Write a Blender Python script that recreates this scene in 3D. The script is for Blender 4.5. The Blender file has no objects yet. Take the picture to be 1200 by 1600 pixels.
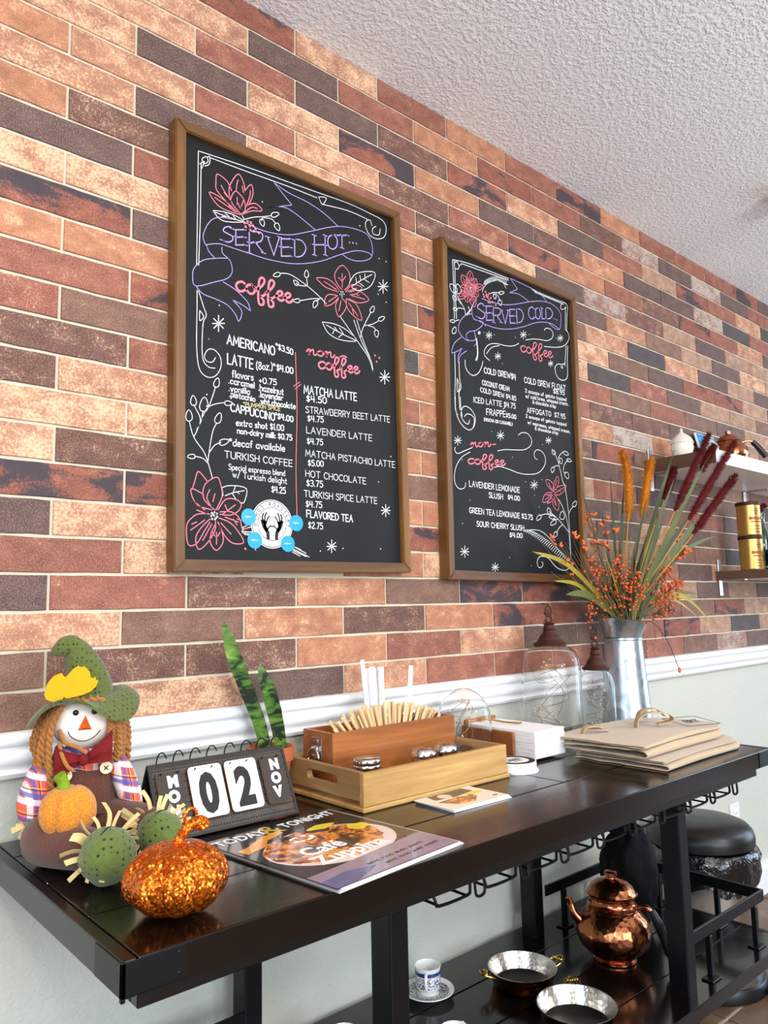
import bpy, bmesh, math, random
from mathutils import Vector, Matrix, Euler, noise
rnd = random.Random(7)
PI = math.pi
SC = bpy.context.scene
COL = SC.collection
# ------------------------------------------------------------------ camera
def cam_axes(pitch, yaw, roll):
    cy, sy, cp, sp = math.cos(yaw), math.sin(yaw), math.cos(pitch), math.sin(pitch)
    fwd = Vector((sy*cp, cy*cp, sp)); right = Vector((cy, -sy, 0)); up = right.cross(fwd)
    return math.cos(roll)*right + math.sin(roll)*up, -math.sin(roll)*right + math.cos(roll)*up, fwd
cr, cu, cf = cam_axes(math.radians(7.1204), math.radians(41.2672), math.radians(-1.1972))
cd = bpy.data.cameras.new('camera'); cam = bpy.data.objects.new('camera', cd); COL.objects.link(cam)
cam.matrix_world = Matrix(((cr.x, cu.x, -cf.x, -.42511), (cr.y, cu.y, -cf.y, -1.34712), (cr.z, cu.z, -cf.z, 1.10580), (0, 0, 0, 1)))
cd.sensor_fit = 'HORIZONTAL'; cd.sensor_width = 36; cd.lens = 36*1180.24/1200; cd.clip_start = .02
SC.camera = cam
# ------------------------------------------------------------------ world, lights, exposure
w = bpy.data.worlds.new('sky'); SC.world = w; w.use_nodes = True
nt = w.node_tree; bg = nt.nodes['Background']
bg.inputs[0].default_value = (.62, .76, 1, 1); bg.inputs[1].default_value = 1.0
SC.view_settings.view_transform = 'Standard'; SC.view_settings.look = 'None'
SC.view_settings.gamma = 1; SC.view_settings.use_curve_mapping = False
SC.view_settings.exposure = 0.36
def area(name, loc, rot, sx, sy, power, col):
    l = bpy.data.lights.new(name, 'AREA'); l.shape = 'RECTANGLE'; l.size = sx; l.size_y = sy
    l.energy = power; l.color = col
    o = bpy.data.objects.new(name, l); COL.objects.link(o); o.location = loc; o.rotation_euler = rot
    return o
R90 = PI/2
area('window_daylight', (.05, -4.62, 1.5), (R90, 0, 0), 2.8, 1.8, 105, (.86, .93, 1))
area('window_daylight', (5.52, -2.1, 1.35), (R90, 0, R90), 2.2, 2.0, 62, (.62, .80, 1))
area('window_daylight', (-2.32, -1.75, 1.45), (R90, 0, -R90), 1.5, 1.7, 30, (.72, .86, 1))
area('ceiling_lamp', (-.35, -1.15, 2.42), (0, 0, 0), .5, .5, 9, (1, .90, .76))
def bulb(loc, power, col):
    l = bpy.data.lights.new('pendant_lamp', 'POINT'); l.energy = power; l.color = col; l.shadow_soft_size = .11
    o = bpy.data.objects.new('pendant_lamp', l); COL.objects.link(o); o.location = loc
FILL_POS = [(1.5, -2.3, 1.92), (-.7, -2.5, 1.92), (3.5, -1.9, 1.92)]  # unseen point lights, added to brighten the ceiling
for p_ in FILL_POS: bulb(p_, 38 if p_[0] < 3 else 22, (.97, .98, 1))
# ------------------------------------------------------------------ materials
def lin(c):
    f = lambda x: x/12.92 if x <= .04045 else ((x+.055)/1.055)**2.4
    return tuple(f(x/255) for x in c) + (1,)
class NT:
    def __init__(s, name):
        s.m = bpy.data.materials.new(name); s.m.use_nodes = True; s.t = s.m.node_tree
        s.b = s.t.nodes['Principled BSDF']
    def n(s, typ, **kw):
        o = s.t.nodes.new(typ)
        for k, v in kw.items():
            if k.startswith('i_'): o.inputs[int(k[2:])].default_value = v
            else: setattr(o, k, v)
        return o
    def l(s, a, b): s.t.links.new(a, b)
    def coord(s, kind='Object', scale=(1, 1, 1)):
        if kind == 'World':
            src = s.n('ShaderNodeNewGeometry').outputs['Position']
        else:
            src = s.n('ShaderNodeTexCoord').outputs[kind]
        mp = s.n('ShaderNodeMapping'); mp.inputs['Scale'].default_value = scale; s.l(src, mp.inputs[0]); return mp.outputs[0]
    def noise(s, co, scale, detail=4, rough=.55, dist=0):
        o = s.n('ShaderNodeTexNoise'); o.inputs['Scale'].default_value = scale; o.inputs['Detail'].default_value = detail
        o.inputs['Roughness'].default_value = rough; o.inputs['Distortion'].default_value = dist; s.l(co, o.inputs['Vector']); return o.outputs['Fac']
    def ramp(s, fac, stops):
        o = s.n('ShaderNodeValToRGB'); e = o.color_ramp.elements
        while len(e) < len(stops): e.new(.5)
        for i, (p, c) in enumerate(stops):
            e[i].position = p; e[i].color = c if len(c) == 4 else lin(c)
        s.l(fac, o.inputs[0]); return o.outputs[0]
    def mix(s, fac, a, b, mode='MIX'):
        o = s.n('ShaderNodeMix'); o.data_type = 'RGBA'; o.blend_type = mode
        for k, v in ((0, fac), (6, a), (7, b)):
            if hasattr(v, 'is_output') or hasattr(v, 'links'): s.l(v, o.inputs[k])
            else: o.inputs[k].default_value = v
        return o.outputs[2]
    def math(s, op, a, b=0, c=None, clamp=False):
        o = s.n('ShaderNodeMath'); o.operation = op; o.use_clamp = clamp
        for k, v in ((0, a), (1, b), (2, c)):
            if v is None: continue
            if hasattr(v, 'links'): s.l(v, o.inputs[k])
            else: o.inputs[k].default_value = v
        return o.outputs[0]
    def step(s, x, lo, hi):
        o = s.n('ShaderNodeMapRange'); o.interpolation_type = 'SMOOTHSTEP'
        for k, v in ((0, x), (1, lo), (2, hi)):
            if hasattr(v, 'links'): s.l(v, o.inputs[k])
            else: o.inputs[k].default_value = v
        return o.outputs[0]
    def bump(s, h, strength, dist=.002):
        o = s.n('ShaderNodeBump'); o.inputs['Strength'].default_value = strength; o.inputs['Distance'].default_value = dist
        s.l(h, o.inputs['Height']); s.l(o.outputs[0], s.b.inputs['Normal']); return o
    def base(s, v):
        if hasattr(v, 'links'): s.l(v, s.b.inputs['Base Color'])
        else: s.b.inputs['Base Color'].default_value = v
    def set(s, **kw):
        for k, v in kw.items(): s.b.inputs[k.replace('_', ' ')].default_value = v
        return s
def plain(name, col, rough=.5, metal=0, var=.0, vs=30, bump=0, bs=80, bd=.001, coat=0, spec=.5, sheen=0, trans=0, ior=1.45, kind='Object'):
    t = NT(name); c = lin(col); t.set(Roughness=rough, Metallic=metal)
    t.b.inputs['Coat Weight'].default_value = coat; t.b.inputs['Specular IOR Level'].default_value = spec
    t.b.inputs['Sheen Weight'].default_value = sheen; t.b.inputs['Transmission Weight'].default_value = trans; t.b.inputs['IOR'].default_value = ior
    if var or bump:
        co = t.coord(kind)
    if var:
        f = t.noise(co, vs, 5); a = tuple(x*(1-var) for x in c[:3])+(1,); b = tuple(min(1, x*(1+var)) for x in c[:3])+(1,)
        t.base(t.mix(f, a, b))
    else: t.base(c)
    if bump: t.bump(t.noise(co, bs, 4), bump, bd)
    return t.m
def wood(name, dark, light, axis=0, scale=1, rough=.5, coat=0, ring=1, bump=.15, kind='Object'):
    t = NT(name); s = [28*scale]*3; s[axis] = 2.2*scale
    co = t.coord(kind, tuple(s)); f = t.noise(co, 1.0, 6, .65, .6)
    s2 = [220*scale]*3; s2[axis] = 9*scale
    g = t.noise(t.coord(kind, tuple(s2)), 1.0, 3, .6)
    c = t.ramp(f, [(.28, dark), (.52, tuple((a+b)/2 for a, b in zip(dark, light))), (.75, light)])
    c2 = t.mix(t.math('MULTIPLY', g, .55), c, lin(dark), 'MULTIPLY')
    t.base(t.mix(.5, c, c2)); t.set(Roughness=rough); t.b.inputs['Coat Weight'].default_value = coat
    t.bump(g, bump, .0006); return t.m
def brick_mat():
    t = NT('brick'); oi = t.n('ShaderNodeObjectInfo')
    off = t.n('ShaderNodeVectorMath'); off.operation = 'SCALE'; off.inputs[3].default_value = 37.0
    cmb = t.n('ShaderNodeCombineXYZ'); t.l(oi.outputs['Random'], cmb.inputs[0]); t.l(oi.outputs['Random'], cmb.inputs[2]); t.l(cmb.outputs[0], off.inputs[0])
    ad = t.n('ShaderNodeVectorMath'); ad.operation = 'ADD'; t.l(t.n('ShaderNodeNewGeometry').outputs['Position'], ad.inputs[0]); t.l(off.outputs[0], ad.inputs[1])
    def mp(sc):
        m = t.n('ShaderNodeMapping'); m.inputs['Scale'].default_value = sc; t.l(ad.outputs[0], m.inputs[0]); return m.outputs[0]
    at = lambda n: (lambda a: a.outputs['Fac'])(t.n('ShaderNodeAttribute', attribute_type='OBJECT', attribute_name=n))
    pale, dark, grey = at('pale'), at('dark'), at('grey')
    fine = t.noise(mp((1, 1, 1)), 190, 8, .78); grain = t.noise(mp((1, 1, 1)), 420, 4, .8); mid = t.noise(mp((.7, 1, 1)), 30, 6, .65, .4); big = t.noise(mp((.55, 1, 1)), 13, 4, .6, .5)
    c = t.mix(t.step(mid, .25, .75), t.mix(1.0, oi.outputs['Color'], (.72, .68, .68, 1), 'MULTIPLY'), t.mix(1.0, oi.outputs['Color'], (1.22, 1.2, 1.16, 1), 'MULTIPLY'))
    c = t.mix(t.math('MULTIPLY', t.step(fine, .45, .6), .35), c, t.mix(1.0, c, (.5, .45, .42, 1), 'MULTIPLY'))
    c = t.mix(t.math('MULTIPLY', t.step(grain, .50, .58), .42), c, t.mix(1.0, c, (.52, .5, .5, 1), 'MULTIPLY'))
    c = t.mix(t.math('MULTIPLY', t.step(grain, .47, .40), .34), c, lin((214, 176, 146)))
    pc = t.mix(grey, lin((230, 194, 156)), lin((190, 182, 168)))
    s = t.math('ADD', t.math('MULTIPLY', fine, .62), t.math('ADD', t.math('MULTIPLY', mid, .26), t.math('MULTIPLY', big, .12)))
    th = t.math('SUBTRACT', .64, t.math('MULTIPLY', pale, .20))
    pm = t.math('MULTIPLY', t.step(s, t.math('SUBTRACT', th, .04), t.math('ADD', th, .05)), t.math('MINIMUM', t.math('ADD', .62, t.math('MULTIPLY', pale, .3)), .92))
    c = t.mix(pm, c, pc)
    s2 = t.math('ADD', t.math('MULTIPLY', big, .75), t.math('MULTIPLY', fine, .25))
    th2 = t.math('SUBTRACT', .78, t.math('MULTIPLY', dark, .38))
    dm = t.math('MULTIPLY', t.step(s2, t.math('SUBTRACT', th2, .03), t.math('ADD', th2, .03)), t.math('MINIMUM', t.math('MULTIPLY', dark, 6), .9))
    c = t.mix(dm, c, lin((56, 55, 62)))
    t.base(c); t.set(Roughness=.72); t.b.inputs['Specular IOR Level'].default_value = .35
    t.bump(fine, .35, .001); return t.m
def plaster(name, col, scale, strength, dist, col2=None, detail=4):
    t = NT(name); co = t.coord('World'); a = t.noise(co, scale, detail, .6, .3); b = t.noise(co, scale*.45, 3)
    h = t.math('ADD', t.step(a, .42, .62), t.math('MULTIPLY', b, .6)); t.bump(h, strength, dist)
    lo = t.noise(co, 1.3, 2); t.base(t.mix(lo, lin(col), lin(col2 or col))); t.set(Roughness=.85); return t.m
def glass(name, col=(255, 255, 255), rough=0.0):
    t = NT(name); t.base(lin(col)); t.set(Roughness=rough, IOR=1.2); t.b.inputs['Transmission Weight'].default_value = 1
    return t.m
def metal_h(name, col, cell, strength, rough=.18, dist=.004):
    t = NT(name); t.base(lin(col)); t.set(Metallic=1, Roughness=rough)
    v = t.n('ShaderNodeTexVoronoi'); v.inputs['Scale'].default_value = cell; t.l(t.coord('Object'), v.inputs['Vector'])
    t.bump(t.math('POWER', v.outputs['Distance'], 2), strength, dist); return t.m
MT = {}
MT['brick'] = brick_mat()
MT['mortar'] = plain('mortar', (208, 196, 172), .9, var=.12, vs=40, bump=.4, bs=250, kind='Object')
MT['ceiling'] = plaster('ceiling', (248, 247, 246), 85, .5, .006, (242, 241, 240), 3)
MT['wall_low'] = plaster('wall_plaster', (208, 206, 190), 120, .35, .002, (196, 200, 190))
MT['wall_other'] = plain('wall_paint', (140, 128, 112), .85, var=.04, vs=3)
MT['trim'] = plain('trim_white', (240, 240, 238), .35, var=.02, vs=20, coat=.1)
MT['table'] = wood('espresso_wood', (9, 5, 4), (22, 13, 9), 0, 1, .17, .1, bump=.06)
MT['table_edge'] = wood('espresso_edge', (7, 5, 4), (15, 10, 9), 0, 1, .3, .0, bump=.1)
MT['blackmetal'] = plain('black_metal', (6, 7, 9), .4, .1, var=.2, vs=60, bump=.08, bs=300, spec=.4)
MT['frame'] = wood('oak_frame', (84, 52, 18), (146, 98, 42), 2, .8, .45, .1, bump=.2, kind='Object')
MT['frame_h'] = wood('oak_frame_across', (84, 52, 18), (146, 98, 42), 0, .8, .45, .1, bump=.2, kind='Object')
t = NT('chalkboard'); co = t.coord('Object', (1, 1, .5)); f = t.noise(co, 5, 6, .6, 1); t.base(t.ramp(f, [(.35, (11, 11, 12)), (.7, (20, 20, 21))])); t.set(Roughness=.6); t.b.inputs['Specular IOR Level'].default_value = .3; MT['board'] = t.m
def chalk(name, col):
    t = NT(name); f = t.noise(t.coord('Object'), 420, 3, .7); t.base(t.mix(t.step(f, .35, .5), tuple(x*.72 for x in lin(col)[:3])+(1,), lin(col))); t.set(Roughness=.9); return t.m
CH = dict(w=chalk('chalk_white', (240, 240, 238)), p=chalk('chalk_pink', (244, 128, 142)), v=chalk('chalk_lilac', (186, 162, 236)), y=chalk('chalk_cream', (232, 210, 150)))
MT['glass'] = glass('clear_glass')
MT['copper'] = metal_h('hammered_copper', (170, 104, 70), 105, .28, .2, .003)
MT['copper_s'] = plain('smooth_copper', (176, 108, 76), .2, 1, var=.15, vs=20)
MT['tin_h'] = metal_h('hammered_tin', (226, 222, 216), 120, .22, .22, .002)
MT['chrome'] = plain('chrome', (214, 214, 216), .12, 1)
MT['steel'] = plain('brushed_steel', (190, 188, 184), .28, 1)
t = NT('galvanised'); v = t.n('ShaderNodeTexVoronoi'); v.inputs['Scale'].default_value = 55; t.l(t.coord('Object', (1, 1, .6)), v.inputs['Vector'])
t.base(t.mix(v.outputs['Color'], lin((150, 158, 166)), lin((205, 212, 218)))); t.set(Metallic=.9); t.l(t.math('MULTIPLY_ADD', t.noise(t.coord('Object'), 30), .25, .22), t.b.inputs['Roughness']); MT['galv'] = t.m
MT['brass'] = plain('brass', (196, 160, 84), .25, 1, var=.2, vs=60)
MT['white'] = plain('white_paper', (244, 240, 238), .8, bump=.1, bs=300)
MT['cream'] = plain('cream_felt', (250, 236, 222), .9, var=.04, vs=60, bump=.15, bs=500, sheen=.3)
MT['black'] = plain('black_plastic', (16, 16, 18), .35, var=.1)
MT['blackink'] = plain('black_ink', (22, 18, 20), .6)
MT['terracotta'] = plain('terracotta', (186, 100, 60), .8, var=.15, vs=25, bump=.1)
MT['soil'] = plain('soil', (50, 36, 26), .95, var=.4, vs=120, bump=.8, bs=150)
MT['acacia'] = wood('acacia_wood', (124, 66, 26), (196, 122, 60), 0, .8, .42, .15, bump=.08)
MT['mango'] = wood('mango_wood', (150, 108, 52), (232, 190, 122), 0, .7, .6, 0, bump=.3)
MT['mango_e'] = wood('mango_wood_end', (122, 90, 52), (196, 158, 106), 1, .7, .6, 0, bump=.3)
MT['stick'] = plain('birch_wood', (222, 184, 134), .7, var=.18, vs=14)
MT['rust'] = plain('rusted_iron', (74, 42, 32), .55, .5, var=.4, vs=50, bump=.3, bs=120)
MT['wire'] = plain('copper_wire', (180, 140, 96), .35, .9)
MT['porcelain'] = plain('porcelain', (238, 236, 232), .15, coat=.5)
MT['canvas'] = plain('tan_canvas', (188, 162, 128), .95, var=.08, vs=30, bump=.5, bs=900, bd=.0006, sheen=.3)
MT['webbing'] = plain('canvas_webbing', (196, 170, 130), .95, var=.08, vs=60, bump=.5, bs=700)
MT['gold'] = plain('gold_tin', (204, 166, 92), .32, .9, var=.12, vs=10)
MT['bag'] = plain('black_bag', (14, 14, 16), .16, coat=.6, bump=.9, bs=14, bd=.03)
t = NT('floor_stone'); co = t.coord('World'); f = t.noise(co, 9, 8, .7); t.base(t.ramp(f, [(.3, (72, 50, 36)), (.55, (108, 82, 60)), (.75, (150, 124, 96))])); t.set(Roughness=.5); t.bump(f, .2, .003); MT['tile'] = t.m
# ------------------------------------------------------------------ geometry helpers
def link(o, parent=None):
    COL.objects.link(o)
    if parent is not None: o.parent = parent
    return o
def tag(o, label=None, cat=None, group=None, kind=None):
    for k, v in (('label', label), ('category', cat), ('group', group), ('kind', kind)):
        if v: o[k] = v
    return o
def thing(name, label, cat, loc=(0, 0, 0), rz=0, group=None, rot=None):
    o = bpy.data.objects.new(name, None); o.empty_display_size = .02; COL.objects.link(o)
    o.location = loc; o.rotation_euler = rot or (0, 0, rz); return tag(o, label, cat, group)
def crom(pts, n=5, closed=False):
    P = [Vector(p) for p in pts]; m = len(P)
    if m < 3: return P
    out = []
    rng = range(m if closed else m-1)
    for i in rng:
        if closed: a, b, c, d = P[(i-1) % m], P[i], P[(i+1) % m], P[(i+2) % m]
        else: a, b, c, d = P[max(i-1, 0)], P[i], P[i+1], P[min(i+2, m-1)]
        for k in range(n):
            t = k/n; out.append(.5*((2*b)+(c-a)*t+(2*a-5*b+4*c-d)*t*t+(3*b-a-3*c+d)*t**3))
    if not closed: out.append(P[-1])
    return out
class G:
    def __init__(s): s.v = []; s.f = []
    def add(s, v, f, M=None):
        o = len(s.v)
        s.v += [tuple(M @ Vector(p)) if M is not None else tuple(p) for p in v]
        s.f += [tuple(i+o for i in q) for q in f]; return s
    def box(s, x0, x1, y0, y1, z0, z1, b=0, M=None, seg=1):
        if b <= 0:
            v = [(x, y, z) for x in (x0, x1) for y in (y0, y1) for z in (z0, z1)]
            return s.add(v, [(0, 1, 3, 2), (4, 6, 7, 5), (0, 4, 5, 1), (2, 3, 7, 6), (0, 2, 6, 4), (1, 5, 7, 3)], M)
        bm = bmesh.new(); bmesh.ops.create_cube(bm, size=1)
        for q in bm.verts: q.co = Vector(((x0+x1)/2+q.co.x*(x1-x0), (y0+y1)/2+q.co.y*(y1-y0), (z0+z1)/2+q.co.z*(z1-z0)))
        bmesh.ops.bevel(bm, geom=bm.edges[:], offset=b, segments=seg, affect='EDGES', profile=.5)
        bm.verts.index_update(); s.add([q.co[:] for q in bm.verts], [[q.index for q in f.verts] for f in bm.faces], M); bm.free(); return s
    def lathe(s, prof, n=32, c=(0, 0, 0), fn=None, M=None, cap=True):
        v = []; f = []; m = len(prof)
        for i, (r, z) in enumerate(prof):
            for k in range(n):
                a = 2*PI*k/n; rr = r*(fn(a, z) if fn else 1)
                v.append((c[0]+rr*math.cos(a), c[1]+rr*math.sin(a), c[2]+z))
        for i in range(m-1):
            for k in range(n):
                f.append((i*n+k, i*n+(k+1) % n, (i+1)*n+(k+1) % n, (i+1)*n+k))
        if cap:
            if prof[0][0] > 1e-5: f.append(tuple(range(n))[::-1])
            if prof[-1][0] > 1e-5: f.append(tuple((m-1)*n+k for k in range(n)))
        return s.add(v, f, M)
    def tube(s, pts, r, n=8, closed=False, sm=0, flat=None, M=None):
        P = crom(pts, sm, closed) if sm else [Vector(p) for p in pts]
        m = len(P); rr = r if hasattr(r, '__len__') else [r]*2
        R = [rr[0]+(rr[-1]-rr[0])*i/max(m-1, 1) if len(rr) == 2 else rr[min(int(i*len(rr)/m), len(rr)-1)] for i in range(m)]
        if len(rr) > 2:
            R = []
            for i in range(m):
                x = i/(m-1)*(len(rr)-1); j = min(int(x), len(rr)-2); R.append(rr[j]+(rr[j+1]-rr[j])*(x-j))
        v = []; f = []; nrm = None
        for i in range(m):
            t = (P[(i+1) % m]-P[i-1]) if closed else (P[min(i+1, m-1)]-P[max(i-1, 0)])
            if t.length < 1e-9: t = Vector((0, 0, 1))
            t.normalize()
            if nrm is None: nrm = t.orthogonal() if flat is None else (Vector(flat)-t*t.dot(Vector(flat)))
            nrm = nrm-t*nrm.dot(t)
            if nrm.length < 1e-6: nrm = t.orthogonal()
            nrm.normalize(); b = t.cross(nrm)
            for k in range(n):
                a = 2*PI*k/n+(PI/4 if n == 4 else 0); v.append(P[i]+R[i]*(math.cos(a)*nrm+math.sin(a)*b))
        for i in range(m if closed else m-1):
            for k in range(n):
                j = (i+1) % m; f.append((i*n+k, i*n+(k+1) % n, j*n+(k+1) % n, j*n+k))
        if not closed:
            f.append(tuple(range(n))[::-1]); f.append(tuple((m-1)*n+k for k in range(n)))
        return s.add(v, f, M)
    def ball(s, c, r, nu=16, nv=10, fn=None, M=None):
        r = r if hasattr(r, '__len__') else (r, r, r); v = []; f = []
        for j in range(1, nv):
            th = PI*j/nv
            for i in range(nu):
                a = 2*PI*i/nu; d = Vector((math.sin(th)*math.cos(a), math.sin(th)*math.sin(a), math.cos(th)))
                k = fn(d) if fn else 1
                v.append((c[0]+r[0]*d.x*k, c[1]+r[1]*d.y*k, c[2]+r[2]*d.z*k))
        kt = fn(Vector((0, 0, 1))) if fn else 1; kb = fn(Vector((0, 0, -1))) if fn else 1
        v.append((c[0], c[1], c[2]+r[2]*kt)); v.append((c[0], c[1], c[2]-r[2]*kb)); T = len(v)-2
        for i in range(nu):
            f.append((T, i, (i+1) % nu)); f.append((T+1, (nv-2)*nu+(i+1) % nu, (nv-2)*nu+i))
            for j in range(nv-2): f.append((j*nu+i, (j+1)*nu+i, (j+1)*nu+(i+1) % nu, j*nu+(i+1) % nu))
        return s.add(v, f, M)
    def blade(s, pts, wd, n=8, up=(0, -1, .3), thick=.0008, fold=.25):
        P = crom(pts, n); m = len(P); U = Vector(up); v = []; f = []
        for i, p in enumerate(P):
            t = (P[min(i+1, m-1)]-P[max(i-1, 0)]).normalized(); side = t.cross(U)
            if side.length < 1e-4: side = t.orthogonal()
            side.normalize(); nn = side.cross(t).normalized(); x = i/(m-1)
            w_ = wd*max(.02, (min(1, x*3+.45))*(1-x**3.2)); th = thick+w_*.04
            v += [p-side*w_+nn*w_*fold, p+nn*th, p+side*w_+nn*w_*fold, p-nn*th]
        for i in range(m-1):
            for k in range(4): f.append((i*4+k, i*4+(k+1) % 4, i*4+4+(k+1) % 4, i*4+4+k))
        f += [(3, 2, 1, 0), tuple((m-1)*4+k for k in range(4))]
        return s.add(v, f)
    def prism(s, poly, z0, z1, M=None):
        n = len(poly); v = [(x, y, z0) for x, y in poly]+[(x, y, z1) for x, y in poly]
        f = [tuple(range(n))[::-1], tuple(range(n, 2*n))]+[(i, (i+1) % n, (i+1) % n+n, i+n) for i in range(n)]
        return s.add(v, f, M)
    def mesh(s, name, mat, smooth=False, ang=40):
        me = bpy.data.meshes.new(name); me.from_pydata([tuple(p) for p in s.v], [], s.f); me.update()
        if len(s.f) < 60000:
            bm = bmesh.new(); bm.from_mesh(me); bmesh.ops.recalc_face_normals(bm, faces=bm.faces[:]); bm.to_mesh(me); bm.free()
        if mat is not None: me.materials.append(mat)
        if smooth:
            me.shade_smooth()
            try: me.set_sharp_from_angle(angle=math.radians(ang))
            except Exception: pass
        return me
    def build(s, name, mat, parent=None, smooth=False, ang=40, label=None, kind=None):
        o = bpy.data.objects.new(name, s.mesh(name, mat, smooth, ang)); link(o, parent)
        return tag(o, label, None, None, kind)
def part(name, mesh, parent, loc=(0, 0, 0), rot=(0, 0, 0), label=None):
    o = bpy.data.objects.new(name, mesh); link(o, parent); o.location = loc; o.rotation_euler = rot
    return tag(o, label)
def text_mesh(txt, size, mat, bold=0, ext=.0002, name='lettering', align='LEFT'):
    c = bpy.data.curves.new('t', 'FONT'); c.body = txt; c.size = size; c.offset = bold; c.extrude = ext; c.align_x = align; c.resolution_u = 3
    o = bpy.data.objects.new('t', c); COL.objects.link(o); bpy.context.view_layer.update()
    me = bpy.data.meshes.new_from_object(o); me.name = name; bpy.data.objects.remove(o); bpy.data.curves.remove(c)
    me.materials.clear(); me.materials.append(mat); return me
def TR(x=0, y=0, z=0, rx=0, ry=0, rz=0, s=(1, 1, 1)):
    return Matrix.Translation((x, y, z)) @ Euler((rx, ry, rz)).to_matrix().to_4x4() @ Matrix.Diagonal((*s, 1))
# ------------------------------------------------------------------ the setting
def structure(o): o['kind'] = 'structure'; return o
X0, X1, YF, H = -2.2, 5.4, -4.5, 2.461
RH, RL, Z0 = .0645, .2545, 2.23725
wall = structure(G().box(X0, X1, .006, .14, 0, H+.1).build('wall_back', MT['wall_low']))
structure(G().box(X0, X1, .0035, .0058, .9, H).build('mortar', MT['mortar'], wall))
rows = ["RLKLRORKORRRKD", "LLDROKRFWDWDRD", "LLPDFKLDRTKRLN", "LDLKODFODDWNRD", "OLRLFPKORFKRLD", "LDLRFLDWFTDTTD", "OFRRORRDLBTDLT", "DRRBBRBLNLDTDR", "LLRRORRLBDKKTD", "KDRBKRLNPDTTBD", "OOORORRRBRBDTD",
        "RKRNORRFFDDTBD", "PBRRORRWWOBDTD"[:6]+"ROWOBDTD", "FRRRORFKBBDBTB", "FLRRFRRDBDBTBD", "LLROORTRNDBBND", "LFRRBRRDBBRDBT", "KKROORRDLDBNTB", "DLRRKRRTTBBNTB", "RLOOLRRTRDTBTB", "DRFOBKKDTTDTDB", "LBOFOKKTKBKTBD", "BFFORLDBRKTNTB", "BLDLRRRFRBWDBT"]
KIND = dict(L=((186, 130, 102), .64, 0, 0), O=((186, 126, 94), .42, 0, 0), R=((150, 92, 76), .30, 0, 0), F=((112, 76, 68), .40, .1, 0), D=((102, 80, 76), .16, .12, 0),
            K=((146, 84, 68), .30, .70, 0), N=((72, 68, 72), .12, .5, .6), W=((150, 104, 92), .78, .12, 1), T=((172, 134, 110), .45, 0, .5), P=((148, 88, 72), .42, 0, .2), B=((130, 96, 82), .22, .08, .2))
bmeshes = []
for k in range(6):
    r_ = random.Random(k+3); g = G(); w2, h2 = RL/2-.0027, RH/2-.0026; n = 9
    front = []
    for i in range(n): front.append((-w2+2*w2*i/(n-1), -h2+r_.uniform(-.0007, .0009)))
    for i in range(n): front.append((w2-2*w2*i/(n-1), h2+r_.uniform(-.0009, .0007)))
    m = len(front)
    v = [(x*.992, -.0002, z*.972) for x, z in front]+[(x, .0012, z) for x, z in front]+[(x, .0056, z) for x, z in front]
    f = [tuple(range(m))]+[(i, i+m, (i+1) % m+m, (i+1) % m) for i in range(m)]+[(i+m, i+2*m, (i+1) % m+2*m, (i+1) % m+m) for i in range(m)]
    g.add(v, f); bmeshes.append(g.mesh('brick', MT['brick']))
def put_brick(r, c, key):
    base, pale, dark, grey = KIND[key]
    o = bpy.data.objects.new('brick', bmeshes[rnd.randrange(6)]); link(o, wall)
    o.location = ((c+1)*RL/2+r*-.0003, 0, Z0-r*RH); 
    if rnd.random() < .5: o.rotation_euler = (0, 0, 0)
    j = rnd.uniform(.9, 1.1); o.color = (*[x*j for x in lin(base)[:3]], 1)
    o['pale'] = pale*rnd.uniform(.85, 1.1); o['dark'] = dark*rnd.uniform(.8, 1.1); o['grey'] = grey
for ri, s in enumerate(rows):
    r = ri-3; c0 = -1 if r % 2 == 0 else -2
    for i, key in enumerate(s[:14]):
        c = c0+2*i; xa, xb = c*RL/2, (c+2)*RL/2; z = Z0-r*RH
        if xa > .23 and xb < .79 and 1.2 < z < 2.04: continue
        if xa > .97 and xb < 1.52 and 1.2 < z < 2.03: continue
        if xb < -.42: continue
        put_brick(r, c, key)
# the left-hand bricks just outside and the far right ones are one joined field
g = G()
for r in range(-3, 21):
    for c in range(-18, 44):
        if (c % 2) != (1 if r % 2 == 0 else 0): continue
        xa, xb = c*RL/2, (c+2)*RL/2
        c0 = -1 if r % 2 == 0 else -2
        inside = c0 <= c < c0+28
        if inside and xb >= -.42: continue
        if xa < X0 or xb > X1: continue
        g.box(xa+.0027, xb-.0027, 0, .0056, Z0-r*RH-.0296, Z0-r*RH+.0296)
fb = g.build('brick', MT['brick'], wall, kind='stuff'); fb.color = lin((150, 98, 78)); fb['pale'] = .3; fb['dark'] = .15; fb['grey'] = .3
prof = [(.006, .917), (-.012, .917), (-.021, .913), (-.024, .904), (-.020, .896), (-.013, .893), (-.013, .889), (-.019, .885), (-.021, .876), (-.016, .867), (-.011, .862), (-.011, .857), (-.014, .852), (-.010, .845), (.006, .845)]
def extrude_x(prof, x0, x1):
    g = G(); n = len(prof); v = [(x0, y, z) for y, z in prof]+[(x1, y, z) for y, z in prof]
    return g.add(v, [tuple(range(n)), tuple(range(n, 2*n))[::-1]]+[(i, i+n, (i+1) % n+n, (i+1) % n) for i in range(n)])
structure(extrude_x(prof, X0, X1).build('trim_1', MT['trim'], None, True, 50))
structure(extrude_x([(.006, .1), (-.012, .1), (-.016, .085), (-.016, 0), (.006, 0)], X0, X1).build('baseboard_back', MT['trim']))
structure(G().box(X0-.1, X1+.1, YF-.1, .14, H, H+.1).build('ceiling', MT['ceiling']))
fl = structure(G().box(X0-.1, X1+.1, YF-.1, .14, -.1, -.004).build('floor', MT['mortar']))
ts = .305
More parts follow.
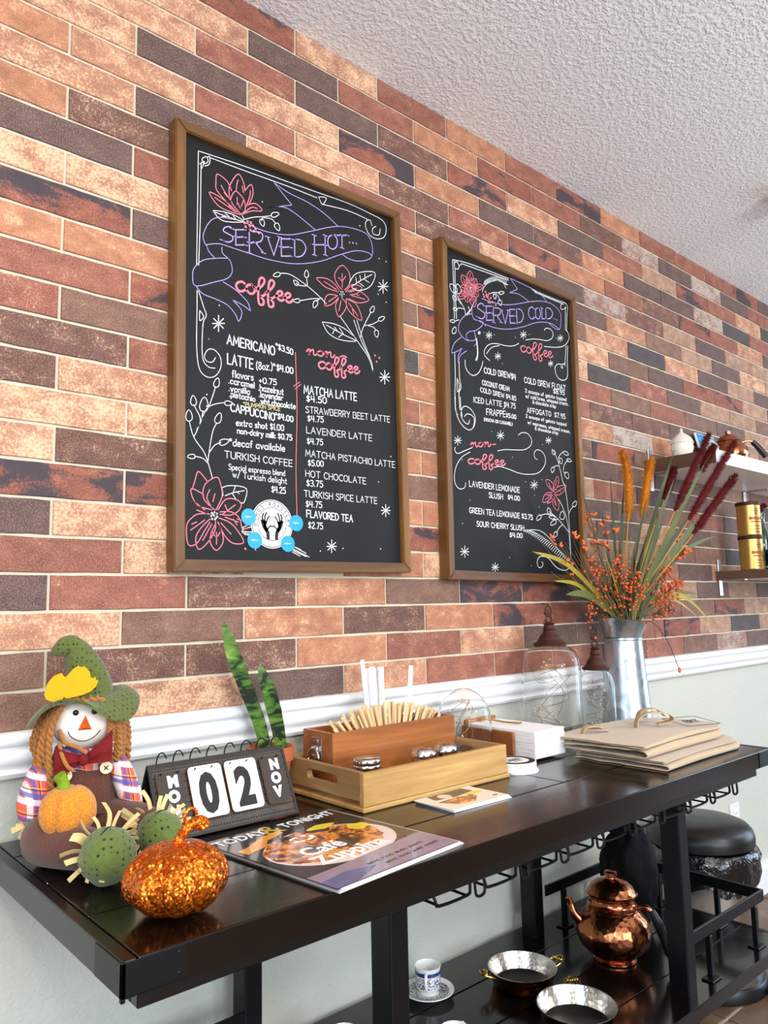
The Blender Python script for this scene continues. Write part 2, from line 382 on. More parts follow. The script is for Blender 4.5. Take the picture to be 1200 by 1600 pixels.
tm = G().box(-ts/2+.003, ts/2-.003, -ts/2+.003, ts/2-.003, -.004, 0, .0015).mesh('tile', MT['tile'])
for i in range(10):
    for j in range(6): part('tile', tm, fl, (1.05+ts*(i+.5), -1.83+ts*(j+.5)+.0, 0))
g = G()
for i in range(-10, 14):
    for j in range(-9, 6):
        if 0 <= i < 10 and 0 <= j < 6: continue
        x, y = 1.05+ts*(i+.5), -1.83+ts*(j+.5)
        if x-ts/2 < X0 or x+ts/2 > X1 or y-ts/2 < YF or y > -.16: continue
        g.box(x-ts/2+.003, x+ts/2-.003, y-ts/2+.003, y+ts/2-.003, -.004, 0)
g.build('tile', MT['tile'], fl, kind='stuff')
def wall_with_hole(name, axis, pos, a0, a1, holes, win_no):
    # axis 'y': wall plane at y=pos spanning x a0..a1 ; axis 'x': wall plane at x=pos spanning y a0..a1 ; outer thickness .1
    g = G()
    def bx(p, q, z0, z1):
        if axis == 'y': g.box(p, q, pos-.1, pos, z0, z1)
        else: g.box(pos if pos > 0 else pos-.1, pos+.1 if pos > 0 else pos, p, q, z0, z1)
    cur = a0
    for (p, q, z0, z1) in holes:
        bx(cur, p, 0, H); bx(p, q, 0, z0); bx(p, q, z1, H); cur = q
    bx(cur, a1, 0, H); o = structure(g.build(name, MT['wall_other']))
    for k, (p, q, z0, z1) in enumerate(holes):
        wi = structure(bpy.data.objects.new('window_%d' % (win_no+k), None)); COL.objects.link(wi)
        wi.location = ((p+q)/2, pos-.04, z0) if axis == 'y' else (pos-.04, (p+q)/2, z0)
        if axis == 'x': wi.rotation_euler = (0, 0, R90)
        w_, h_ = q-p, z1-z0
        for nm, b in (('jamb', (-w_/2, -w_/2+.05, 0, h_)), ('jamb', (w_/2-.05, w_/2, 0, h_)), ('sill', (-w_/2+.05, w_/2-.05, 0, .05)), ('head_rail', (-w_/2+.05, w_/2-.05, h_-.05, h_)), ('mullion', (-.02, .02, .05, h_-.05))):
            G().box(b[0], b[1], -.03, .02, b[2], b[3]).build(nm, MT['trim'], wi)
    return o
wall_with_hole('wall_front', 'y', YF, X0-.1, X1+.1, [(-1.4, 1.5, .6, 2.4)], 1)
wall_with_hole('wall_left', 'x', X0, YF, .14, [(-2.55, -.95, .55, 2.35)], 2)
wall_with_hole('wall_right', 'x', X1, YF, .14, [(-3.25, -.95, .3, 2.4)], 3)
CHALK=["""s|border|w|6|-992,1624,-997,1232,-1006,651;-967,1533,-974,1065,-988,647;-989,1629,-531,1661,-70,1682,246,1697,583,1713,862,1700,1014,1680,1057,1609,1027,1514,932,1464,841,1473,792,1535,794,1598,847,1632,871,1581;-893,1611,-531,1620,-114,1637,210,1639;227,1657,316,1676,267,1595,227,1657;279,1599,581,1637,833,1627;976,1583,960,1515,886,1502,878,1552,923,1592;-980,1519,-939,1556,-967,1475;-925,1606,-958,1572,-943,1537,-906,1565,-910,1599,-925,1606;-910,1608,-888,1617,-893,1552,-934,1519
s|border|w|6|-1002,435,-1002,292,-1005,-27,-983,-205,-920,-263,-844,-246,-793,-169,-793,-84,-844,-30,-902,-35,-937,-96,-916,-135,-866,-132,-839,-90;-988,431,-943,306,-920,244,-950,161,-955,-100,-907,-177,-844,-179;-979,272,-978,188,-943,230,-979,272
s|ribbon|v|6|180,1320,-118,1425,-309,1369;-309,1369,-74,1473;-74,1473,-264,1621;-264,1621,-115,1579,106,1559,289,1513,453,1436;-916,1006,-870,1073,-801,1117,-710,1135,-574,1152,-374,1134,-122,1176,100,1275,381,1413,576,1470,777,1478,852,1418,869,1299,820,1222,691,1165,567,1153,490,1177;-916,1006,-948,917,-941,867,-907,817;-916,844,-805,885,-673,888,-497,886,-294,890,-39,930,232,1032,470,1167,669,1264,822,1285,857,1258;-916,844,-901,796,-843,749;-777,865,-772,814,-721,785;-721,785,-843,748,-952,699,-1023,620,-1041,547,-1014,467,-843,546,-731,606,-684,672,-693,749,-721,785;-1014,470,-952,418,-843,403,-732,379,-657,319,-628,259;-628,259,-603,297,-599,368,-679,432;-679,432,-589,414,-511,380;-511,380,-540,453,-656,530,-769,566
t|S|v|1.5|-771,909,-676,938,138|r
t|E|v|1.5|-648,922,-556,950,135|r
t|R|v|1.5|-517,889,-376,931,196|r
t|V|v|1.5|-335,924,-210,961,167|r
t|E|v|1.5|-193,957,-86,988,160|r
t|D|v|1.5|-51,989,73,1025,168|r
t|H|v|1.5|168,1072,291,1108,192|r
t|O|v|1.5|321,1176,435,1210,139|r
t|T|v|1.5|423,1217,558,1257,127|r
s|dot|v|8|582,1319,586,1320;621,1327,626,1329;664,1334,669,1335
s|flower|p|8|-603,1206,-729,1200,-823,1222,-894,1303,-823,1302,-729,1272,-633,1218;-729,1272,-823,1346,-832,1414,-819,1491,-728,1461,-686,1391;-705,1330,-705,1424,-621,1565,-562,1485,-563,1384;-563,1384,-553,1443,-492,1516,-477,1433,-518,1326;-603,1215,-686,1286,-686,1341,-641,1402,-563,1347,-558,1258,-603,1206;-544,1308,-453,1358,-388,1315,-494,1275,-594,1209;-652,1217,-748,1247,-842,1277;-681,1288,-747,1355,-785,1405;-728,1326,-757,1352;-641,1402,-635,1468,-621,1510;-632,1287,-632,1351;-603,1261,-632,1314;-593,1282,-569,1354;-544,1299,-509,1403,-503,1460;-564,1237,-494,1307,-433,1318;-671,1237,-710,1251;-572,1417,-582,1469
s|leaf|w|6|-860,1156,-767,1178,-652,1181,-574,1152,-729,1102,-805,1107,-860,1156;-842,1148,-729,1146,-594,1151;-748,1172,-710,1153;-776,1131,-729,1146;-671,1174,-643,1148;-574,1170,-474,1225,-373,1264,-289,1301;-212,1346,-217,1334,-235,1315,-259,1297,-282,1290,-294,1300,-290,1318,-272,1335,-245,1346,-222,1350,-212,1346;-383,1251,-393,1220;-374,1174,-385,1175,-399,1184,-411,1200,-411,1219,-397,1234,-380,1238,-368,1227,-365,1206,-368,1185,-374,1174;-373,1255,-290,1269,-248,1239;-213,1186,-226,1185,-243,1193,-259,1207,-261,1226,-248,1243,-229,1250,-214,1240,-207,1219,-208,1198,-213,1186;-564,1173,-584,1203
s|dot|p|12|-567,1145,-562,1147;-534,1167,-528,1169;-502,1167,-496,1168;-554,1113,-548,1115;-514,1135,-508,1137;-482,1146,-476,1147;-458,1126,-452,1127;-426,1099,-420,1101;-508,1099,-503,1100;-474,1099,-469,1100
s|dot|w|6|-385,1396,-382,1397;713,1530,717,1531;950,1266,953,1267;1042,1261,1046,1262;-804,356,-802,357;-899,53,-897,54;923,894,927,895;1026,839,1030,840
s|star|w|8|997,1062,991,920;926,973,1062,1009;942,1019,1047,962;939,934,1050,1048
s|star|w|8|-810,270,-811,134;-865,189,-755,215;-854,233,-767,171;-854,151,-766,253
s|flower|p|7|480,822,415,877,398,962,487,1066,570,1009,572,910,509,829;436,791,295,797,227,827,187,859,297,885,390,857,448,806;521,812,571,879,621,913,721,909,656,831,569,799;570,825,682,868,806,809,678,745,556,756;526,748,640,727,695,650,705,579,612,601,536,662,526,748;471,744,525,699,503,624,430,552,397,647,434,725;411,753,317,735,274,675,280,619,362,658,435,735;481,846,484,985;482,905,440,934;482,905,525,967;413,808,273,849;423,752,315,666;463,713,436,608;554,716,662,612;590,685,613,621;593,795,755,800;545,823,658,888;644,828,680,817
s|dot|w|6|463,798,467,798;487,804,491,805;475,781,478,782;453,771,456,772;499,785,502,786;474,761,478,762
s|leaf|w|6|572,920,662,1035,888,1107,837,960,695,871,596,876;596,886,710,977,854,1077;659,933,648,990;710,977,699,1025;762,1011,763,1058;685,950,747,926;749,1001,812,984;449,558,642,370,786,221,833,100;611,561,704,363,811,206,833,100;648,569,729,368,800,233;241,456,381,469,522,442,642,366,448,332,308,366,241,456;287,438,473,392,630,367;380,439,414,408;439,443,485,395;379,410,355,370;473,392,425,352;685,399,721,506,801,645,828,692;867,760,872,752,872,733,864,710,848,693,828,688,815,697,818,716,835,738,854,755,867,760;747,536,849,576,929,630;1002,682,1000,671,985,652,963,633,940,624,923,629,922,645,938,662,965,676,990,683,1002,682;759,545,848,545,888,519;894,452,883,456,870,471,863,491,870,511,889,524,908,522,918,507,914,483,904,462,894,452;292,641,179,709,46,769,-106,813,-212,793;-281,753,-276,764,-260,780,-239,795,-219,799,-208,791,-211,775,-228,760,-252,752,-272,750,-281,753;83,764,74,834;75,903,84,899,93,884,98,864,91,845,74,834,57,836,51,851,56,874,66,894,75,903;68,752,1,739,-42,750;-65,771,-54,774,-37,771,-20,764,-13,751,-21,737,-36,729,-52,733,-62,747,-67,761,-65,771;247,678,133,649,-1,597;-75,578,-68,587,-50,599,-27,609,-8,608,-1,597,-9,582,-27,572,-50,570,-68,573,-75,578;235,685,177,636;148,567,142,575,141,595,147,618,162,637,182,642,195,634,193,614,178,591,161,573,148,567
s|dot|p|10|861,265,867,266;917,252,923,253;880,208,886,209
s|dot|w|6|-899,51,-897,51;-917,-408,-915,-408;-917,-504,-915,-503;1028,-703,1031,-703;865,-963,868,-962;867,-1594,871,-1594;171,-1629,174,-1629;422,-1600,425,-1600
s|star|w|8|984,141,978,3;915,60,1048,84;930,104,1033,40;927,22,1036,123
s|star|w|8|947,-1171,943,-1287;888,-1232,1003,-1225;901,-1197,990,-1261;899,-1266,992,-1192
s|star|w|8|299,-1528,296,-1642;244,-1587,351,-1584;255,-1552,339,-1618;254,-1620,341,-1550
s|sprig|w|6|-867,-1080,-904,-962,-943,-873,-1029,-767,-1067,-643;-1071,-556,-1060,-563,-1047,-583,-1041,-610,-1048,-634,-1067,-646,-1088,-641,-1096,-620,-1092,-591,-1082,-567,-1071,-556;-1029,-767,-995,-698,-972,-613,-1021,-523,-1030,-508;-1036,-436,-1025,-441,-1013,-459,-1006,-482,-1011,-504,-1028,-516,-1047,-512,-1056,-494,-1053,-468,-1045,-446,-1036,-436;-1004,-707,-965,-629,-951,-545;-935,-433,-922,-443,-909,-472,-906,-509,-919,-539,-946,-552,-971,-543,-979,-514,-968,-476,-951,-445,-935,-433;-969,-629,-916,-523,-845,-476,-754,-449;-684,-447,-691,-455,-711,-465,-734,-470,-752,-466,-757,-453,-749,-438,-730,-431,-708,-433,-690,-440,-684,-447;-898,-507,-854,-381,-839,-329;-816,-255,-809,-264,-805,-285,-807,-311,-819,-330,-839,-337,-854,-328,-856,-307,-844,-282,-828,-262,-816,-255;-908,-955,-890,-831,-863,-697,-827,-626;-797,-541,-789,-551,-787,-576,-792,-604,-808,-625,-831,-630,-846,-618,-845,-594,-830,-568,-811,-547,-797,-541;-893,-872,-845,-809,-791,-783;-719,-756,-724,-768,-743,-786,-768,-801,-792,-804,-806,-792,-803,-773,-784,-757,-756,-751,-730,-750,-719,-756;-911,-960,-951,-927,-1021,-918;-1082,-926,-1076,-919,-1060,-910,-1040,-904,-1023,-907,-1017,-919,-1023,-933,-1040,-939,-1060,-938,-1076,-933,-1082,-926
s|flower|p|8|-846,-1329,-925,-1269,-951,-1207,-925,-1125,-828,-1066,-792,-1131,-783,-1220,-837,-1328;-873,-1330,-986,-1305,-1037,-1245,-1049,-1175,-986,-1194,-943,-1215;-1041,-1182,-1020,-1117,-989,-1035,-925,-1093,-908,-1111;-890,-1363,-986,-1368,-1045,-1403,-1087,-1467,-1073,-1607,-1002,-1597,-943,-1508,-890,-1427;-890,-1403,-968,-1478,-1011,-1558,-985,-1643,-908,-1586,-846,-1489,-841,-1416;-841,-1440,-882,-1522,-885,-1593,-833,-1647,-776,-1582,-784,-1502,-820,-1423;-811,-1391,-721,-1419,-648,-1480,-589,-1576,-685,-1587,-757,-1533,-807,-1447;-802,-1342,-702,-1336,-629,-1381,-601,-1462,-555,-1460;-820,-1327,-756,-1242,-683,-1229,-613,-1257,-628,-1316,-702,-1361,-802,-1361;-873,-1314,-916,-1237,-890,-1171;-864,-1265,-846,-1200;-1020,-1276,-934,-1334;-1003,-1338,-916,-1365;-1053,-1497,-934,-1413;-1045,-1450,-1003,-1432;-951,-1572,-873,-1442;-833,-1600,-832,-1504;-847,-1536,-868,-1505;-820,-1535,-802,-1503;-793,-1430,-703,-1515;-775,-1357,-665,-1277;-739,-1322,-757,-1283;-638,-1415,-757,-1380;-684,-1392,-648,-1440;-647,-1391,-554,-1411,-517,-1442
s|dot|w|8|-874,-1354,-871,-1354;-851,-1348,-848,-1348;-830,-1357,-827,-1356;-880,-1378,-876,-1378;-855,-1374,-852,-1374;-827,-1380,-823,-1380;-873,-1402,-869,-1402;-848,-1402,-845,-1402;-866,-1362,-862,-1362;-837,-1392,-834,-1392
s|leaf|w|6|-783,-1146,-701,-1123,-562,-1137,-581,-1247,-619,-1257;-774,-1211,-783,-1146;-581,-1155,-683,-1180,-756,-1210;-664,-1129,-683,-1180;-628,-1184,-655,-1166;-656,-1235,-692,-1185;-607,-1462,-497,-1408;-602,-1475,-498,-1441;-607,-1487,-508,-1491;-602,-1498,-517,-1508;-583,-1511,-517,-1521;-124,-1614,53,-1684;-114,-1631,21,-1680;-103,-1599,21,-1653;-120,-1643,-42,-1677;-82,-1604,-31,-1625
s|dot|p|10|-577,-1628,-572,-1628
s|dot|v|8|-482,-1631,-479,-1631
s|divider|p|6|-59,111,-51,-394,-71,-932,-67,-1335;-84,-200,-19,-152;-67,-221,-6,-168
t|coffee|p|3.2|-665,524,-89,551,168|s
t|non|p|2|60,117,368,144,97|s
s|dash|p|12|436,165,472,184,515,180
t|coffee|p|2.6|175,12,657,47,128|s
t|AMERICANO|w|1.7|-733,47,-274,41,77|a
t|*$3.50|w|1.4|-263,101,-86,82,51|a
t|LATTE|w|1.7|-730,-120,-490,-121,85|a
t|(8oz.)*|w|1.2|-457,-115,-272,-93,62|a
t|$4.00|w|1.5|-255,-90,-88,-88,54|a
t|flavors|w|1.2|-688,-226,-487,-220,58|a
t|+0.75|w|1.2|-432,-231,-261,-219,49|a
t|.caramel|w|1.3|-720,-283,-478,-284,51|a
t|.hazelnut|w|1.3|-439,-295,-190,-293,52|a
t|.vanilla|w|1.3|-720,-346,-523,-344,47|a
t|.lavender|w|1.3|-433,-350,-197,-344,49|a
t|.pistachio|w|1.3|-713,-392,-473,-398,47|a
t|.wht.chocolate|w|1.3|-430,-407,-68,-400,49|a
t|CAPPUCCINO|w|1.6|-702,-511,-282,-534,64|a
t|*$4.00|w|1.5|-277,-512,-95,-519,49|a
t|extra shot $1.00|w|1.3|-652,-624,-191,-610,51|a
t|non-dairy milk $0.75|w|1.3|-643,-688,-109,-683,47|a
t|*decaf available|w|1.3|-715,-797,-183,-788,57|a
t|TURKISH COFFEE|w|1|-759,-902,-108,-912,56|a
t|Special espresso blend|w|0.9|-723,-994,-186,-999,46|a
t|w/ Turkish delight|w|0.9|-686,-1053,-167,-1067,50|a
t|$4.25|w|1.2|-319,-1149,-182,-1151,51|a
t|MATCHA LATTE|w|1.5|27,-245,624,-219,73|a
t|$4.50|w|1.4|52,-314,270,-299,55|a
t|STRAWBERRY BEET LATTE|w|0.95|41,-416,1030,-368,58|a
t|$4.75|w|1.2|61,-490,232,-477,51|a
t|LAVENDER LATTE|w|0.95|46,-597,797,-579,58|a
t|$4.75|w|1.2|51,-694,220,-685,51|a
t|MATCHA PISTACHIO LATTE|w|0.95|33,-806,1078,-807,58|a
t|$5.00|w|1.2|58,-887,222,-878,50|a
t|HOT CHOCOLATE|w|0.95|30,-985,709,-997,57|a
t|$3.75|w|1.2|39,-1067,211,-1064,53|a
t|TURKISH SPICE LATTE|w|0.95|10,-1164,839,-1172,57|a
t|$4.75|w|1.2|29,-1251,198,-1249,53|a
t|FLAVORED TEA|w|1.5|34,-1338,542,-1358,60|a
t|$2.75|w|1.2|51,-1434,203,-1437,53|a
t|*PUMPKIN SPICE|y|0.8|-585,-451,-225,-441,34|a
logo|-319,-1416|-545,-1369;-489,-1557;-168,-1576;-79,-1398""","""s|border|w|9|-996,1628,-989,1405,-989,964;-961,1552,-965,1273,-956,972;-996,1628,-786,1660,-482,1677,-54,1691;-856,1627,-483,1647,-55,1671;-966,1628,-965,1551,-917,1545,-896,1586,-924,1623,-967,1604;-896,1586,-856,1624;378,1679,642,1678,891,1683,1082,1679,1071,1523,1049,1325;425,1664,641,1662,1043,1668;1046,1645,1025,1351;1043,1668,965,1655,948,1595,999,1592;1066,1634,1012,1604;1061,1136,1037,956,1027,749,971,679,869,663,797,703,774,791,832,850,908,858,930,816,894,831;1024,1128,988,914;988,914,960,877,921,869;988,914,979,857;-998,581,-998,312,-1010,136,-1010,-38;-935,500,-932,325,-913,221,-948,148,-939,-25;-970,311,-936,224,-972,163,-970,311;-838,541,-835,467,-785,409,-707,395,-626,442,-573,522,-550,590;-677,903,-642,772,-638,647,-671,571;-651,575,-627,664,-640,828
s|border|w|9|-1006,102,-1005,-31,-958,-142,-876,-208,-790,-222,-725,-172,-701,-73,-753,-1,-838,28,-902,0,-924,-83,-883,-143,-817,-162,-796,-116;-930,116,-925,-4,-906,-93;-790,-219,-741,-187,-717,-89,-774,-52,-832,-55,-871,-88;939,-1617,800,-1671,635,-1640,501,-1545,411,-1523,319,-1531,275,-1596,301,-1648,357,-1646,383,-1606,357,-1586
s|ribbon|v|8|310,1509,162,1545,49,1543,-52,1518;-52,1518,102,1607;102,1607,33,1659,-27,1702;-27,1702,171,1699,402,1689,544,1667,661,1605;-529,1317,-394,1318,-159,1345,65,1412,345,1519,587,1588,784,1599,931,1534,933,1392,902,1308;902,1308,814,1299,669,1341;-621,1043,-470,1025,-260,1034,-42,1083,186,1167,424,1276,619,1331,767,1342,902,1308;-621,1291,-684,1210,-708,1120,-681,1042,-591,1044,-526,1046;-709,1091,-809,1051,-899,959,-931,868,-895,809,-800,769,-681,797,-660,823;-526,1046,-553,990,-656,915,-757,877,-808,830,-796,784,-751,774;-677,903,-651,798,-663,753,-805,651;-887,783,-985,706,-1034,627,-1045,570;-1045,570,-960,610,-882,661;-882,661,-942,566,-945,484;-945,484,-913,572,-805,651,-684,734
t|S|v|1.6|-621,1058,-497,1089,179|r
t|E|v|1.6|-467,1080,-362,1107,165|r
t|R|v|1.6|-346,1085,-213,1118,173|r
t|V|v|1.6|-203,1106,-83,1136,163|r
t|E|v|1.6|-56,1151,52,1178,165|r
t|D|v|1.6|70,1187,194,1218,170|r
t|C|v|1.6|290,1288,408,1318,150|r
t|O|v|1.6|427,1323,524,1348,144|r
t|L|v|1.6|553,1358,634,1379,139|r
t|D|v|1.6|634,1376,772,1411,143|r
s|dot|v|8|790,1422,795,1423;825,1421,830,1422;857,1420,862,1421
s|flower|p|8|-727,1400,-772,1450,-770,1515,-719,1583,-673,1544,-676,1479,-727,1400;-726,1421,-721,1551;-737,1439,-750,1499;-713,1446,-694,1516;-712,1390,-716,1447,-683,1492,-620,1519,-610,1469,-643,1424,-712,1390;-701,1405,-636,1496;-699,1423,-679,1472;-681,1417,-637,1459;-695,1383,-637,1444,-572,1474,-509,1467,-557,1410,-623,1381,-695,1383;-674,1392,-542,1452;-654,1410,-591,1451;-650,1394,-582,1414;-708,1362,-641,1387,-600,1375,-592,1328,-652,1301,-692,1313,-708,1362;-694,1358,-612,1334;-674,1363,-625,1363;-687,1345,-655,1321;-718,1341,-652,1311,-632,1256,-661,1187,-724,1208,-744,1262,-718,1341;-711,1323,-671,1214;-693,1311,-658,1264;-716,1299,-711,1236;-737,1343,-710,1295,-728,1247,-787,1206,-817,1245,-799,1294,-737,1343;-743,1327,-779,1230;-738,1311,-741,1263;-760,1311,-793,1262;-756,1344,-791,1273,-847,1226,-916,1210,-892,1272,-836,1319,-756,1344;-776,1328,-888,1233;-789,1306,-838,1251;-800,1318,-864,1278;-751,1365,-807,1324,-853,1319,-881,1351,-834,1391,-788,1396,-751,1365;-767,1364,-858,1353;-784,1353,-833,1336;-780,1371,-822,1378;-748,1387,-825,1391,-864,1428,-859,1492,-789,1494,-750,1456,-748,1387;-761,1399,-840,1473;-783,1403,-835,1429;-765,1420,-792,1468
s|dot|w|8|-730,1370,-726,1371;-714,1358,-710,1359;-740,1347,-737,1348;-715,1386,-711,1387;-731,1388,-727,1389
s|dot|p|14|-472,1412,-465,1413;-509,1372,-502,1374;-457,1384,-450,1386;-414,1406,-408,1408;-500,1346,-493,1348;-442,1355,-435,1357;-385,1364,-378,1365;-417,1340,-411,1342;-356,1321,-349,1323;-398,1305,-391,1307;-304,1301,-297,1303;-462,1364,-455,1366;-432,1379,-425,1381;-430,1298,-423,1300
s|feather|w|7|-525,1397,-491,1464,-405,1547,-275,1614,-167,1616,-109,1558;-500,1493,-469,1548;-500,1496,-446,1506;-475,1511,-444,1567;-475,1514,-421,1524;-451,1528,-419,1584;-450,1531,-396,1541;-426,1543,-394,1599;-426,1546,-371,1556;-401,1557,-369,1613;-401,1560,-345,1570;-376,1570,-344,1626;-376,1573,-320,1583;-351,1580,-318,1636;-350,1583,-295,1593;-326,1589,-293,1645;-325,1592,-270,1602;-300,1596,-268,1652;-300,1599,-244,1609;-275,1601,-243,1658;-275,1604,-219,1614;-250,1604,-218,1661;-250,1607,-194,1618;-225,1605,-192,1662;-225,1608,-168,1619;-200,1605,-167,1662;-200,1608,-143,1619;-175,1603,-142,1661;-175,1606,-118,1617;-150,1600,-116,1658;-150,1603,-92,1614;-125,1596,-91,1653;-124,1599,-67,1610
s|leaf|w|8|-390,1413,-325,1446,-218,1469;-144,1497,-152,1487,-174,1470,-203,1455,-228,1451,-239,1459,-233,1475,-211,1490,-180,1498,-155,1501,-144,1497;-326,1438,-320,1418;-302,1374,-314,1374,-329,1382,-339,1396,-337,1412,-322,1425,-303,1428,-291,1418,-290,1400,-295,1383,-302,1374;-294,1444,-242,1410,-222,1372;-209,1322,-223,1323,-241,1333,-254,1349,-251,1368,-232,1384,-209,1387,-195,1376,-193,1354,-199,1333,-209,1322;-813,1050,-826,1116,-900,1194,-974,1270;-1041,1339,-1017,1345,-979,1340,-943,1324,-932,1298,-951,1270,-988,1255,-1021,1264,-1041,1291,-1048,1321,-1041,1339;-930,1371,-910,1369,-887,1350,-871,1322,-878,1291,-907,1268,-941,1265,-960,1286,-958,1321,-946,1354,-930,1371;-873,1159,-929,1200;-1003,1223,-989,1225,-968,1220,-950,1209,-946,1194,-959,1178,-980,1171,-997,1177,-1006,1194,-1008,1212,-1003,1223;-826,1116,-904,1107,-952,1083;-1007,1074,-998,1080,-979,1087,-958,1090,-944,1085,-943,1074,-955,1063,-973,1059,-991,1062,-1004,1068,-1007,1074;-986,937,-918,971;-1060,925,-1052,932,-1031,941,-1007,948,-990,945,-986,934,-996,921,-1016,914,-1038,915,-1055,919,-1060,925;-980,876,-971,869,-966,849,-970,824,-986,803,-1010,795,-1028,801,-1029,821,-1014,846,-994,867,-980,876;-766,1160,-747,1123,-809,1051;-706,1176,-727,1128,-785,1057;223,1014,364,1059,507,1085,628,1101,730,1153,764,1224,713,1266,627,1257,588,1220;575,1016,747,1045,899,1083,1017,1142,1094,1240,1074,1315,1019,1341;90,942,-8,890,-140,859,-311,846,-438,805,-513,731,-516,660,-436,621;-485,688,-398,779,-259,835
s|star|w|8|-431,962,-436,864;-486,900,-380,926;-474,932,-392,894;-477,874,-390,952
s|star|w|8|184,1119,178,1016;122,1054,240,1082;136,1087,226,1048;133,1026,229,1110
s|star|w|8|910,1247,904,1150;850,1185,965,1212;863,1216,951,1181;859,1159,955,1238
s|star|w|8|-291,752,-295,653;-347,691,-239,714;-335,722,-251,683;-337,664,-248,741
s|star|w|8|691,867,685,786;640,816,736,837;652,842,725,810;648,794,728,859
s|star|w|8|-596,921,-598,882;-618,896,-576,907;-613,909,-580,894;-614,886,-579,918
s|dot|w|6|-520,924,-518,925;-492,1012,-489,1013;-344,944,-341,945;30,999,33,1000;291,1097,294,1098;-218,633,-215,634;823,1175,827,1176;1186,1800,1190,1801
t|coffee|p|2|101,848,725,904,150|s
t|non|p|2.2|-788,-408,-467,-357,96|s
s|dash|p|14|-433,-332,-377,-319
t|coffee|p|2.4|-853,-595,-237,-541,112|s
s|swirl|w|8|-769,-412,-885,-461,-990,-504,-1035,-474,-1025,-441;-800,-463,-926,-532,-1013,-634,-1048,-741,-1038,-830,-975,-875,-900,-855,-879,-801;-350,-390,-224,-359,-52,-339,124,-312,240,-246,256,-171,191,-116,91,-119,18,-159;-420,-583,-317,-561,-171,-574,-1,-597,175,-594,358,-556,479,-462,509,-363,444,-291,352,-284,298,-332,311,-388,356,-397
s|star|w|8|-983,-310,-987,-416;-1041,-371,-928,-355;-1028,-338,-941,-388;-1030,-401,-939,-325
s|star|w|8|-291,-153,-296,-265;-356,-218,-230,-199;-342,-183,-245,-235;-345,-249,-242,-168
s|star|w|8|586,-91,580,-187;525,-147,641,-131;539,-117,627,-161;535,-174,631,-104
s|star|w|8|279,-648,272,-763;208,-712,344,-698;224,-677,328,-734;220,-745,332,-665
s|star|w|8|-919,-1465,-924,-1586;-988,-1528,-855,-1523;-973,-1492,-870,-1560;-976,-1564,-867,-1487
s|star|w|8|-449,-1623,-454,-1723;-508,-1675,-395,-1671;-495,-1645,-408,-1701;-498,-1704,-405,-1642
s|dot|w|6|-440,-185,-437,-185;-97,-429,-94,-428;119,-685,122,-684;425,-628,428,-628;276,-825,279,-825;-822,-981,-819,-981;354,-953,357,-953;-944,-1236,-941,-1235;-207,-1559,-204,-1558;167,-1634,170,-1634;-928,-562,-925,-562;-974,-85,-972,-85;459,-208,462,-208
s|sprig|w|8|927,-1544,927,-1280,919,-985,891,-765,862,-648,828,-607,809,-534,748,-363,664,-254;651,-241,666,-242,688,-250,707,-265,709,-282,692,-295,668,-298,649,-288,642,-269,644,-251,651,-241;780,-433,719,-426,657,-455;627,-523,617,-517,611,-500,612,-479,626,-463,650,-456,669,-462,672,-479,659,-500,641,-516,627,-523;762,-331,803,-281,880,-233;971,-267,953,-273,920,-273,886,-268,869,-255,875,-238,899,-227,929,-228,955,-241,970,-256,971,-267;770,-390,797,-356;820,-393,804,-391,784,-378,770,-359,773,-340,794,-327,821,-326,837,-340,838,-363,831,-383,820,-393;851,-470,881,-391,960,-329;1026,-339,1012,-344,983,-348,953,-347,934,-338,936,-324,954,-313,980,-311,1005,-319,1022,-330,1026,-339;849,-485,898,-502;941,-561,921,-559,895,-546,875,-525,875,-503,899,-487,931,-485,952,-500,958,-525,953,-549,941,-561;918,-1000,965,-937,1032,-887;1090,-821,1096,-832,1091,-854,1075,-878,1048,-894,1018,-895,1002,-882,1011,-861,1039,-840,1070,-825,1090,-821;919,-1222,791,-1127,664,-1049,538,-993;521,-951,537,-954,558,-968,573,-988,570,-1008,548,-1021,521,-1020,504,-1005,503,-982,510,-961,521,-951;606,-1031,466,-1027,361,-1057;301,-1115,297,-1104,303,-1084,320,-1061,346,-1048,373,-1049,385,-1062,375,-1082,347,-1100,318,-1112,301,-1115;698,-1075,603,-1082;529,-1054,542,-1046,573,-1039,608,-1036,634,-1043,640,-1058,624,-1072,594,-1077,561,-1071,536,-1062,529,-1054;556,-1152,556,-1139,573,-1118,601,-1097,634,-1086,661,-1092,668,-1110,648,-1129,611,-1144,575,-1153,556,-1152;786,-1130,715,-1176,663,-1237;621,-1290,613,-1282,611,-1263,618,-1241,638,-1225,664,-1223,682,-1233,680,-1251,660,-1271,637,-1286,621,-1290;912,-1222,881,-1062,806,-920,739,-838;927,-1544,910,-1237;796,-968,814,-977,830,-1001,836,-1032,819,-1058,783,-1069,750,-1061,740,-1037,753,-1005,776,-979,796,-968
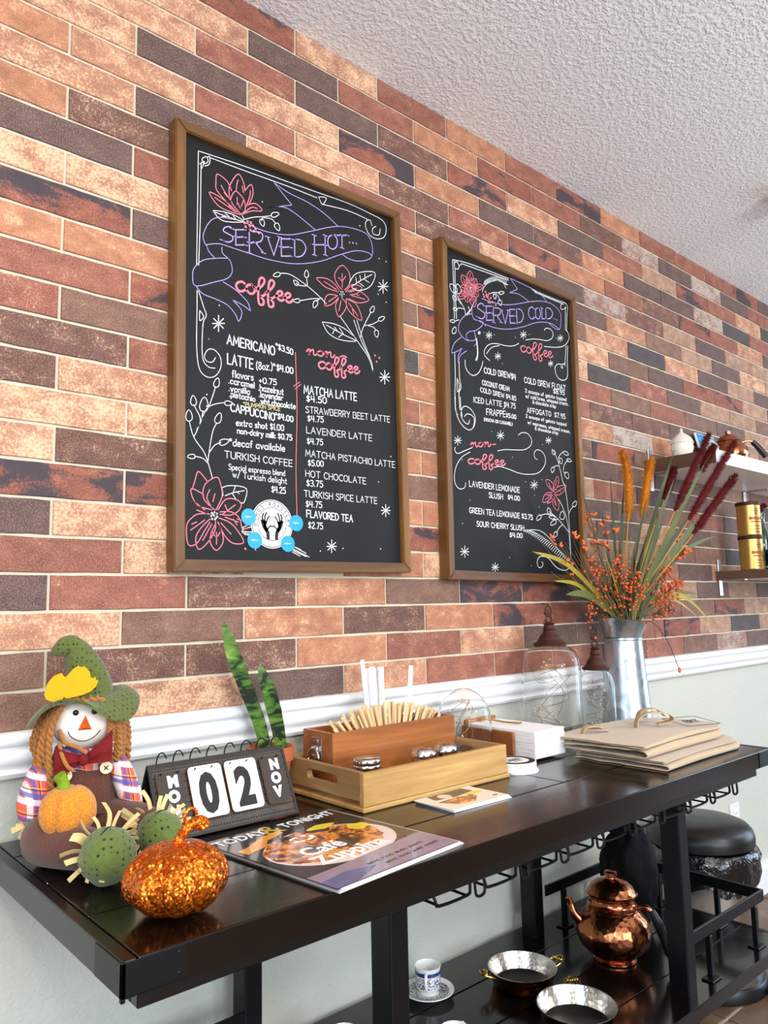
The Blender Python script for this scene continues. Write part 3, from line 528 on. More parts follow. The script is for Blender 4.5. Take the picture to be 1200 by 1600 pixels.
s|feather|w|7|104,-1236,338,-1228,517,-1303,674,-1424,811,-1519,930,-1573;115,-1231,49,-1255;115,-1231,141,-1235;145,-1234,79,-1259;145,-1234,171,-1237;175,-1239,109,-1265;175,-1239,201,-1242;204,-1245,139,-1273;204,-1245,231,-1248;234,-1253,170,-1281;234,-1253,261,-1255;264,-1262,200,-1291;264,-1262,291,-1263;294,-1271,230,-1302;294,-1271,321,-1272;324,-1281,261,-1313;324,-1281,351,-1281;354,-1292,292,-1325;354,-1292,382,-1291;385,-1303,323,-1338;385,-1303,412,-1302;415,-1315,353,-1351;415,-1315,443,-1314;445,-1328,384,-1364;445,-1328,473,-1326;476,-1341,416,-1379;476,-1341,504,-1338;507,-1354,447,-1393;507,-1354,535,-1351;537,-1368,478,-1408;537,-1368,566,-1364;568,-1382,509,-1424;568,-1382,597,-1378;599,-1397,541,-1440;599,-1397,628,-1392;630,-1412,573,-1456;630,-1412,659,-1407;661,-1428,604,-1473;661,-1428,690,-1422;693,-1444,636,-1491;693,-1444,722,-1438;724,-1461,668,-1508;724,-1461,753,-1454;755,-1477,700,-1526;755,-1477,785,-1470;787,-1495,732,-1545;787,-1495,817,-1487;819,-1512,765,-1564;819,-1512,849,-1504;851,-1530,797,-1583;851,-1530,881,-1521;882,-1549,830,-1603;882,-1549,913,-1539
s|flower|p|8|625,-746,523,-683,504,-619,586,-625,642,-671,630,-745;626,-738,657,-640,735,-555,749,-630,687,-725;637,-752,750,-674,894,-648,845,-724,743,-778,683,-777;613,-761,505,-779,444,-828,428,-894,523,-871,597,-821;622,-790,535,-856,516,-901,594,-865;647,-773,716,-825,737,-867,713,-965,625,-921,608,-835;614,-739,549,-651;570,-693,560,-657;651,-714,719,-604;660,-764,848,-679;747,-719,782,-738;600,-777,477,-861;575,-794,492,-802;645,-802,685,-916;620,-834,674,-902;683,-784,726,-854;548,-840,534,-878;599,-792,522,-886
t|COLD BREW|w|1.5|-535,458,-84,488,63|a
t|$4|w|1.6|-69,484,10,482,66|a
t|COCONUT CREAM|w|1.3|-572,318,-112,329,53|a
t|COLD BREW $4.85|w|1.3|-605,232,1,240,50|a
t|ICED LATTE $4.75|w|1.3|-720,95,-15,145,58|a
t|COLD BREW FLOAT|w|1.4|166,486,971,538,67|a
t|$8.95|w|1.4|719,460,944,481,56|a
t|2 scoops of gelato topped|w|1.1|175,374,977,409,41|a
t|w/ cold brew, whipped cream,|w|1.1|178,310,1011,359,41|a
t|& chocolate crisp|w|1.1|305,262,756,284,42|a
t|FRAPPE|w|1.4|-516,-9,-194,17,67|a
t|$5.00|w|1.5|-183,18,-11,25,46|a
t|(MOCHA OR CARAMEL)|w|1.1|-559,-84,-81,-64,33|a
t|AFFOGATO|w|1.3|195,134,651,163,59|a
t|$7.95|w|1.4|724,167,935,179,58|a
t|2 scoops of gelato topped|w|1.1|169,72,954,93,38|a
t|w/ espresso, whipped cream,|w|1.1|199,4,1023,13,38|a
t|& chocolate crisp|w|1.1|332,-48,778,-40,38|a
t|LAVENDER LEMONADE|w|1.3|-824,-834,8,-822,60|a
t|SLUSH|w|1.3|-517,-923,-289,-924,56|a
t|$4.00|w|1.5|-200,-915,3,-913,50|a
t|GREEN TEA LEMONADE|w|1.3|-835,-1115,-8,-1112,57|a
t|$3.75|w|1.5|31,-1109,222,-1114,53|a
t|SOUR CHERRY SLUSH|w|1.3|-726,-1249,60,-1246,55|a
t|$4.00|w|1.5|-190,-1333,27,-1330,49|a
s|accent|w|8|-232,102,-188,138"""]
# ------------------------------------------------------------------ console table
tb = thing('console_table', 'long espresso-stained console table with black metal legs, lower shelf and stemware rack along the wall', 'table', (.705, -.28, 0))
def tp(name, g, mat, parent=tb, **k):
    base = Vector((0, 0, 0)); q = parent
    while q is not None: base += q.location; q = q.parent
    g.v = [(a-base.x, b-base.y, c-base.z) for a, b, c in g.v]
    o = g.build(name, mat, parent, **k); return o
TX0, TX1, TY0, TY1, TZ = -.09, 1.50, -.545, -.012, .75
ends = [(-.074, 1.484)]
strips = [(-.545, -.402, [-.074, 1.484]), (-.400, -.252, [-.074, .335, .868, 1.484]), (-.250, -.104, [-.074, .56, 1.13, 1.484]), (-.102, -.012, [-.074, 1.484])]
for ya, yb, xs in strips:
    for a, b in zip(xs, xs[1:]):
        tp('plank', G().box(a+.0007, b-.0007, ya, yb, .712, TZ, .0018, seg=2), MT['table'])
for a, b in ((TX0, -.0747), (1.4847, TX1)): tp('end_board', G().box(a, b, TY0, TY1, .712, TZ, .0018, seg=2), MT['table_edge'])
for nm, b in (('apron', (-.068, 1.44, -.532, -.514)), ('apron', (-.068, 1.44, -.05, -.032)), ('apron', (-.068, -.05, -.513, -.051)), ('apron', (1.422, 1.44, -.513, -.051))):
    tp(nm, G().box(b[0], b[1], b[2], b[3], .692, .7115, .0015), MT['table_edge'])
for x, sx in ((TX0, 1), (TX1, -1)):
    for y, sy in ((TY0, 1), (TY1, -1)):
        g = G(); x_o = x-sx*.0018; y_o = y-sy*.0018
        a = sorted((x_o, x+sx*.072)); b = sorted((y_o, y)); g.box(*a, *b, .714, .7485, .0006)
        a = sorted((x_o, x)); b = sorted((y_o, y+sy*.072)); g.box(*a, *b, .714, .7485, .0006)
        g.box(*sorted((x_o, x_o+sx*.005)), *sorted((y_o, y_o+sy*.005)), .71, .7492, .0006)
        br = tp('corner_bracket', g, MT['blackmetal'])
        for zz in (.721, .742):
            tp('screw', G().add(*(lambda q: (q.v, q.f))(G().ball((x+sx*.062, y_o, zz), (.0022, .0009, .0022), 8, 5))), MT['blackmetal'], br)
LX = (.330, 1.157)
for x in LX:
    for ya, yb in ((-.525, -.48), (-.083, -.038)):
        pass
for x in LX:
    for ya, yb in ((-.481, -.436), (-.083, -.038)):
        l = tp('leg', G().box(x, x+.036, ya, yb, .012, .692, .003, seg=2), MT['blackmetal'])
        tp('foot_pad', G().box(x+.004, x+.032, ya+.004, yb-.004, 0, .012, .001), MT['black'], l)
for x in LX:
    tp('crossbar', G().box(x+.002, x+.034, -.436, -.083, .668, .692, .002), MT['blackmetal'])
# lower shelf: planks with end boards
ssh = [(-.51, -.40, [-.185, 1.594]), (-.398, -.27, [-.185, .62, 1.594]), (-.268, -.135, [-.185, .98, 1.594]), (-.133, -.014, [-.185, 1.594])]
for ya, yb, xs in ssh:
    for a, b in zip(xs, xs[1:]): tp('shelf_plank', G().box(a+.0007, b-.0007, ya, yb, .25, .28, .0018, seg=2), MT['table'])
for a, b in ((-.2, -.1855), (1.5945, 1.61)): tp('shelf_end_board', G().box(a, b, -.51, -.014, .25, .28, .0018), MT['table_edge'])
def gallery(xl, xe, sgn):
    g = G(); z0, z1 = .372, .398
    a, b = sorted((xl, xe)); g.box(a, b, -.4775, -.4715, z0, z1, .0008); g.box(a, b, -.0935, -.0875, z0, z1, .0008)
    e = sorted((xe, xe-sgn*.006)); g.box(*e, -.4715, -.0935, z0, z1, .0008)
    r = tp('gallery_rail', g, MT['blackmetal'])
    posts = [(xl+sgn*.075, -.4745), (xe-sgn*.052, -.4745), (xl+sgn*.075, -.0905), (xe-sgn*.052, -.0905), (xe-sgn*.003, -.36), (xe-sgn*.003, -.2)]
    for x, y in posts:
        p = tp('gallery_post', G().box(x-.006, x+.006, y-.006, y+.006, .284, .3715, .001), MT['blackmetal'])
        tp('post_flange', G().box(x-.02, x+.02, y-.014, y+.014, .2803, .284, .001), MT['blackmetal'], p)
gallery(1.193, 1.55, 1); gallery(.325, -.14, -1)
x = .395
k = 0
while x < 1.36:
    if True:
        a, b = x, x+.083; ang = .012
        tp('stemware_wire', G().tube([(a, -.50, .69), (a+.004, -.505, .672), (a+ang, -.505, .664), (b-ang, -.505, .664), (b-.004, -.505, .672), (b, -.50, .69)], .0026, 6, sm=3)
           .tube([(a+ang, -.503, .664), (a+ang, -.1, .664), (a+ang, -.08, .69)], .0022, 6).tube([(b-ang, -.503, .664), (b-ang, -.1, .664), (b-ang, -.08, .69)], .0022, 6), MT['blackmetal'])
        c, d = b+.003, b+.024
        tp('stemware_wire', G().tube([(c, -.508, .69), (c, -.51, .665), (c+.006, -.51, .659), (d-.006, -.51, .659), (d, -.51, .665), (d, -.508, .69)], .0024, 6, sm=3), MT['blackmetal'])
    x += .11
# ------------------------------------------------------------------ stroke lettering
GL = {}
def defg(s):
    for line in s.strip().split('\n'):
        ch, wd, *rest = line.split(' ', 2); GL[ch] = (float(wd), [(q.startswith('~'), [tuple(float(x) for x in p.split(',')) for p in q.lstrip('~').split()]) for q in rest[0].split(';')] if rest else [])
defg('''A 6 0,0 3,10 6,0;1.2,3.8 4.8,3.8
B 5.5 0,0 0,10;~0,10 4,9.6 4.6,7.6 3.6,5.4 0,5.2;~0,5.2 4.4,5 5.5,2.6 4.2,.4 0,0
C 5.5 ~5.5,8.4 3.6,10 1.2,8.8 0,5 1.2,1.2 3.6,0 5.5,1.4
D 5.6 0,0 0,10;~0,10 3.6,9.2 5.6,5 3.6,.8 0,0
E 4.8 4.8,10 0,10 0,0 4.8,0;0,5.2 4.2,5.2
F 4.6 4.6,10 0,10 0,0;0,5.2 4,5.2
G 5.8 ~5.6,8.6 3.6,10 1.2,8.8 0,5 1.2,1.2 3.6,0 5.4,1.4 5.6,4.4;3.4,4.6 5.8,4.6
H 5.4 0,0 0,10;5.4,0 5.4,10;0,5.2 5.4,5.2
I .6 .3,0 .3,10
J 4 ~4,10 4,3 3,.4 1,.2 0,2
K 5 0,0 0,10;5,10 0,4.4;1.4,5.8 5,0
L 4.4 0,10 0,0 4.4,0
M 6.8 0,0 .6,10 3.4,3 6.2,10 6.8,0
N 5.4 0,0 0,10 5.4,0 5.4,10
O 6 ~3,10 .8,8.6 0,5 .8,1.4 3,0 5.2,1.4 6,5 5.2,8.6 3,10
P 5 0,0 0,10;~0,10 4.4,9.4 5,7.2 4,5 0,4.6
R 5.2 0,0 0,10;~0,10 4.2,9.5 4.9,7.3 3.8,5.2 0,4.8;2.2,4.9 5.2,0
S 4.8 ~4.6,8.6 3,10 .8,9 .4,7 2.6,5.3 4.6,3.6 4.6,1.2 2.6,0 0,1.2
T 6 0,10 6,10;3,10 3,0
U 5.6 ~0,10 0,3 1,.6 2.8,0 4.6,.6 5.6,3 5.6,10
V 6 0,10 3,0 6,10
W 8 0,10 2,0 4,7.5 6,0 8,10
X 5.4 0,0 5.4,10;0,10 5.4,0
Y 5.6 0,10 2.8,4.8 5.6,10;2.8,4.8 2.8,0
Z 5.2 0,10 5.2,10 0,0 5.2,0
a 4.4 ~4.2,5 2.4,6 .4,4.6 .2,1.6 1.8,0 3.6,.8 4.2,3;4.3,6 4.3,0
b 4.4 0,10 0,0;~0,3.4 1,5.6 3,6 4.4,4 4.2,1.4 2.4,0 0,1.4
c 3.8 ~3.8,5 2.2,6 .4,4.8 0,3 .6,1 2.2,0 3.8,1
d 4.4 4.4,10 4.4,0;~4.4,4.6 2.6,6 .6,4.8 0,2.8 1,.4 3,0 4.4,1.8
e 4.2 ~.2,3.2 4,3.4 3.4,5.4 2,6 .4,4.8 0,2.6 1,.4 2.6,0 4,1
f 3.2 ~3.2,9.4 2,10 1.2,8.6 1.2,0;0,5.8 2.8,5.8
g 4.4 ~4.2,5 2.4,6 .4,4.6 .2,1.6 1.8,0 3.6,.8 4.2,3;~4.3,6 4.3,-1.6 3,-3 .8,-2.6
h 4.2 0,10 0,0;~0,3.4 1.4,5.8 3.4,5.8 4.2,4 4.2,0
i .6 .3,6 .3,0;.3,8 .3,8.4
k 4 0,10 0,0;3.8,6 0,2.6;1.2,3.6 4,0
l .6 .3,10 .3,0
m 6.6 0,6 0,0;~0,4 1.2,6 2.8,5.6 3.2,4 3.2,0;~3.2,4 4.4,6 6,5.6 6.5,4 6.5,0
n 4.2 0,6 0,0;~0,3.6 1.4,5.8 3.4,5.8 4.2,4 4.2,0
o 4.4 ~2.2,6 .4,4.8 0,3 .4,1.2 2.2,0 4,1.2 4.4,3 4,4.8 2.2,6
p 4.4 0,6 0,-3.4;~0,3.4 1,5.6 3,6 4.4,4 4.2,1.4 2.4,0 0,1.4
r 3 0,6 0,0;~0,3.4 1.2,5.6 3,5.6
s 3.8 ~3.6,5.2 2,6 .4,5 1,3.6 3,2.6 3.4,1 1.8,0 0,.8
t 3.2 ~1.4,9 1.4,1.2 2,0 3.2,.4;0,6 3,6
u 4.2 ~0,6 0,2 1,.2 3,.2 4.2,2.4;4.2,6 4.2,0
v 4.2 0,6 2.1,0 4.2,6
w 5.8 0,6 1.5,0 2.9,5 4.3,0 5.8,6
x 4 0,0 4,6;0,6 4,0
y 4.2 0,6 2.2,.4;~4.2,6 1.6,-2 0,-3
z 4 0,6 4,6 0,0 4,0
0 5 ~2.5,10 .4,8.4 0,5 .4,1.6 2.5,0 4.6,1.6 5,5 4.6,8.4 2.5,10
1 1.4 0,8.4 1,10 1,0
2 4.8 ~0,8 1.4,9.9 3.6,9.8 4.6,7.6 3,4.4 0,0;0,0 4.8,0
3 4.6 ~.2,9 2.2,10 4.2,8.8 3.8,6.2 1.8,5.4;~1.8,5.4 4.4,4.6 4.6,1.8 2.4,0 0,1
4 5 3.8,0 3.8,10;0.4,10 0,4.4 5,4.4
5 4.6 4.4,10 .6,10 .4,5.8;~.4,5.8 3,6.2 4.6,4 4.2,1 2,0 0,.8
6 4.6 ~4,9.8 1.4,7.6 0,4 .8,.8 2.6,0 4.4,1.4 4.4,4 2.4,5.4 .4,3.8
7 4.4 0,10 4.4,10 1.4,0
8 4.6 ~2.3,5.3 .4,7 .6,9.2 2.3,10 4,9.2 4.2,7 2.3,5.3 .2,3.4 .2,1.2 2.3,0 4.4,1.2 4.4,3.4 2.3,5.3
9 4.6 ~4.2,6.4 2.4,4.8 .4,6.2 .4,8.6 2.2,10 4,9 4.3,6.4 4,2.4 2.6,0
$ 4.4 ~4.2,8 2.2,9.2 .4,8 .8,6 3.6,4.2 4.2,2.2 2.2,.8 0,2;2.2,10.6 2.2,-.6
* 3 1.5,10 1.5,6.4;0,9.2 3,7.2;0,7.2 3,9.2
. .8 .3,.1 .5,.5
, 1 .8,.8 .2,-1.4
( 1.8 ~1.8,11 .2,8 0,4 .4,1 1.8,-1.4
) 1.8 ~0,11 1.6,8 1.8,4 1.4,1 0,-1.4
/ 4 0,-1 4,10.6
- 2.6 0,3.4 2.6,3.4
+ 4 2,1.6 2,6.4;0,4 4,4
& 5.4 ~5.2,3.6 3.6,.6 1.4,0 .2,1.8 1,4.2 3.4,6.4 3.6,8.8 2.2,9.8 1,8.4 1.6,6 5.4,0''')
GS = {'c': (4.6, '~4.2,4.6 3,5.2 1.2,4 .8,2 1.8,.2 3.4,.4 5,2.2'), 'o': (4.4, '~2.6,5 .8,4 .4,2 1.6,.1 3.2,.6 3.8,2.8 2.6,5;~3.2,4.2 4.2,3.6 5,4.2'),
      'f': (4.2, '~0,2.4 2.4,5.4 3.6,8.6 2.7,10 1.5,8.6 1,4 .9,-2 1.4,-4.4 2.8,-4.2 3.1,-2 1.6,-.2;~1.6,-.2 3,.5 4.4,2.4'), 'e': (3.6, '~0,2 2.2,2.8 3,4.4 2,5.2 .8,3.8 .8,1.4 1.8,.1 3,.4 4.2,2.2'),
      'n': (6, '~0,2.6 1,4.8 1.8,4.6 1.4,0;~1.4,1 2.8,4.6 4,4.8 4,1.6 4.6,.1 5.4,.6 6.4,3')}
GS = {k: (v[0], [(q.startswith('~'), [tuple(float(x) for x in p.split(',')) for p in q.strip().lstrip('~').split()]) for q in v[1].split(';')]) for k, v in GS.items()}
def ribbon(g, pts, wd, y, closed=False):
    P = [Vector((p[0], p[1])) for p in pts]; Q = [P[0]]
    for p in P[1:]:
        if (p-Q[-1]).length > 1e-5: Q.append(p)
    if len(Q) < 2: Q.append(Q[0]+Vector((wd*.5, 0)))
    m = len(Q); o = len(g.v); h = wd/2
    d0 = (Q[1]-Q[0]).normalized(); d1 = (Q[-1]-Q[-2]).normalized()
    Q[0] = Q[0]-d0*h*.6; Q[-1] = Q[-1]+d1*h*.6
    for i in range(m):
        a = (Q[i]-Q[i-1]).normalized() if i else None; b = (Q[i+1]-Q[i]).normalized() if i < m-1 else None
        t = (a+b) if (a is not None and b is not None) else (a if a is not None else b)
        if t.length < .2: t = b
        t.normalize(); n = Vector((-t.y, t.x)); k = h
        if a is not None and b is not None: k = h/max(.45, abs(n.dot(Vector((-a.y, a.x)))))
        g.v += [(Q[i].x+n.x*k, y, Q[i].y+n.y*k), (Q[i].x-n.x*k, y, Q[i].y-n.y*k)]
    for i in range(m-1): g.f.append((o+2*i, o+2*i+1, o+2*i+3, o+2*i+2))
def strokes_text(g, txt, u0, v0, u1, v1, h, wd, y, font='a', inlay=None):
    T = GS if font == 's' else GL
    gap = 1.9 if font != 's' else -.1; items = []; x = 0
    for ch in txt:
        if ch == ' ': x += 3.6; continue
        q = T.get(ch)
        if q is None: x += 3; continue
        items.append((x, q)); x += q[0]+gap
    tot = max(x-gap, .1)
    if len(txt) == 1: tot = max(items[0][1][0], 2)
    du, dv = (u1-u0)/tot, (v1-v0)/tot; s = h/10
    for x, (w_, st) in items:
        for sm, pts in st:
            pp = [(u0+(x+p[0])*du, v0+(x+p[0])*dv+p[1]*s) for p in pts]
            if sm: pp = [(q.x, q.y) for q in crom([(a, b, 0) for a, b in pp], 4)]
            ribbon(g, pp, wd, y)
            if font == 'r':
                for e in (pp[0], pp[-1]): ribbon(g, [(e[0]-.006, e[1]), (e[0]+.006, e[1])], wd*.8, y)
# ------------------------------------------------------------------ chalkboards
def chalkboard(idx, label, cx, cz, th, W, Hh, sw):
    r = thing('chalkboard', label, 'menu board', (cx, 0, cz), rot=(0, th, 0))
    fw = .023
    G().box(-W/2+.004, W/2-.004, -.021, -.012, -Hh/2+.004, Hh/2-.004).build('board_panel', MT['board'], r)
    def rail(poly, mat):
        g = G(); n = len(poly); v = [(x, -.034, z) for x, z in poly]+[(x, -.0012, z) for x, z in poly]
        c = [sum(p[0] for p in poly)/4, sum(p[1] for p in poly)/4]
        g.add(v, [tuple(range(n)), tuple(range(n, 2*n))[::-1]]+[(i, i+n, (i+1) % n+n, (i+1) % n) for i in range(n)])
        bm = bmesh.new(); me = g.mesh('frame_rail', mat); bm.from_mesh(me)
        bmesh.ops.recalc_face_normals(bm, faces=bm.faces[:]); bmesh.ops.bevel(bm, geom=[e for e in bm.edges if all(abs(q.co.y+.034) < 1e-5 for q in e.verts)], offset=.0022, segments=2, affect='EDGES')
        bm.to_mesh(me); bm.free(); part('frame_rail', me, r)
    a, b, c, d = W/2, Hh/2, W/2-fw, Hh/2-fw; e = .0002
    rail([(-a, -b+e), (-c, -d), (-c, d), (-a, b-e)], MT['frame']); rail([(a, -b+e), (a, b-e), (c, d), (c, -d)], MT['frame'])
    rail([(-a+e, b), (-c+e, d), (c-e, d), (a-e, b)], MT['frame_h']); rail([(-a+e, -b), (a-e, -b), (c-e, -d), (-c+e, -d)], MT['frame_h'])
    q = 1/4000; yy = -.0214; groups = {}; ln = 0
    for line in CHALK[idx].split('\n'):
        p = line.split('|')
        if p[0] == 's':
            key = (p[1], p[2], ln); g = groups.setdefault(key, G()); ln += 1
            for poly in p[4].split(';'):
                n = list(map(int, poly.split(','))); pts = [(n[i]*q, n[i+1]*q) for i in range(0, len(n), 2)]
                if len(pts) > 2 and p[1] not in ('star',): pts = [(v.x, v.y) for v in crom([(a_, b_, 0) for a_, b_ in pts], 4)]
                ribbon(g, pts, float(p[3])*sw*(1.8 if p[1] == 'dot' else 1), yy-(ln % 7)*.00002)
        elif p[0] == 't':
            n = [int(x)*q for x in p[4].split(',')]; g = G()
            strokes_text(g, p[1], *n, float(p[3])*(.0016 if p[5] != 's' else .0016)*(1.0 if idx else 1), yy-.0002, p[5])
            g.build('lettering', CH[p[2]], r)
        else:
            lx, lz = [int(x)*q for x in p[1].split(',')]; R = .051
            g = G().prism([(R*math.cos(a), R*math.sin(a)) for a in [2*PI*k/48 for k in range(48)]], 0, .0003, TR(lx, -.0218, lz, PI/2))
            st = g.build('logo_sticker', MT['white'], r)
            g = G()
            for rad, w_ in ((.0485, .0016), (.0345, .0014)):
                ribbon(g, [(lx+rad*math.cos(a), lz+rad*math.sin(a)) for a in [2*PI*k/40 for k in range(41)]], w_, -.0223)
            for wrd, a0, a1 in (("ETHOS ROASTERY", 190, -10),):
                for k, ch in enumerate(wrd):
                    if ch == ' ': continue
                    a = math.radians(a0+(a1-a0)*(k+.5)/len(wrd)); w_, stt = GL[ch]; s_ = .00080
                    for sm, pts in stt:
                        pp = [(lx+(.0372+p_[1]*s_)*math.cos(a)+(p_[0]-w_/2)*s_*math.sin(a), lz+(.0372+p_[1]*s_)*math.sin(a)-(p_[0]-w_/2)*s_*math.cos(a)) for p_ in pts]
                        ribbon(g, pp, .0014, -.0223)
            for s_ in (-1, 1):   # two cupped hands around a bean
                for pts, w_ in (([(.010, -.030), (.011, -.018), (.020, -.006), (.024, .006)], .008), ([(.013, -.014), (.018, -.004), (.017, .004)], .007), ([(.022, .002), (.024, .014), (.021, .021)], .0035), ([(.018, .000), (.018, .014), (.014, .023)], .0035), ([(.016, -.002), (.012, .010), (.007, .016)], .0032), ([(.012, -.012), (.007, -.006), (.002, -.004)], .003)):
                    ribbon(g, [(lx+s_*x_, lz+z_) for x_, z_ in pts], w_, -.0223)
            ribbon(g, [(lx+.008*math.cos(a)*.8, lz+.004+.011*math.sin(a)) for a in [2*PI*k/16 for k in range(17)]], .0012, -.0223)
            ribbon(g, [(lx, lz-.005), (lx+.002, lz+.002), (lx-.002, lz+.006), (lx, lz+.013)], .001, -.0223)
            g.build('logo_print', MT['blackink'], st)
            for dn in p[2].split(';'):
                dx, dz = [int(x)*q for x in dn.split(',')]
                d = G().prism([(.0172*math.cos(a), .0172*math.sin(a)) for a in [2*PI*k/28 for k in range(28)]], 0, .0006, TR(dx, -.0225, dz, PI/2)).build('round_sticker', MT['bluedot'], r)
                g = G(); ribbon(g, [(dx-.009, dz-.001), (dx-.005, dz+.002), (dx-.003, dz-.002), (dx, dz+.002), (dx+.003, dz-.001), (dx+.007, dz+.001)], .0008, -.0233); g.build('sticker_print', MT['white'], d)
    nm = dict(border='border_drawing', ribbon='banner_drawing', flower='flower_drawing', leaf='leaf_drawing', sprig='sprig_drawing', star='star_drawing', dot='dot_drawing', divider='divider_line', dash='dash_mark', swirl='swirl_drawing', feather='feather_drawing', accent='accent_mark')
    for (k, c_, _), g in groups.items(): g.build(nm.get(k, k), CH[c_], r, kind='stuff' if k in ('dot', 'leaf', 'ribbon', 'border') else None)
MT['bluedot'] = plain('cyan_sticker', (38, 160, 232), .3, coat=.3, var=.12, vs=60)
chalkboard(0, 'larger black chalkboard menu headed SERVED HOT with oak frame', .5045, 1.635, -.0095, .606, .908, .00025)
chalkboard(1, 'black chalkboard menu headed SERVED COLD in oak frame behind the dried bouquet', 1.247, 1.62, .012, .606, .908, .00021)
# ------------------------------------------------------------------ scarecrow
def plaid_mat():
    t = NT('plaid_cloth'); co = t.coord('Object'); sp = t.n('ShaderNodeSeparateXYZ'); t.l(co, sp.inputs[0])
    def stripe(v, per, off, wd):
        return t.math('LESS_THAN', t.math('FRACT', t.math('ADD', t.math('MULTIPLY', v, 1/per), off)), wd)
    ax = t.math('ADD', sp.outputs[0], t.math('MULTIPLY', sp.outputs[1], .6)); z = t.math('ADD', sp.outputs[2], t.math('MULTIPLY', sp.outputs[0], .25)); per = .034
    c = lin((232, 98, 78))
    for v, a in ((ax, 0), (z, .1)):
        c = t.mix(t.math('MULTIPLY', stripe(v, per, a, .24), .7), c, lin((242, 240, 244)))
        c = t.mix(t.math('MULTIPLY', stripe(v, per, a+.7, .17), .8), c, lin((52, 84, 160)))
        c = t.mix(t.math('MULTIPLY', stripe(v, per, a+.42, .04), .9), c, lin((30, 26, 40)))
        c = t.mix(t.math('MULTIPLY', stripe(v, per, a+.34, .03), .8), c, lin((236, 196, 90)))
    t.base(c); t.set(Roughness=.9); t.bump(t.noise(co, 900, 2), .2, .0006); return t.m
def weave(name, col, sc=900, var=.25, dots=None):
    t = NT(name); co = t.coord('Object'); v = t.n('ShaderNodeTexVoronoi'); v.inputs['Scale'].default_value = sc*.35; t.l(co, v.inputs['Vector'])
    f = t.noise(co, sc, 2); c = lin(col); a = tuple(x*(1-var) for x in c[:3])+(1,); b = tuple(min(1, x*(1+var)) for x in c[:3])+(1,)
    m_ = t.mix(v.outputs['Distance'], a, b)
    if dots:
        w = t.n('ShaderNodeTexVoronoi'); w.inputs['Scale'].default_value = dots[0]; w.inputs['Randomness'].default_value = .25; t.l(t.coord('Object', dots[2] if len(dots) > 2 else (1, 1, 1)), w.inputs['Vector'])
        m_ = t.mix(t.step(w.outputs['Distance'], .2, .3), lin(dots[1]), m_)
    t.base(m_); t.set(Roughness=.95); t.b.inputs['Sheen Weight'].default_value = .25; t.bump(t.math('ADD', v.outputs['Distance'], f), .5, .0012); return t.m
MT['plaid'] = plaid_mat()
MT['burlap'] = weave('brown_burlap', (92, 52, 38), 1100, .35)
MT['green_felt'] = weave('green_stitched_felt', (86, 96, 38), 500, .15, (150, (34, 40, 16)))
MT['green_ball'] = weave('green_stitched_ball', (92, 108, 46), 500, .15, (125, (30, 38, 16)))
MT['orange_burlap'] = weave('orange_burlap', (214, 130, 30), 900, .35)
MT['yarn'] = plain('rust_yarn', (168, 106, 40), .95, var=.35, vs=220, bump=.6, bs=600, sheen=.3)
MT['maroon'] = plain('maroon_velvet', (112, 8, 12), .9, var=.25, vs=80)
MT['leaf_y'] = plain('yellow_felt', (236, 158, 8), .9, var=.1, vs=60, bump=.3, bs=400)
MT['orange_felt'] = plain('orange_felt', (222, 96, 14), .9)
MT['raffia'] = plain('raffia', (214, 190, 128), .8, var=.2, vs=60)
MT['button'] = plain('cream_button', (236, 216, 168), .4, var=.06, vs=200)
MT['stem_green'] = plain('green_pipe', (120, 150, 24), .9, bump=.5, bs=400)
S = thing('scarecrow_doll', 'seated fabric scarecrow doll in a green hat, plaid shirt and brown overalls', 'doll', (.012, -.135, TZ), math.radians(-19))
def wob(seed, amp, fr): return lambda d: 1+amp*noise.noise(Vector((d.x*fr+seed, d.y*fr, d.z*fr)))
# local frame: doll faces -y
torso = G().ball((0, .012, .079), (.052, .042, .074), 28, 20, wob(1, .12, 3)).build('overalls', MT['burlap'], S, True, 80)
g = G()
def patch(cx, cz, rx, rz, y0, seed, bow=.012, n=12, m=10):
    g = G(); v = []; f = []
    for j in range(m+1):
        for i in range(n+1):
            x = cx-rx+2*rx*i/n; z = cz-rz+2*rz*j/m; y = y0-bow*(1-((x-cx)/rx)**2)*(1-.4*((z-cz)/rz)**2)
            v.append((x, y, z))
    for j in range(m):
        for i in range(n): f.append((j*(n+1)+i, j*(n+1)+i+1, (j+1)*(n+1)+i+1, (j+1)*(n+1)+i))
    k = len(v); v += [(x, y+.0025, z) for x, y, z in v]; f += [tuple(i+k for i in q[::-1]) for q in f]
    b = [i for i in range(n+1)]+[(j+1)*(n+1)-1 for j in range(1, m+1)]+[m*(n+1)+i for i in range(n-1, -1, -1)]+[j*(n+1) for j in range(m-1, 0, -1)]
    for a_, b_ in zip(b, b[1:]+b[:1]): f.append((a_, a_+k, b_+k, b_))
    return g.add(v, f)
G().ball((0, .008, .122), (.047, .034, .036), 24, 14).build('shirt_front', MT['plaid'], S, True, 80)
patch(.004, .088, .034, .032, -.030, 0, .008).build('overall_bib', MT['burlap'], S, True, 60)
for sx in (-1, 1):
    G().tube([(sx*.030+.004, -.036, .122), (sx*.036, -.026, .14), (sx*.034, .0, .152)], .0065, 8, sm=4).build('overall_strap', MT['burlap'], S, True)
    b = G().lathe([(0, 0), (.0075, 0), (.009, .0012), (.009, .003), (.0075, .0036), (.006, .003), (0, .003)], 20, M=TR(sx*.028+.004, -.0395, .121+.003*sx, PI/2)).build('button', MT['button'], S, True)
    G().tube([(sx*.028+.001, -.0432, .118+.003*sx), (sx*.028+.007, -.0432, .124+.003*sx)], .0008, 5).tube([(sx*.028+.007, -.0432, .118+.003*sx), (sx*.028+.001, -.0432, .124+.003*sx)], .0008, 5).build('button_thread', MT['blackink'], b)
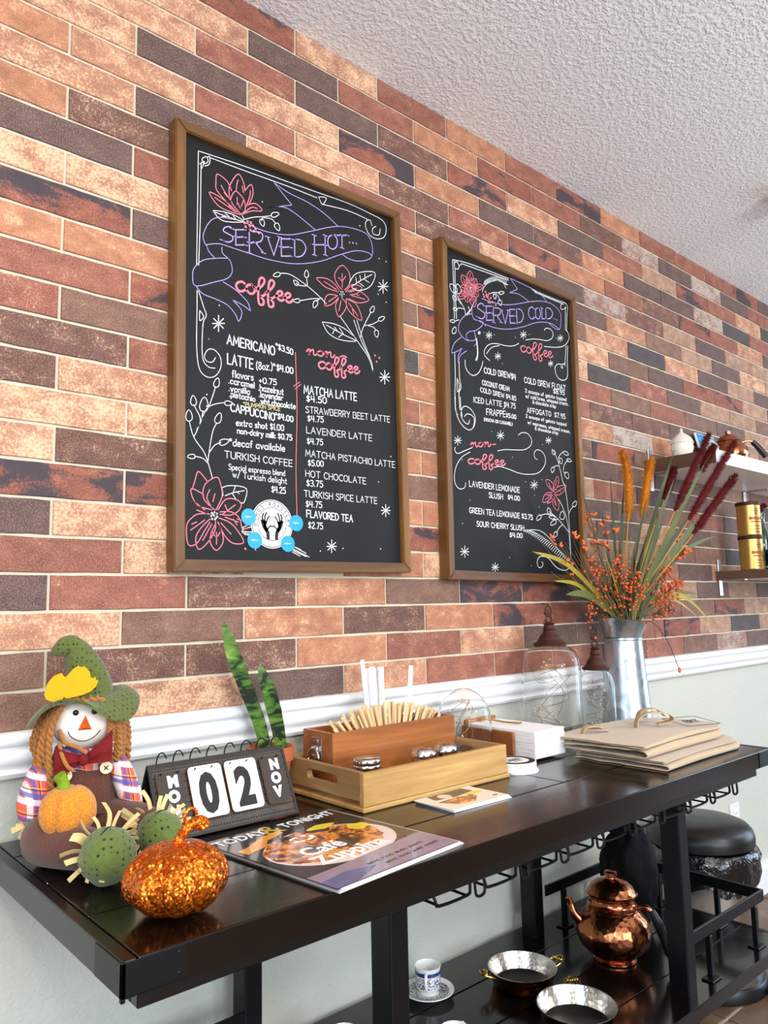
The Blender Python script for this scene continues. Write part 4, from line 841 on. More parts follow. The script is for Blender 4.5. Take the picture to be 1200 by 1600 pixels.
# sleeves and hands
G().tube([(-.042, .0, .138), (-.058, -.012, .112), (-.068, -.026, .08), (-.068, -.034, .056)], [.016, .022, .022, .014], 16, sm=5).build('sleeve', MT['plaid'], S, True, 80)
G().tube([(.042, .0, .136), (.056, -.004, .108), (.068, -.012, .078), (.076, -.022, .052)], [.015, .018, .018, .012], 16, sm=5).build('sleeve', MT['plaid'], S, True, 80)
def mitten(c, rz, name='hand'):
    g = G().ball(c, (.014, .012, .02), 16, 12, wob(4, .1, 3)).ball((c[0]+.009, c[1]-.004, c[2]+.008), (.006, .006, .009), 10, 8)
    g.build(name, MT['cream'], S, True, 80)
def raffia(parent, c, r, n, ln, seed, nrm, name='raffia_cuff'):
    q = random.Random(seed); g = G(); N = Vector(nrm).normalized(); A = N.orthogonal().normalized(); B = N.cross(A)
    for k in range(n):
        a = 2*PI*k/n+q.uniform(-.2, .2); d = math.cos(a)*A+math.sin(a)*B; p0 = Vector(c)+d*r*.8; L = ln*q.uniform(.55, 1.15); out = (d*q.uniform(.6, 1.1)+N*q.uniform(-.1, .7)).normalized()
        p1 = p0+out*L*.5+N*L*.1; p2 = p1+(out+Vector((q.uniform(-.5, .5), q.uniform(-.5, .3), q.uniform(-.4, .3)))).normalized()*L*.5
        P = crom([p0, p1, p2], 4); wv = q.uniform(.0022, .0042); s_ = out.cross(Vector((q.uniform(-1, 1), -1, q.uniform(-1, 1)))).normalized()*wv; o = len(g.v)
        nn = out.cross(s_).normalized()*.0003
        for p in P: g.v += [tuple(p-s_+nn), tuple(p+s_+nn), tuple(p+s_-nn), tuple(p-s_-nn)]
        for i in range(len(P)-1):
            for j in range(4): g.f.append((o+4*i+j, o+4*i+(j+1) % 4, o+4*i+4+(j+1) % 4, o+4*i+4+j))
        g.f.append((o+3, o+2, o+1, o)); e = o+4*(len(P)-1); g.f.append((e, e+1, e+2, e+3))
    return g.build(name, MT['raffia'], parent, kind='stuff')
mitten((-.066, -.044, .038), 0); raffia(S, (-.067, -.036, .054), .014, 12, .02, 3, (0, .3, -1))
mitten((.078, -.028, .044), 0); raffia(S, (.077, -.022, .052), .012, 9, .016, 5, (.2, .2, -1))
# legs, cuffs, round green shoes
def lp(x, y, z):   # world -> doll local
    c, s_ = math.cos(math.radians(19)), math.sin(math.radians(19)); dx, dy = x-S.location.x, y-S.location.y
    return (c*dx-s_*dy, s_*dx+c*dy, z-S.location.z)
k1, k2, b1, b2 = lp(-.052, -.20, .78), lp(.056, -.20, .783), lp(-.018, -.318, .7875), lp(.080, -.262, .784)
def leg_(hip, knee, ankle, seed):
    G().tube([hip, knee, ankle], [.03, .034, .026], 18, sm=7).build('trouser_leg', MT['burlap'], S, True, 80)
leg_((-.02, .0, .036), (k1[0]-.008, k1[1]+.02, .036), (b1[0]-.012, b1[1]+.042, .034), 1)
leg_((.024, .0, .035), (k2[0]-.004, k2[1]+.03, .038), (b2[0]-.006, b2[1]+.03, .036), 2)
for b, r, sd in ((b1, .0355, 1), (b2, .032, 2)):
    o = G().ball(b, (r*1.02, r*1.06, r), 28, 20, wob(sd*3, .06, 2.5)).build('round_shoe', MT['green_ball'], S, True, 80)
    G().tube([Vector(b)+Vector((-.3*r, -.45*r, .88*r)), Vector(b)+Vector((0, -.1*r, 1.045*r)), Vector(b)+Vector((.3*r, .5*r, .85*r))], .0007, 5, sm=3).build('seam', MT['blackink'], o)
    raffia(S, (b[0]-.004, b[1]+r*.55, b[2]+.004), r*.9, 20, .034, sd+8, (0, -.6, .5))
# head
head = G().ball((0, -.004, .190), (.048, .036, .044), 28, 20, lambda d: 1-.08*max(0, -d.z)**2).build('head', MT['cream'], S, True, 80)
fy = lambda x, z: -.004-.036*math.sqrt(max(.02, 1-(x/.048)**2-((z-.190)/.044)**2))-.0006
for x in (-.0125, .0135):
    G().ball((x, fy(x, .207)-.001, .207), (.0042, .003, .0042), 12, 8).build('eye', MT['black'], head, True)
px, pz = .001, .189
nv = [(px-.010, fy(px-.01, pz-.008)-.001, pz-.0075), (px+.0095, fy(px+.01, pz-.008)-.001, pz-.0075), (px, fy(px, pz+.014)-.001, pz+.0135), (px, fy(px, pz)-.006, pz-.003)]
G().add(nv, [(0, 1, 3), (1, 2, 3), (2, 0, 3), (0, 2, 1)]).build('nose', MT['orange_felt'], head)
G().tube([(x, fy(x, z)-.0003, z) for x, z in ((-.0225, .180), (-.019, .173), (-.010, .1665), (.001, .1645), (.012, .168), (.020, .175), (.023, .1795))], .0006, 6, sm=4).build('stitched_smile', MT['blackink'], head)
# bow tie
for sx, tilt in ((-1, -.002), (1, .006)):
    g = G(); n = 7; v = []; f = []
    for i in range(n):
        x = i/(n-1); zz = .006+.017*x; y = -.048-.006*math.sin(PI*x); 
        for j in range(7):
            tt = j/6*2-1; v.append((sx*(.003+.037*x), y+.004*abs(tt)**2-.002*math.cos(tt*6), .139+tilt*x+zz*tt+.012*x*(sx > 0)))
    for i in range(n-1):
        for j in range(6): f.append((i*7+j, i*7+j+1, i*7+8+j, i*7+7+j))
    k = len(v); v += [(a, b+.006, c) for a, b, c in v]; f += [tuple(i+k for i in q[::-1]) for q in f]
    bd = [j for j in range(7)]+[i*7+6 for i in range(1, n)]+[(n-1)*7+j for j in range(5, -1, -1)]+[i*7 for i in range(n-2, 0, -1)]
    for a_, b_ in zip(bd, bd[1:]+bd[:1]): f.append((a_, a_+k, b_+k, b_))
    g.add(v, f).build('bow_loop', MT['maroon'], S, True, 60)
G().ball((0, -.051, .140), (.007, .006, .009), 12, 10).build('bow_knot', MT['maroon'], S, True)
# yarn hair: separate twisted locks
q = random.Random(4)
for k in range(34):
    sx = -1 if k % 2 else 1; t = (k//2)/17; ang = t*1.9-.15
    x0 = sx*(.035+.016*math.sin(min(ang, PI/2))); y0 = -.034+.05*t; top = .222-.004*t
    ln = q.uniform(.075, .108) if sx > 0 else q.uniform(.09, .125); out = q.uniform(.004, .018)
    P = [(x0*.9, y0, top), (x0+sx*out*.7, y0-.004, top-ln*.3), (x0+sx*out+q.uniform(-.006, .004), y0-.006, top-ln*.65), (x0+sx*out*.8+q.uniform(-.006, .006), y0-.002, top-ln)]
    C = crom(P, 10); ph = q.uniform(0, 6); m = len(C); g = G()
    for s_ in (0, PI):
        g.tube([C[i]+Vector((math.cos(i*1.25+ph+s_)*.0028, math.sin(i*1.25+ph+s_)*.0028, 0)) for i in range(m)], .0026, 6)
    g.build('yarn_lock', MT['yarn'], S, True, 80)
for k in range(5):
    P = [(-.018+.009*k, -.030-.004*math.sin(k), .229), (-.026+.011*k, -.040, .226+.0015*(k % 2)), (-.016+.011*k, -.039, .2235)]
    G().tube(P, .0032, 6, sm=4).build('yarn_fringe', MT['yarn'], S, True, 80)
G().tube([(-.034, -.03, .182), (-.026, -.043, .166), (-.008, -.05, .158), (.004, -.055, .150)], .003, 6, sm=5).build('yarn_lock', MT['yarn'], S, True, 80)
G().tube([(-.034, -.034, .165), (-.03, -.05, .150), (-.022, -.058, .134), (-.014, -.06, .128)], .003, 6, sm=5).build('yarn_lock', MT['yarn'], S, True, 80)
# hat: brim and crumpled cone
g = G(); n = 40; v = []; f = []; rings = 9
for j in range(rings):
    t = j/(rings-1)
    for i in range(n):
        a = 2*PI*i/n; r_ = .034+.046*t; x = r_*math.cos(a)*1.02; y = r_*math.sin(a)*.9
        z = .225+.008*math.sin(a*2+.6)*t-.020*t*t*max(0, math.cos(a)) -.030*t*t*max(0, -math.cos(a))**2+.011*math.sin(3*a+1)*t*t+.012*max(0, math.cos(a-.2))*math.sin(PI*t)+.003*x/.08
        v.append((x, y, z))
for j in range(rings-1):
    for i in range(n): f.append((j*n+i, j*n+(i+1) % n, (j+1)*n+(i+1) % n, (j+1)*n+i))
k = len(v); v += [(x, y, z-.0045) for x, y, z in v]; f += [tuple(i+k for i in q_[::-1]) for q_ in f]
for i in range(n):
    a_, b_ = (rings-1)*n+i, (rings-1)*n+(i+1) % n; f.append((a_, b_, b_+k, a_+k)); f.append((i, i+k, (i+1) % n+k, (i+1) % n))
hat = G().add(v, f).build('hat_brim', MT['green_felt'], S, True, 80)
cone = [(.004, .0, .221), (.005, .0, .235), (.003, .002, .258), (-.006, .004, .280), (-.016, .004, .2985), (-.026, .002, .305), (-.038, -.002, .300), (-.050, -.004, .294)]
rad = [.040, .036, .031, .025, .019, .0165, .013, .003]
g = G(); C = crom(cone, 5); m = len(C); n = 26; v = []; f = []
for i, p in enumerate(C):
    x = i/(m-1)*(len(rad)-1); j = min(int(x), len(rad)-2); R_ = rad[j]+(rad[j+1]-rad[j])*(x-j); t = (C[min(i+1, m-1)]-C[max(i-1, 0)]).normalized(); A = Vector((0, 1, 0)); B = t.cross(A).normalized(); A = B.cross(t)
    for k in range(n):
        a = 2*PI*k/n; rr = R_*(1+.10*noise.noise(Vector((math.cos(a)*2, math.sin(a)*2, i*.35)))); v.append(p+rr*(math.cos(a)*A+math.sin(a)*B))
for i in range(m-1):
    for k in range(n): f.append((i*n+k, i*n+(k+1) % n, (i+1)*n+(k+1) % n, (i+1)*n+k))
f += [tuple(range(n))[::-1], tuple((m-1)*n+k for k in range(n))]
G().add(v, f).build('hat_crown', MT['green_felt'], S, True, 80)
lf = [(-.064, -.002), (-.060, .016), (-.052, .027), (-.040, .032), (-.036, .026), (-.033, .025), (-.024, .036), (-.015, .043), (-.012, .040), (-.005, .041), (.003, .032), (.005, .022), (.010, .021), (.012, .024), (.013, .018), (.017, .017), (.014, .008), (.006, .0), (-.006, -.005), (-.020, -.008), (-.030, -.010), (-.034, -.007), (-.037, -.011), (-.050, -.014), (-.060, -.010)]
lfo = G().prism([(x*.92, z*.92) for x, z in lf], 0, .0022, TR(.002, -.0475, .238, PI/2-.25, 0, -.12)).build('felt_leaf', MT['leaf_y'], S)
# stuffed pumpkin in the left hand
pc = lp(-.036, -.215, .829)
def ribs(nr, dp): return lambda d: (1-dp*(1-abs(math.sin(nr*math.atan2(d.y, d.x)/2)))**2*(1-abs(d.z)**3))*(1-.12*(abs(d.z) > .9))
G().ball(pc, (.040, .037, .0365), 48, 20, ribs(6, .16)).build('stuffed_pumpkin', MT['orange_burlap'], S, True, 80)
G().tube([(pc[0]-.006, pc[1], pc[2]+.030), (pc[0]-.008, pc[1], pc[2]+.041), (pc[0]-.013, pc[1]-.002, pc[2]+.050)], [.010, .008, .009], 12, sm=3).build('pumpkin_stalk', MT['stem_green'], S, True)
for ch in S.children:
    for v_ in ch.data.vertices: v_.co.z = max(v_.co.z, .0008)
# ------------------------------------------------------------------ glitter pumpkin
t = NT('orange_glitter'); v = t.n('ShaderNodeTexVoronoi'); v.inputs['Scale'].default_value = 380; co = t.coord('Object'); t.l(co, v.inputs['Vector'])
t.base(t.mix(t.n('ShaderNodeSeparateColor') and v.outputs['Distance'], lin((240, 140, 40)), lin((196, 74, 14)))); t.set(Metallic=.85, Roughness=.22)
ge = t.n('ShaderNodeNewGeometry'); vm = t.n('ShaderNodeVectorMath'); vm.operation = 'SUBTRACT'; t.l(v.outputs['Color'], vm.inputs[0]); vm.inputs[1].default_value = (.5, .5, .5)
vs = t.n('ShaderNodeVectorMath'); vs.operation = 'SCALE'; vs.inputs[3].default_value = 1.0; t.l(vm.outputs[0], vs.inputs[0]); va = t.n('ShaderNodeVectorMath'); va.operation = 'ADD'; t.l(ge.outputs['Normal'], va.inputs[0]); t.l(vs.outputs[0], va.inputs[1])
vn = t.n('ShaderNodeVectorMath'); vn.operation = 'NORMALIZE'; t.l(va.outputs[0], vn.inputs[0]); t.l(vn.outputs[0], t.b.inputs['Normal']); MT['glitter'] = t.m
K = thing('glitter_pumpkin', 'orange glitter pumpkin ornament with curled stalk on the near table corner', 'pumpkin', (.008, -.463, TZ))
def pk(d): return 1-.10*(1-abs(math.sin(4*math.atan2(d.y, d.x)))**.7)*(1-abs(d.z)**4)-.16*max(0, abs(d.z)-.75)
G().ball((0, 0, .040), (.0625, .0625, .042), 72, 30, pk).build('pumpkin_body', MT['glitter'], K, True, 80)
G().tube([(0, 0, .064), (.001, 0, .076), (.005, -.002, .087), (.014, -.006, .097), (.026, -.010, .100), (.032, -.012, .094)], [.0095, .0065, .006, .0065, .008, .0075], 12, sm=5).build('pumpkin_stalk', MT['glitter'], K, True, 80)
G().tube([(.015+.008*math.cos(a), -.006, .108+.009*math.sin(a)) for a in [2*PI*k/14 for k in range(14)]], .0022, 7, closed=True).build('hanging_loop', MT['glitter'], K, True)
# ------------------------------------------------------------------ flip calendar
t = NT('perforated_metal'); sp = t.n('ShaderNodeTexVoronoi'); sp.inputs['Scale'].default_value = 200; sp.inputs['Randomness'].default_value = 0; t.l(t.coord('Object'), sp.inputs['Vector'])
f = t.step(sp.outputs['Distance'], .28, .34); t.base(t.mix(f, lin((10, 9, 9)), t.mix(t.noise(t.coord('Object'), 90, 5), lin((48, 42, 38)), lin((86, 76, 68))))); t.set(Roughness=.5, Metallic=.5); MT['perf'] = t.m
MT['perf2'] = plain('perforated_metal_rim', (52, 46, 42), .5, .5, var=.4, vs=90)
CA = thing('flip_calendar', 'black perforated metal flip calendar showing MON 02 NOV', 'calendar', (.2335, -.155, TZ), math.radians(-1))
W2, HT, FY, BY, LN = .127, .112, -.054, .054, math.atan2(.054, .110)
def tent(y0, sgn, nm):
    g = G(); M = TR(0, y0, 0, -sgn*LN*1.0)   # leaning plate from the base line up to the ridge
    g.box(-W2, W2, -.0008, .0008, .002, .122, M=M); o = g.build(nm, MT['perf'], CA)
    h = G()
    for a in ((-W2, -W2+.005, .002, .122), (W2-.005, W2, .002, .122), (-W2+.005, W2-.005, .115, .122), (-W2+.005, W2-.005, .002, .006)): h.box(a[0], a[1], -.0018, .0018, a[2], a[3], M=M)
    h.build('plate_rim', MT['perf2'], o); return o
tent(FY, 1, 'front_plate'); tent(BY, -1, 'back_plate')
Mf = TR(0, FY, 0, -LN)
cards = [(-.0955, .044, 'k', 'MON'), (-.0335, .060, 'w', '0'), (.0325, .060, 'w', '2'), (.0935, .044, 'k', 'NOV')]
MT['cardw'] = plain('worn_white_card', (240, 226, 216), .6, var=.07, vs=40); MT['cardk'] = plain('worn_black_card', (52, 40, 30), .55, var=.35, vs=22)
MT['cardrim'] = plain('card_edge', (120, 84, 60), .7, var=.4, vs=60)
def rrect(w_, h_, r_, n=5):
    o = []
    for cx_, cy_, a0 in ((w_/2-r_, h_/2-r_, 0), (-w_/2+r_, h_/2-r_, PI/2), (-w_/2+r_, -h_/2+r_, PI), (w_/2-r_, -h_/2+r_, 3*PI/2)):
        o += [(cx_+r_*math.cos(a0+PI/2*k/n), cy_+r_*math.sin(a0+PI/2*k/n)) for k in range(n+1)]
    return o
for i, (x, w_, k_, tx) in enumerate(cards):
    h_ = .084 if k_ == 'w' else .082; zc = .066
    Mx = Mf @ TR(x, -.006, zc, PI/2, 0, .0)
    c = G().prism(rrect(w_, h_, .007), -.0005, .0006, Mx).build('day_card' if k_ == 'k' else 'date_card', MT['card'+k_], CA)
    G().prism(rrect(w_+.0014, h_+.0014, .0075), -.0012, -.0006, Mx).build('card_edge', MT['cardrim'], c)
    ink = MT['blackink'] if k_ == 'w' else MT['white']
    if k_ == 'w':
        me = text_mesh(tx, .084, ink, .0042, align='CENTER'); p = part('numeral', me, c); p.matrix_local = Mf @ TR(x, -.0070, zc-.0315, PI/2, 0, 0, (.74, 1, 1))
    else:
        for j, ch in enumerate(tx):
            me = text_mesh(ch, .024, ink, .0017, align='CENTER'); p = part('lettering', me, c); p.matrix_local = Mf @ TR(x+.004-.002*j, -.0070, zc+.016-.0235*j, PI/2, 0, 0, (.95, 1, 1))
for x in (-.107, -.078, -.048, -.018, .016, .048, .079, .109):
    pts = [Vector((x+.004*math.sin(a*.5), .0+.0165*math.cos(a)-.0075, .111+.0175*math.sin(a))) for a in [-.75*PI+k*PI*1.55/16 for k in range(17)]][::-1]
    G().tube(pts, .0011, 6).build('wire_ring', MT['blackmetal'], CA, True)
# ------------------------------------------------------------------ snake plant
t = NT('snake_leaf'); co = t.coord('Object', (14, 14, 42)); f = t.noise(co, 1, 4, .6, 1.2); t.base(t.ramp(f, [(.42, (12, 24, 12)), (.47, (46, 82, 22)), (.60, (88, 124, 34)), (.78, (150, 176, 90))])); t.set(Roughness=.35); MT['snake'] = t.m
SP = thing('snake_plant', 'snake plant with two upright mottled leaves in a terracotta pot', 'plant', (.398, -.062, TZ))
G().lathe([(0, 0), (.030, 0), (.0385, .066), (.044, .066), (.0455, .092), (.041, .092), (.038, .082), (0, .082)], 40).build('terracotta_pot', MT['terracotta'], SP, True, 30)
G().lathe([(0, .0835), (.0375, .0835), (.036, .080)], 30, fn=lambda a, z: 1).build('potting_soil', MT['soil'], SP)
def snake(pts, wd, seed):
    C = crom(pts, 9); m = len(C); g = G(); v = []; f = []; n = 8
    for i, p in enumerate(C):
        x = i/(m-1); R_ = wd*(.8+.35*x if x < .45 else 1.0-.0*x)*max(.03, (1-max(0, (x-.72)/.28)**1.7)); t = (C[min(i+1, m-1)]-C[max(i-1, 0)]).normalized(); A = t.cross(Vector((0, -1, 0))).normalized(); B = A.cross(t)
        for k in range(n):
            a = 2*PI*k/n; v.append(p+A*R_*math.cos(a)-B*(R_*.28*math.sin(a)-.35*R_*math.cos(a)**2))
    for i in range(m-1):
        for k in range(n): f.append((i*n+k, i*n+(k+1) % n, (i+1)*n+(k+1) % n, (i+1)*n+k))
    f += [tuple(range(n))[::-1], tuple((m-1)*n+k for k in range(n))]
    G().add(v, f).build('sword_leaf', MT['snake'], SP, True, 80)
snake([(-.012, .0, .08), (-.028, .002, .14), (-.055, .004, .205), (-.085, .004, .275), (-.104, .004, .338)], .0155, 1)
snake([(.022, .0, .08), (.012, .0, .13), (-.004, .0, .185), (-.028, .0, .25)], .0165, 2)
# ------------------------------------------------------------------ magazine
t = NT('food_print'); co = t.coord('Object'); f = t.noise(co, 34, 6, .7, 1.5); g2 = t.noise(co, 16, 3, .6, .5)
c = t.ramp(f, [(.36, (34, 18, 14)), (.44, (150, 62, 22)), (.52, (216, 120, 40)), (.6, (236, 172, 76)), (.68, (190, 150, 60))]); t.base(t.mix(t.step(g2, .52, .6), c, lin((40, 30, 26)))); t.set(Roughness=.2); t.b.inputs['Coat Weight'].default_value = .5; MT['food'] = t.m
MT['page'] = plain('magazine_page', (206, 200, 196), .5)
MT['cover'] = plain('glossy_cover', (22, 18, 20), .22, coat=.5, var=.5, vs=20); MT['mauve'] = plain('mauve_print', (142, 122, 138), .25, coat=.4, var=.18, vs=30)
MT['orange_print'] = plain('orange_print', (232, 150, 46), .25, coat=.4, var=.3, vs=60); MT['yellow_print'] = plain('yellow_print', (240, 206, 60), .25, coat=.4, var=.3, vs=90); MT['goldprint'] = plain('gold_print', (206, 166, 70), .3, coat=.3)
MT['bluewash'] = plain('blue_print', (70, 84, 130), .25, coat=.4, var=.5, vs=40); MT['plate_print'] = plain('plate_print', (226, 206, 200), .25, coat=.4, var=.08, vs=40)
MG = thing('magazine', 'glossy magazine titled TODAY & TONIGHT with a plate of food on the cover', 'magazine', (.150, -.262, TZ), math.radians(6))
ML, MD = .250, -.292   # local +x along the title, -y down the cover
def sheetg(x0, x1, y0, y1, z0, z1, lift=None, n=12, m=8):
    g = G(); v = []; f = []
    for s_ in (1, 0):
        for j in range(m+1):
            for i in range(n+1):
                x = x0+(x1-x0)*i/n; y = y0+(y1-y0)*j/m; l = lift(i/n, j/m) if lift else 0; v.append((x, y, (z1 if s_ else z0)+l))
    N = (n+1)*(m+1)
    for j in range(m):
        for i in range(n):
            a = j*(n+1)+i; f.append((a, a+1, a+n+2, a+n+1)); f.append((a+N, a+n+1+N, a+n+2+N, a+1+N))
    b = [i for i in range(n+1)]+[(j+1)*(n+1)-1 for j in range(1, m+1)]+[m*(n+1)+i for i in range(n-1, -1, -1)]+[j*(n+1) for j in range(m-1, 0, -1)]
    for a_, b_ in zip(b, b[1:]+b[:1]): f.append((a_, a_+N, b_+N, b_))
    return g.add(v, f)
lift = lambda u, vv: 0
for k in range(4):
    sheetg(.002+.002*k, ML+.010-.002*k, MD-.003+.001*k, -.002, .0004+.0012*k, .0014+.0012*k, lambda u, vv, k=k: lift(u, vv)*(k+1)/5).build('inner_page', MT['page'], MG, True)
# rows run from the bottom edge (MD) to the title edge (0): lift wants v=1 at the bottom
def mz(x, y): 
    vv = min(1, max(0, y/MD)); u = min(1, max(0, x/ML)); return .0056+.0045*(1-vv)*0+lift(u, 1-(1-vv))*1.0
sheetg(0, ML, MD, 0, .0050, .0058, lambda u, j: lift(u, j*0+1-j) if False else lift(u, j)*0).build('front_cover', MT['cover'], MG, True)
def decal(poly, z, mat, name): 
    return G().prism(poly, z, z+.00012).build(name, mat, MG)
decal([(.125+.112*math.cos(a), -.150+.083*math.sin(a)) for a in [2*PI*k/48 for k in range(48)]], .00585, MT['plate_print'], 'cover_plate')
q = random.Random(12); decal([(.120+(.104+.006*q.uniform(-1, 1))*math.cos(a), -.142+(.074+.005*q.uniform(-1, 1))*math.sin(a)) for a in [2*PI*k/40 for k in range(40)]], .00600, MT['food'], 'cover_food')
decal([(.006, -.076), (.03, -.070), (.075, -.045), (.115, -.040), (.11, -.054), (.07, -.066), (.05, -.088), (.01, -.098)], .0061, MT['orange_print'], 'cover_pastry')
decal([(.17+.022*math.cos(a)+.008*math.cos(3*a), -.075+.013*math.sin(a)) for a in [2*PI*k/20 for k in range(20)]], .0062, MT['yellow_print'], 'cover_fruit')
decal([(.212+.02*math.cos(a), -.118+.016*math.sin(a)+.003*math.sin(4*a)) for a in [2*PI*k/20 for k in range(20)]], .0062, MT['yellow_print'], 'cover_fruit')
g = G(); q = random.Random(5)
for k in range(16):
    a = q.uniform(0, 6.28); x, y = .108+.02*math.cos(a), -.100+.011*math.sin(a); g.prism([(x+.005*math.cos(b)*q.uniform(.5, 1.2), y+.003*math.sin(b)) for b in [2*PI*j/7 for j in range(7)]], .0062+k*.00001, .0063+k*.00001)
g.build('cover_garnish', MT['white'], MG, kind='stuff')
decal([(0, -.235), (.06, -.232), (.25, -.215), (.25, -.292), (0, -.292)], .0060, MT['mauve'], 'cover_band')
decal([(0, -.262), (.05, -.255), (.1, -.268), (.04, -.292), (0, -.292)], .0062, MT['bluewash'], 'cover_wash')
def mtext(txt, size, x, y, mat, bold=0, sx=1, shear=0, rz=0, name='lettering', z=.0063):
    p = part(name, text_mesh(txt, size, mat, bold, .0001), MG); p.matrix_local = TR(x, y, z, 0, 0, rz, (sx, 1, 1)) @ Matrix(((1, shear, 0, 0), (0, 1, 0, 0), (0, 0, 1, 0), (0, 0, 0, 1))); return p
mtext('TODAY', .034, .004, -.036, MT['white'], .0004, .78); mtext('&', .062, .088, -.046, MT['goldprint'], .0002, .95); mtext('TONIGHT', .034, .130, -.036, MT['white'], .0004, .72)
mtext('Café', .046, .060, -.172, MT['white'], .0010, .9, .25, .1); mtext('Zuppina', .046, .050, -.212, MT['white'], .0010, .9, .25, .1)
for k in range(2): mtext('NEWS  FOOD  MUSIC  EVENTS', .009, .09+.02*k, -.262-.015*k, MT['cover'], .0001, 1.0, 0, .06)
ORD = 'top second third fourth fifth sixth seventh eighth ninth tenth eleventh twelfth thirteenth fourteenth fifteenth sixteenth seventeenth eighteenth nineteenth twentieth twenty-first twenty-second twenty-third twenty-fourth twenty-fifth twenty-sixth lowest'.split()
# ------------------------------------------------------------------ serving tray and divided box
def boxy(root, nm, mat, *a, **k): return G().box(*a, **k).build(nm, mat, root)
TY = thing('serving_tray', 'pale rustic wooden serving tray with cut-out handles holding the shakers', 'tray', (.633, -.169, TZ))
w2, d2, th = .1925, .123, .0125
boxy(TY, 'bottom_board', MT['mango'], -w2-.004, w2+.004, -d2-.004, d2+.004, .0005, .009, b=.002)
boxy(TY, 'side_board', MT['mango'], -w2, w2, -d2, -d2+th, .0092, .066, b=.0012)
boxy(TY, 'side_board', MT['mango'], -w2, w2, d2-th, d2, .0092, .066, b=.0012)
def handle_end(x):
    g = G(); n = 10; hw, hz, hh = .048, .044, .0095
    inner = [(hw*math.copysign(1, math.cos(a))*1-math.copysign(hh, math.cos(a))+hh*math.cos(a), hz+hh*math.sin(a)) for a in [2*PI*(k+.5)/20 for k in range(20)]]
    y0, y1, z0, z1 = -d2+th+.0003, d2-th-.0003, .0092, .066
    outer = []
    for (y, z) in inner:
        dy, dz = y/hw, (z-hz)/hh; s_ = min((y1 if dy > 0 else -y0)/max(abs(y), 1e-6), ((z1-hz) if dz > 0 else (hz-z0))/max(abs(z-hz), 1e-6)); outer.append((y*s_, hz+(z-hz)*s_))
    m = len(inner); corners = [(y1, z1), (y0, z1), (y0, z0), (y1, z0)]
    P = sorted([(math.atan2((z-hz)/.022, y/d2), y, z, 'o') for y, z in outer]+[(math.atan2((z-hz)/.022, y/d2), y, z, 'c') for y, z in corners])
    for xx in (x-th/2, x+th/2): pass
    v = [(x-th/2, y, z) for y, z in inner]+[(x+th/2, y, z) for y, z in inner]+[(x-th/2, y, z) for y, z in outer]+[(x+th/2, y, z) for y, z in outer]; f = []
    for i in range(m):
        j = (i+1) % m; f += [(i, i+m, j+m, j), (i, j, j+2*m, i+2*m), (i+m, i+3*m, j+3*m, j+m)]
        a_, b_ = outer[i], outer[j]
        if abs(a_[0]-b_[0]) > 1e-5 and abs(a_[1]-b_[1]) > 1e-5:
            c_ = min(corners, key=lambda q: abs(q[0]-(a_[0]+b_[0])/2)+abs(q[1]-(a_[1]+b_[1])/2)); k = len(v); v += [(x-th/2, *c_), (x+th/2, *c_)]
            f += [(i+2*m, j+2*m, k), (i+3*m, k+1, j+3*m), (i+2*m, k, k+1, i+3*m), (k, j+2*m, j+3*m, k+1)]
        else: f.append((i+2*m, j+2*m, j+3*m, i+3*m))
    g.add(v, f); bm = bmesh.new(); me = g.mesh('end_board', MT['mango_e']); bm.from_mesh(me); bmesh.ops.recalc_face_normals(bm, faces=bm.faces[:]); bm.to_mesh(me); bm.free(); part('end_board', me, TY)
handle_end(-w2+th/2+.0002); handle_end(w2-th/2-.0002)
BX = thing('divided_box', 'reddish wooden divided box with a chrome ring pull, standing in the pale tray', 'box', (.6425, -.1105, TZ+.0097))
bw, bd, bh, bt = .168, .049, .106, .008
boxy(BX, 'front_board', MT['acacia'], -bw, bw, -bd, -bd+bt, .0, bh, b=.0008)
boxy(BX, 'back_board', MT['acacia'], -bw, bw, bd-bt, bd, .0, bh, b=.0008)
for a, b in ((-bw, -bw+bt), (bw-bt, bw)): boxy(BX, 'end_board', MT['acacia'], a, b, -bd+bt+.0002, bd-bt-.0002, 0, bh, b=.0008)
for x in (-.078, .085): boxy(BX, 'divider', MT['acacia'], x-.003, x+.003, -bd+bt+.0002, bd-bt-.0002, .006, bh-.004)
boxy(BX, 'bottom_board', MT['acacia'], -bw+bt+.0002, bw-bt-.0002, -bd+bt+.0002, bd-bt-.0002, 0, .006)
pl = boxy(BX, 'hinge_plate', MT['steel'], -bw-.002, -bw, -.015, .017, .054, .094, b=.0005)
G().box(-bw-.009, -bw-.002, -.009, .010, .058, .078, .002).lathe([(.0, 0), (.004, 0), (.004, .002), (0, .002)], 14, M=TR(-bw-.002, 0, .087, 0, -PI/2)).build('ring_clasp', MT['chrome'], pl, True)
G().tube([(-bw-.0105, .0175*math.sin(a), .057+.0175*math.cos(a)) for a in [2*PI*k/28 for k in range(28)]], .0024, 10, closed=True).build('ring_pull', MT['chrome'], BX, True)
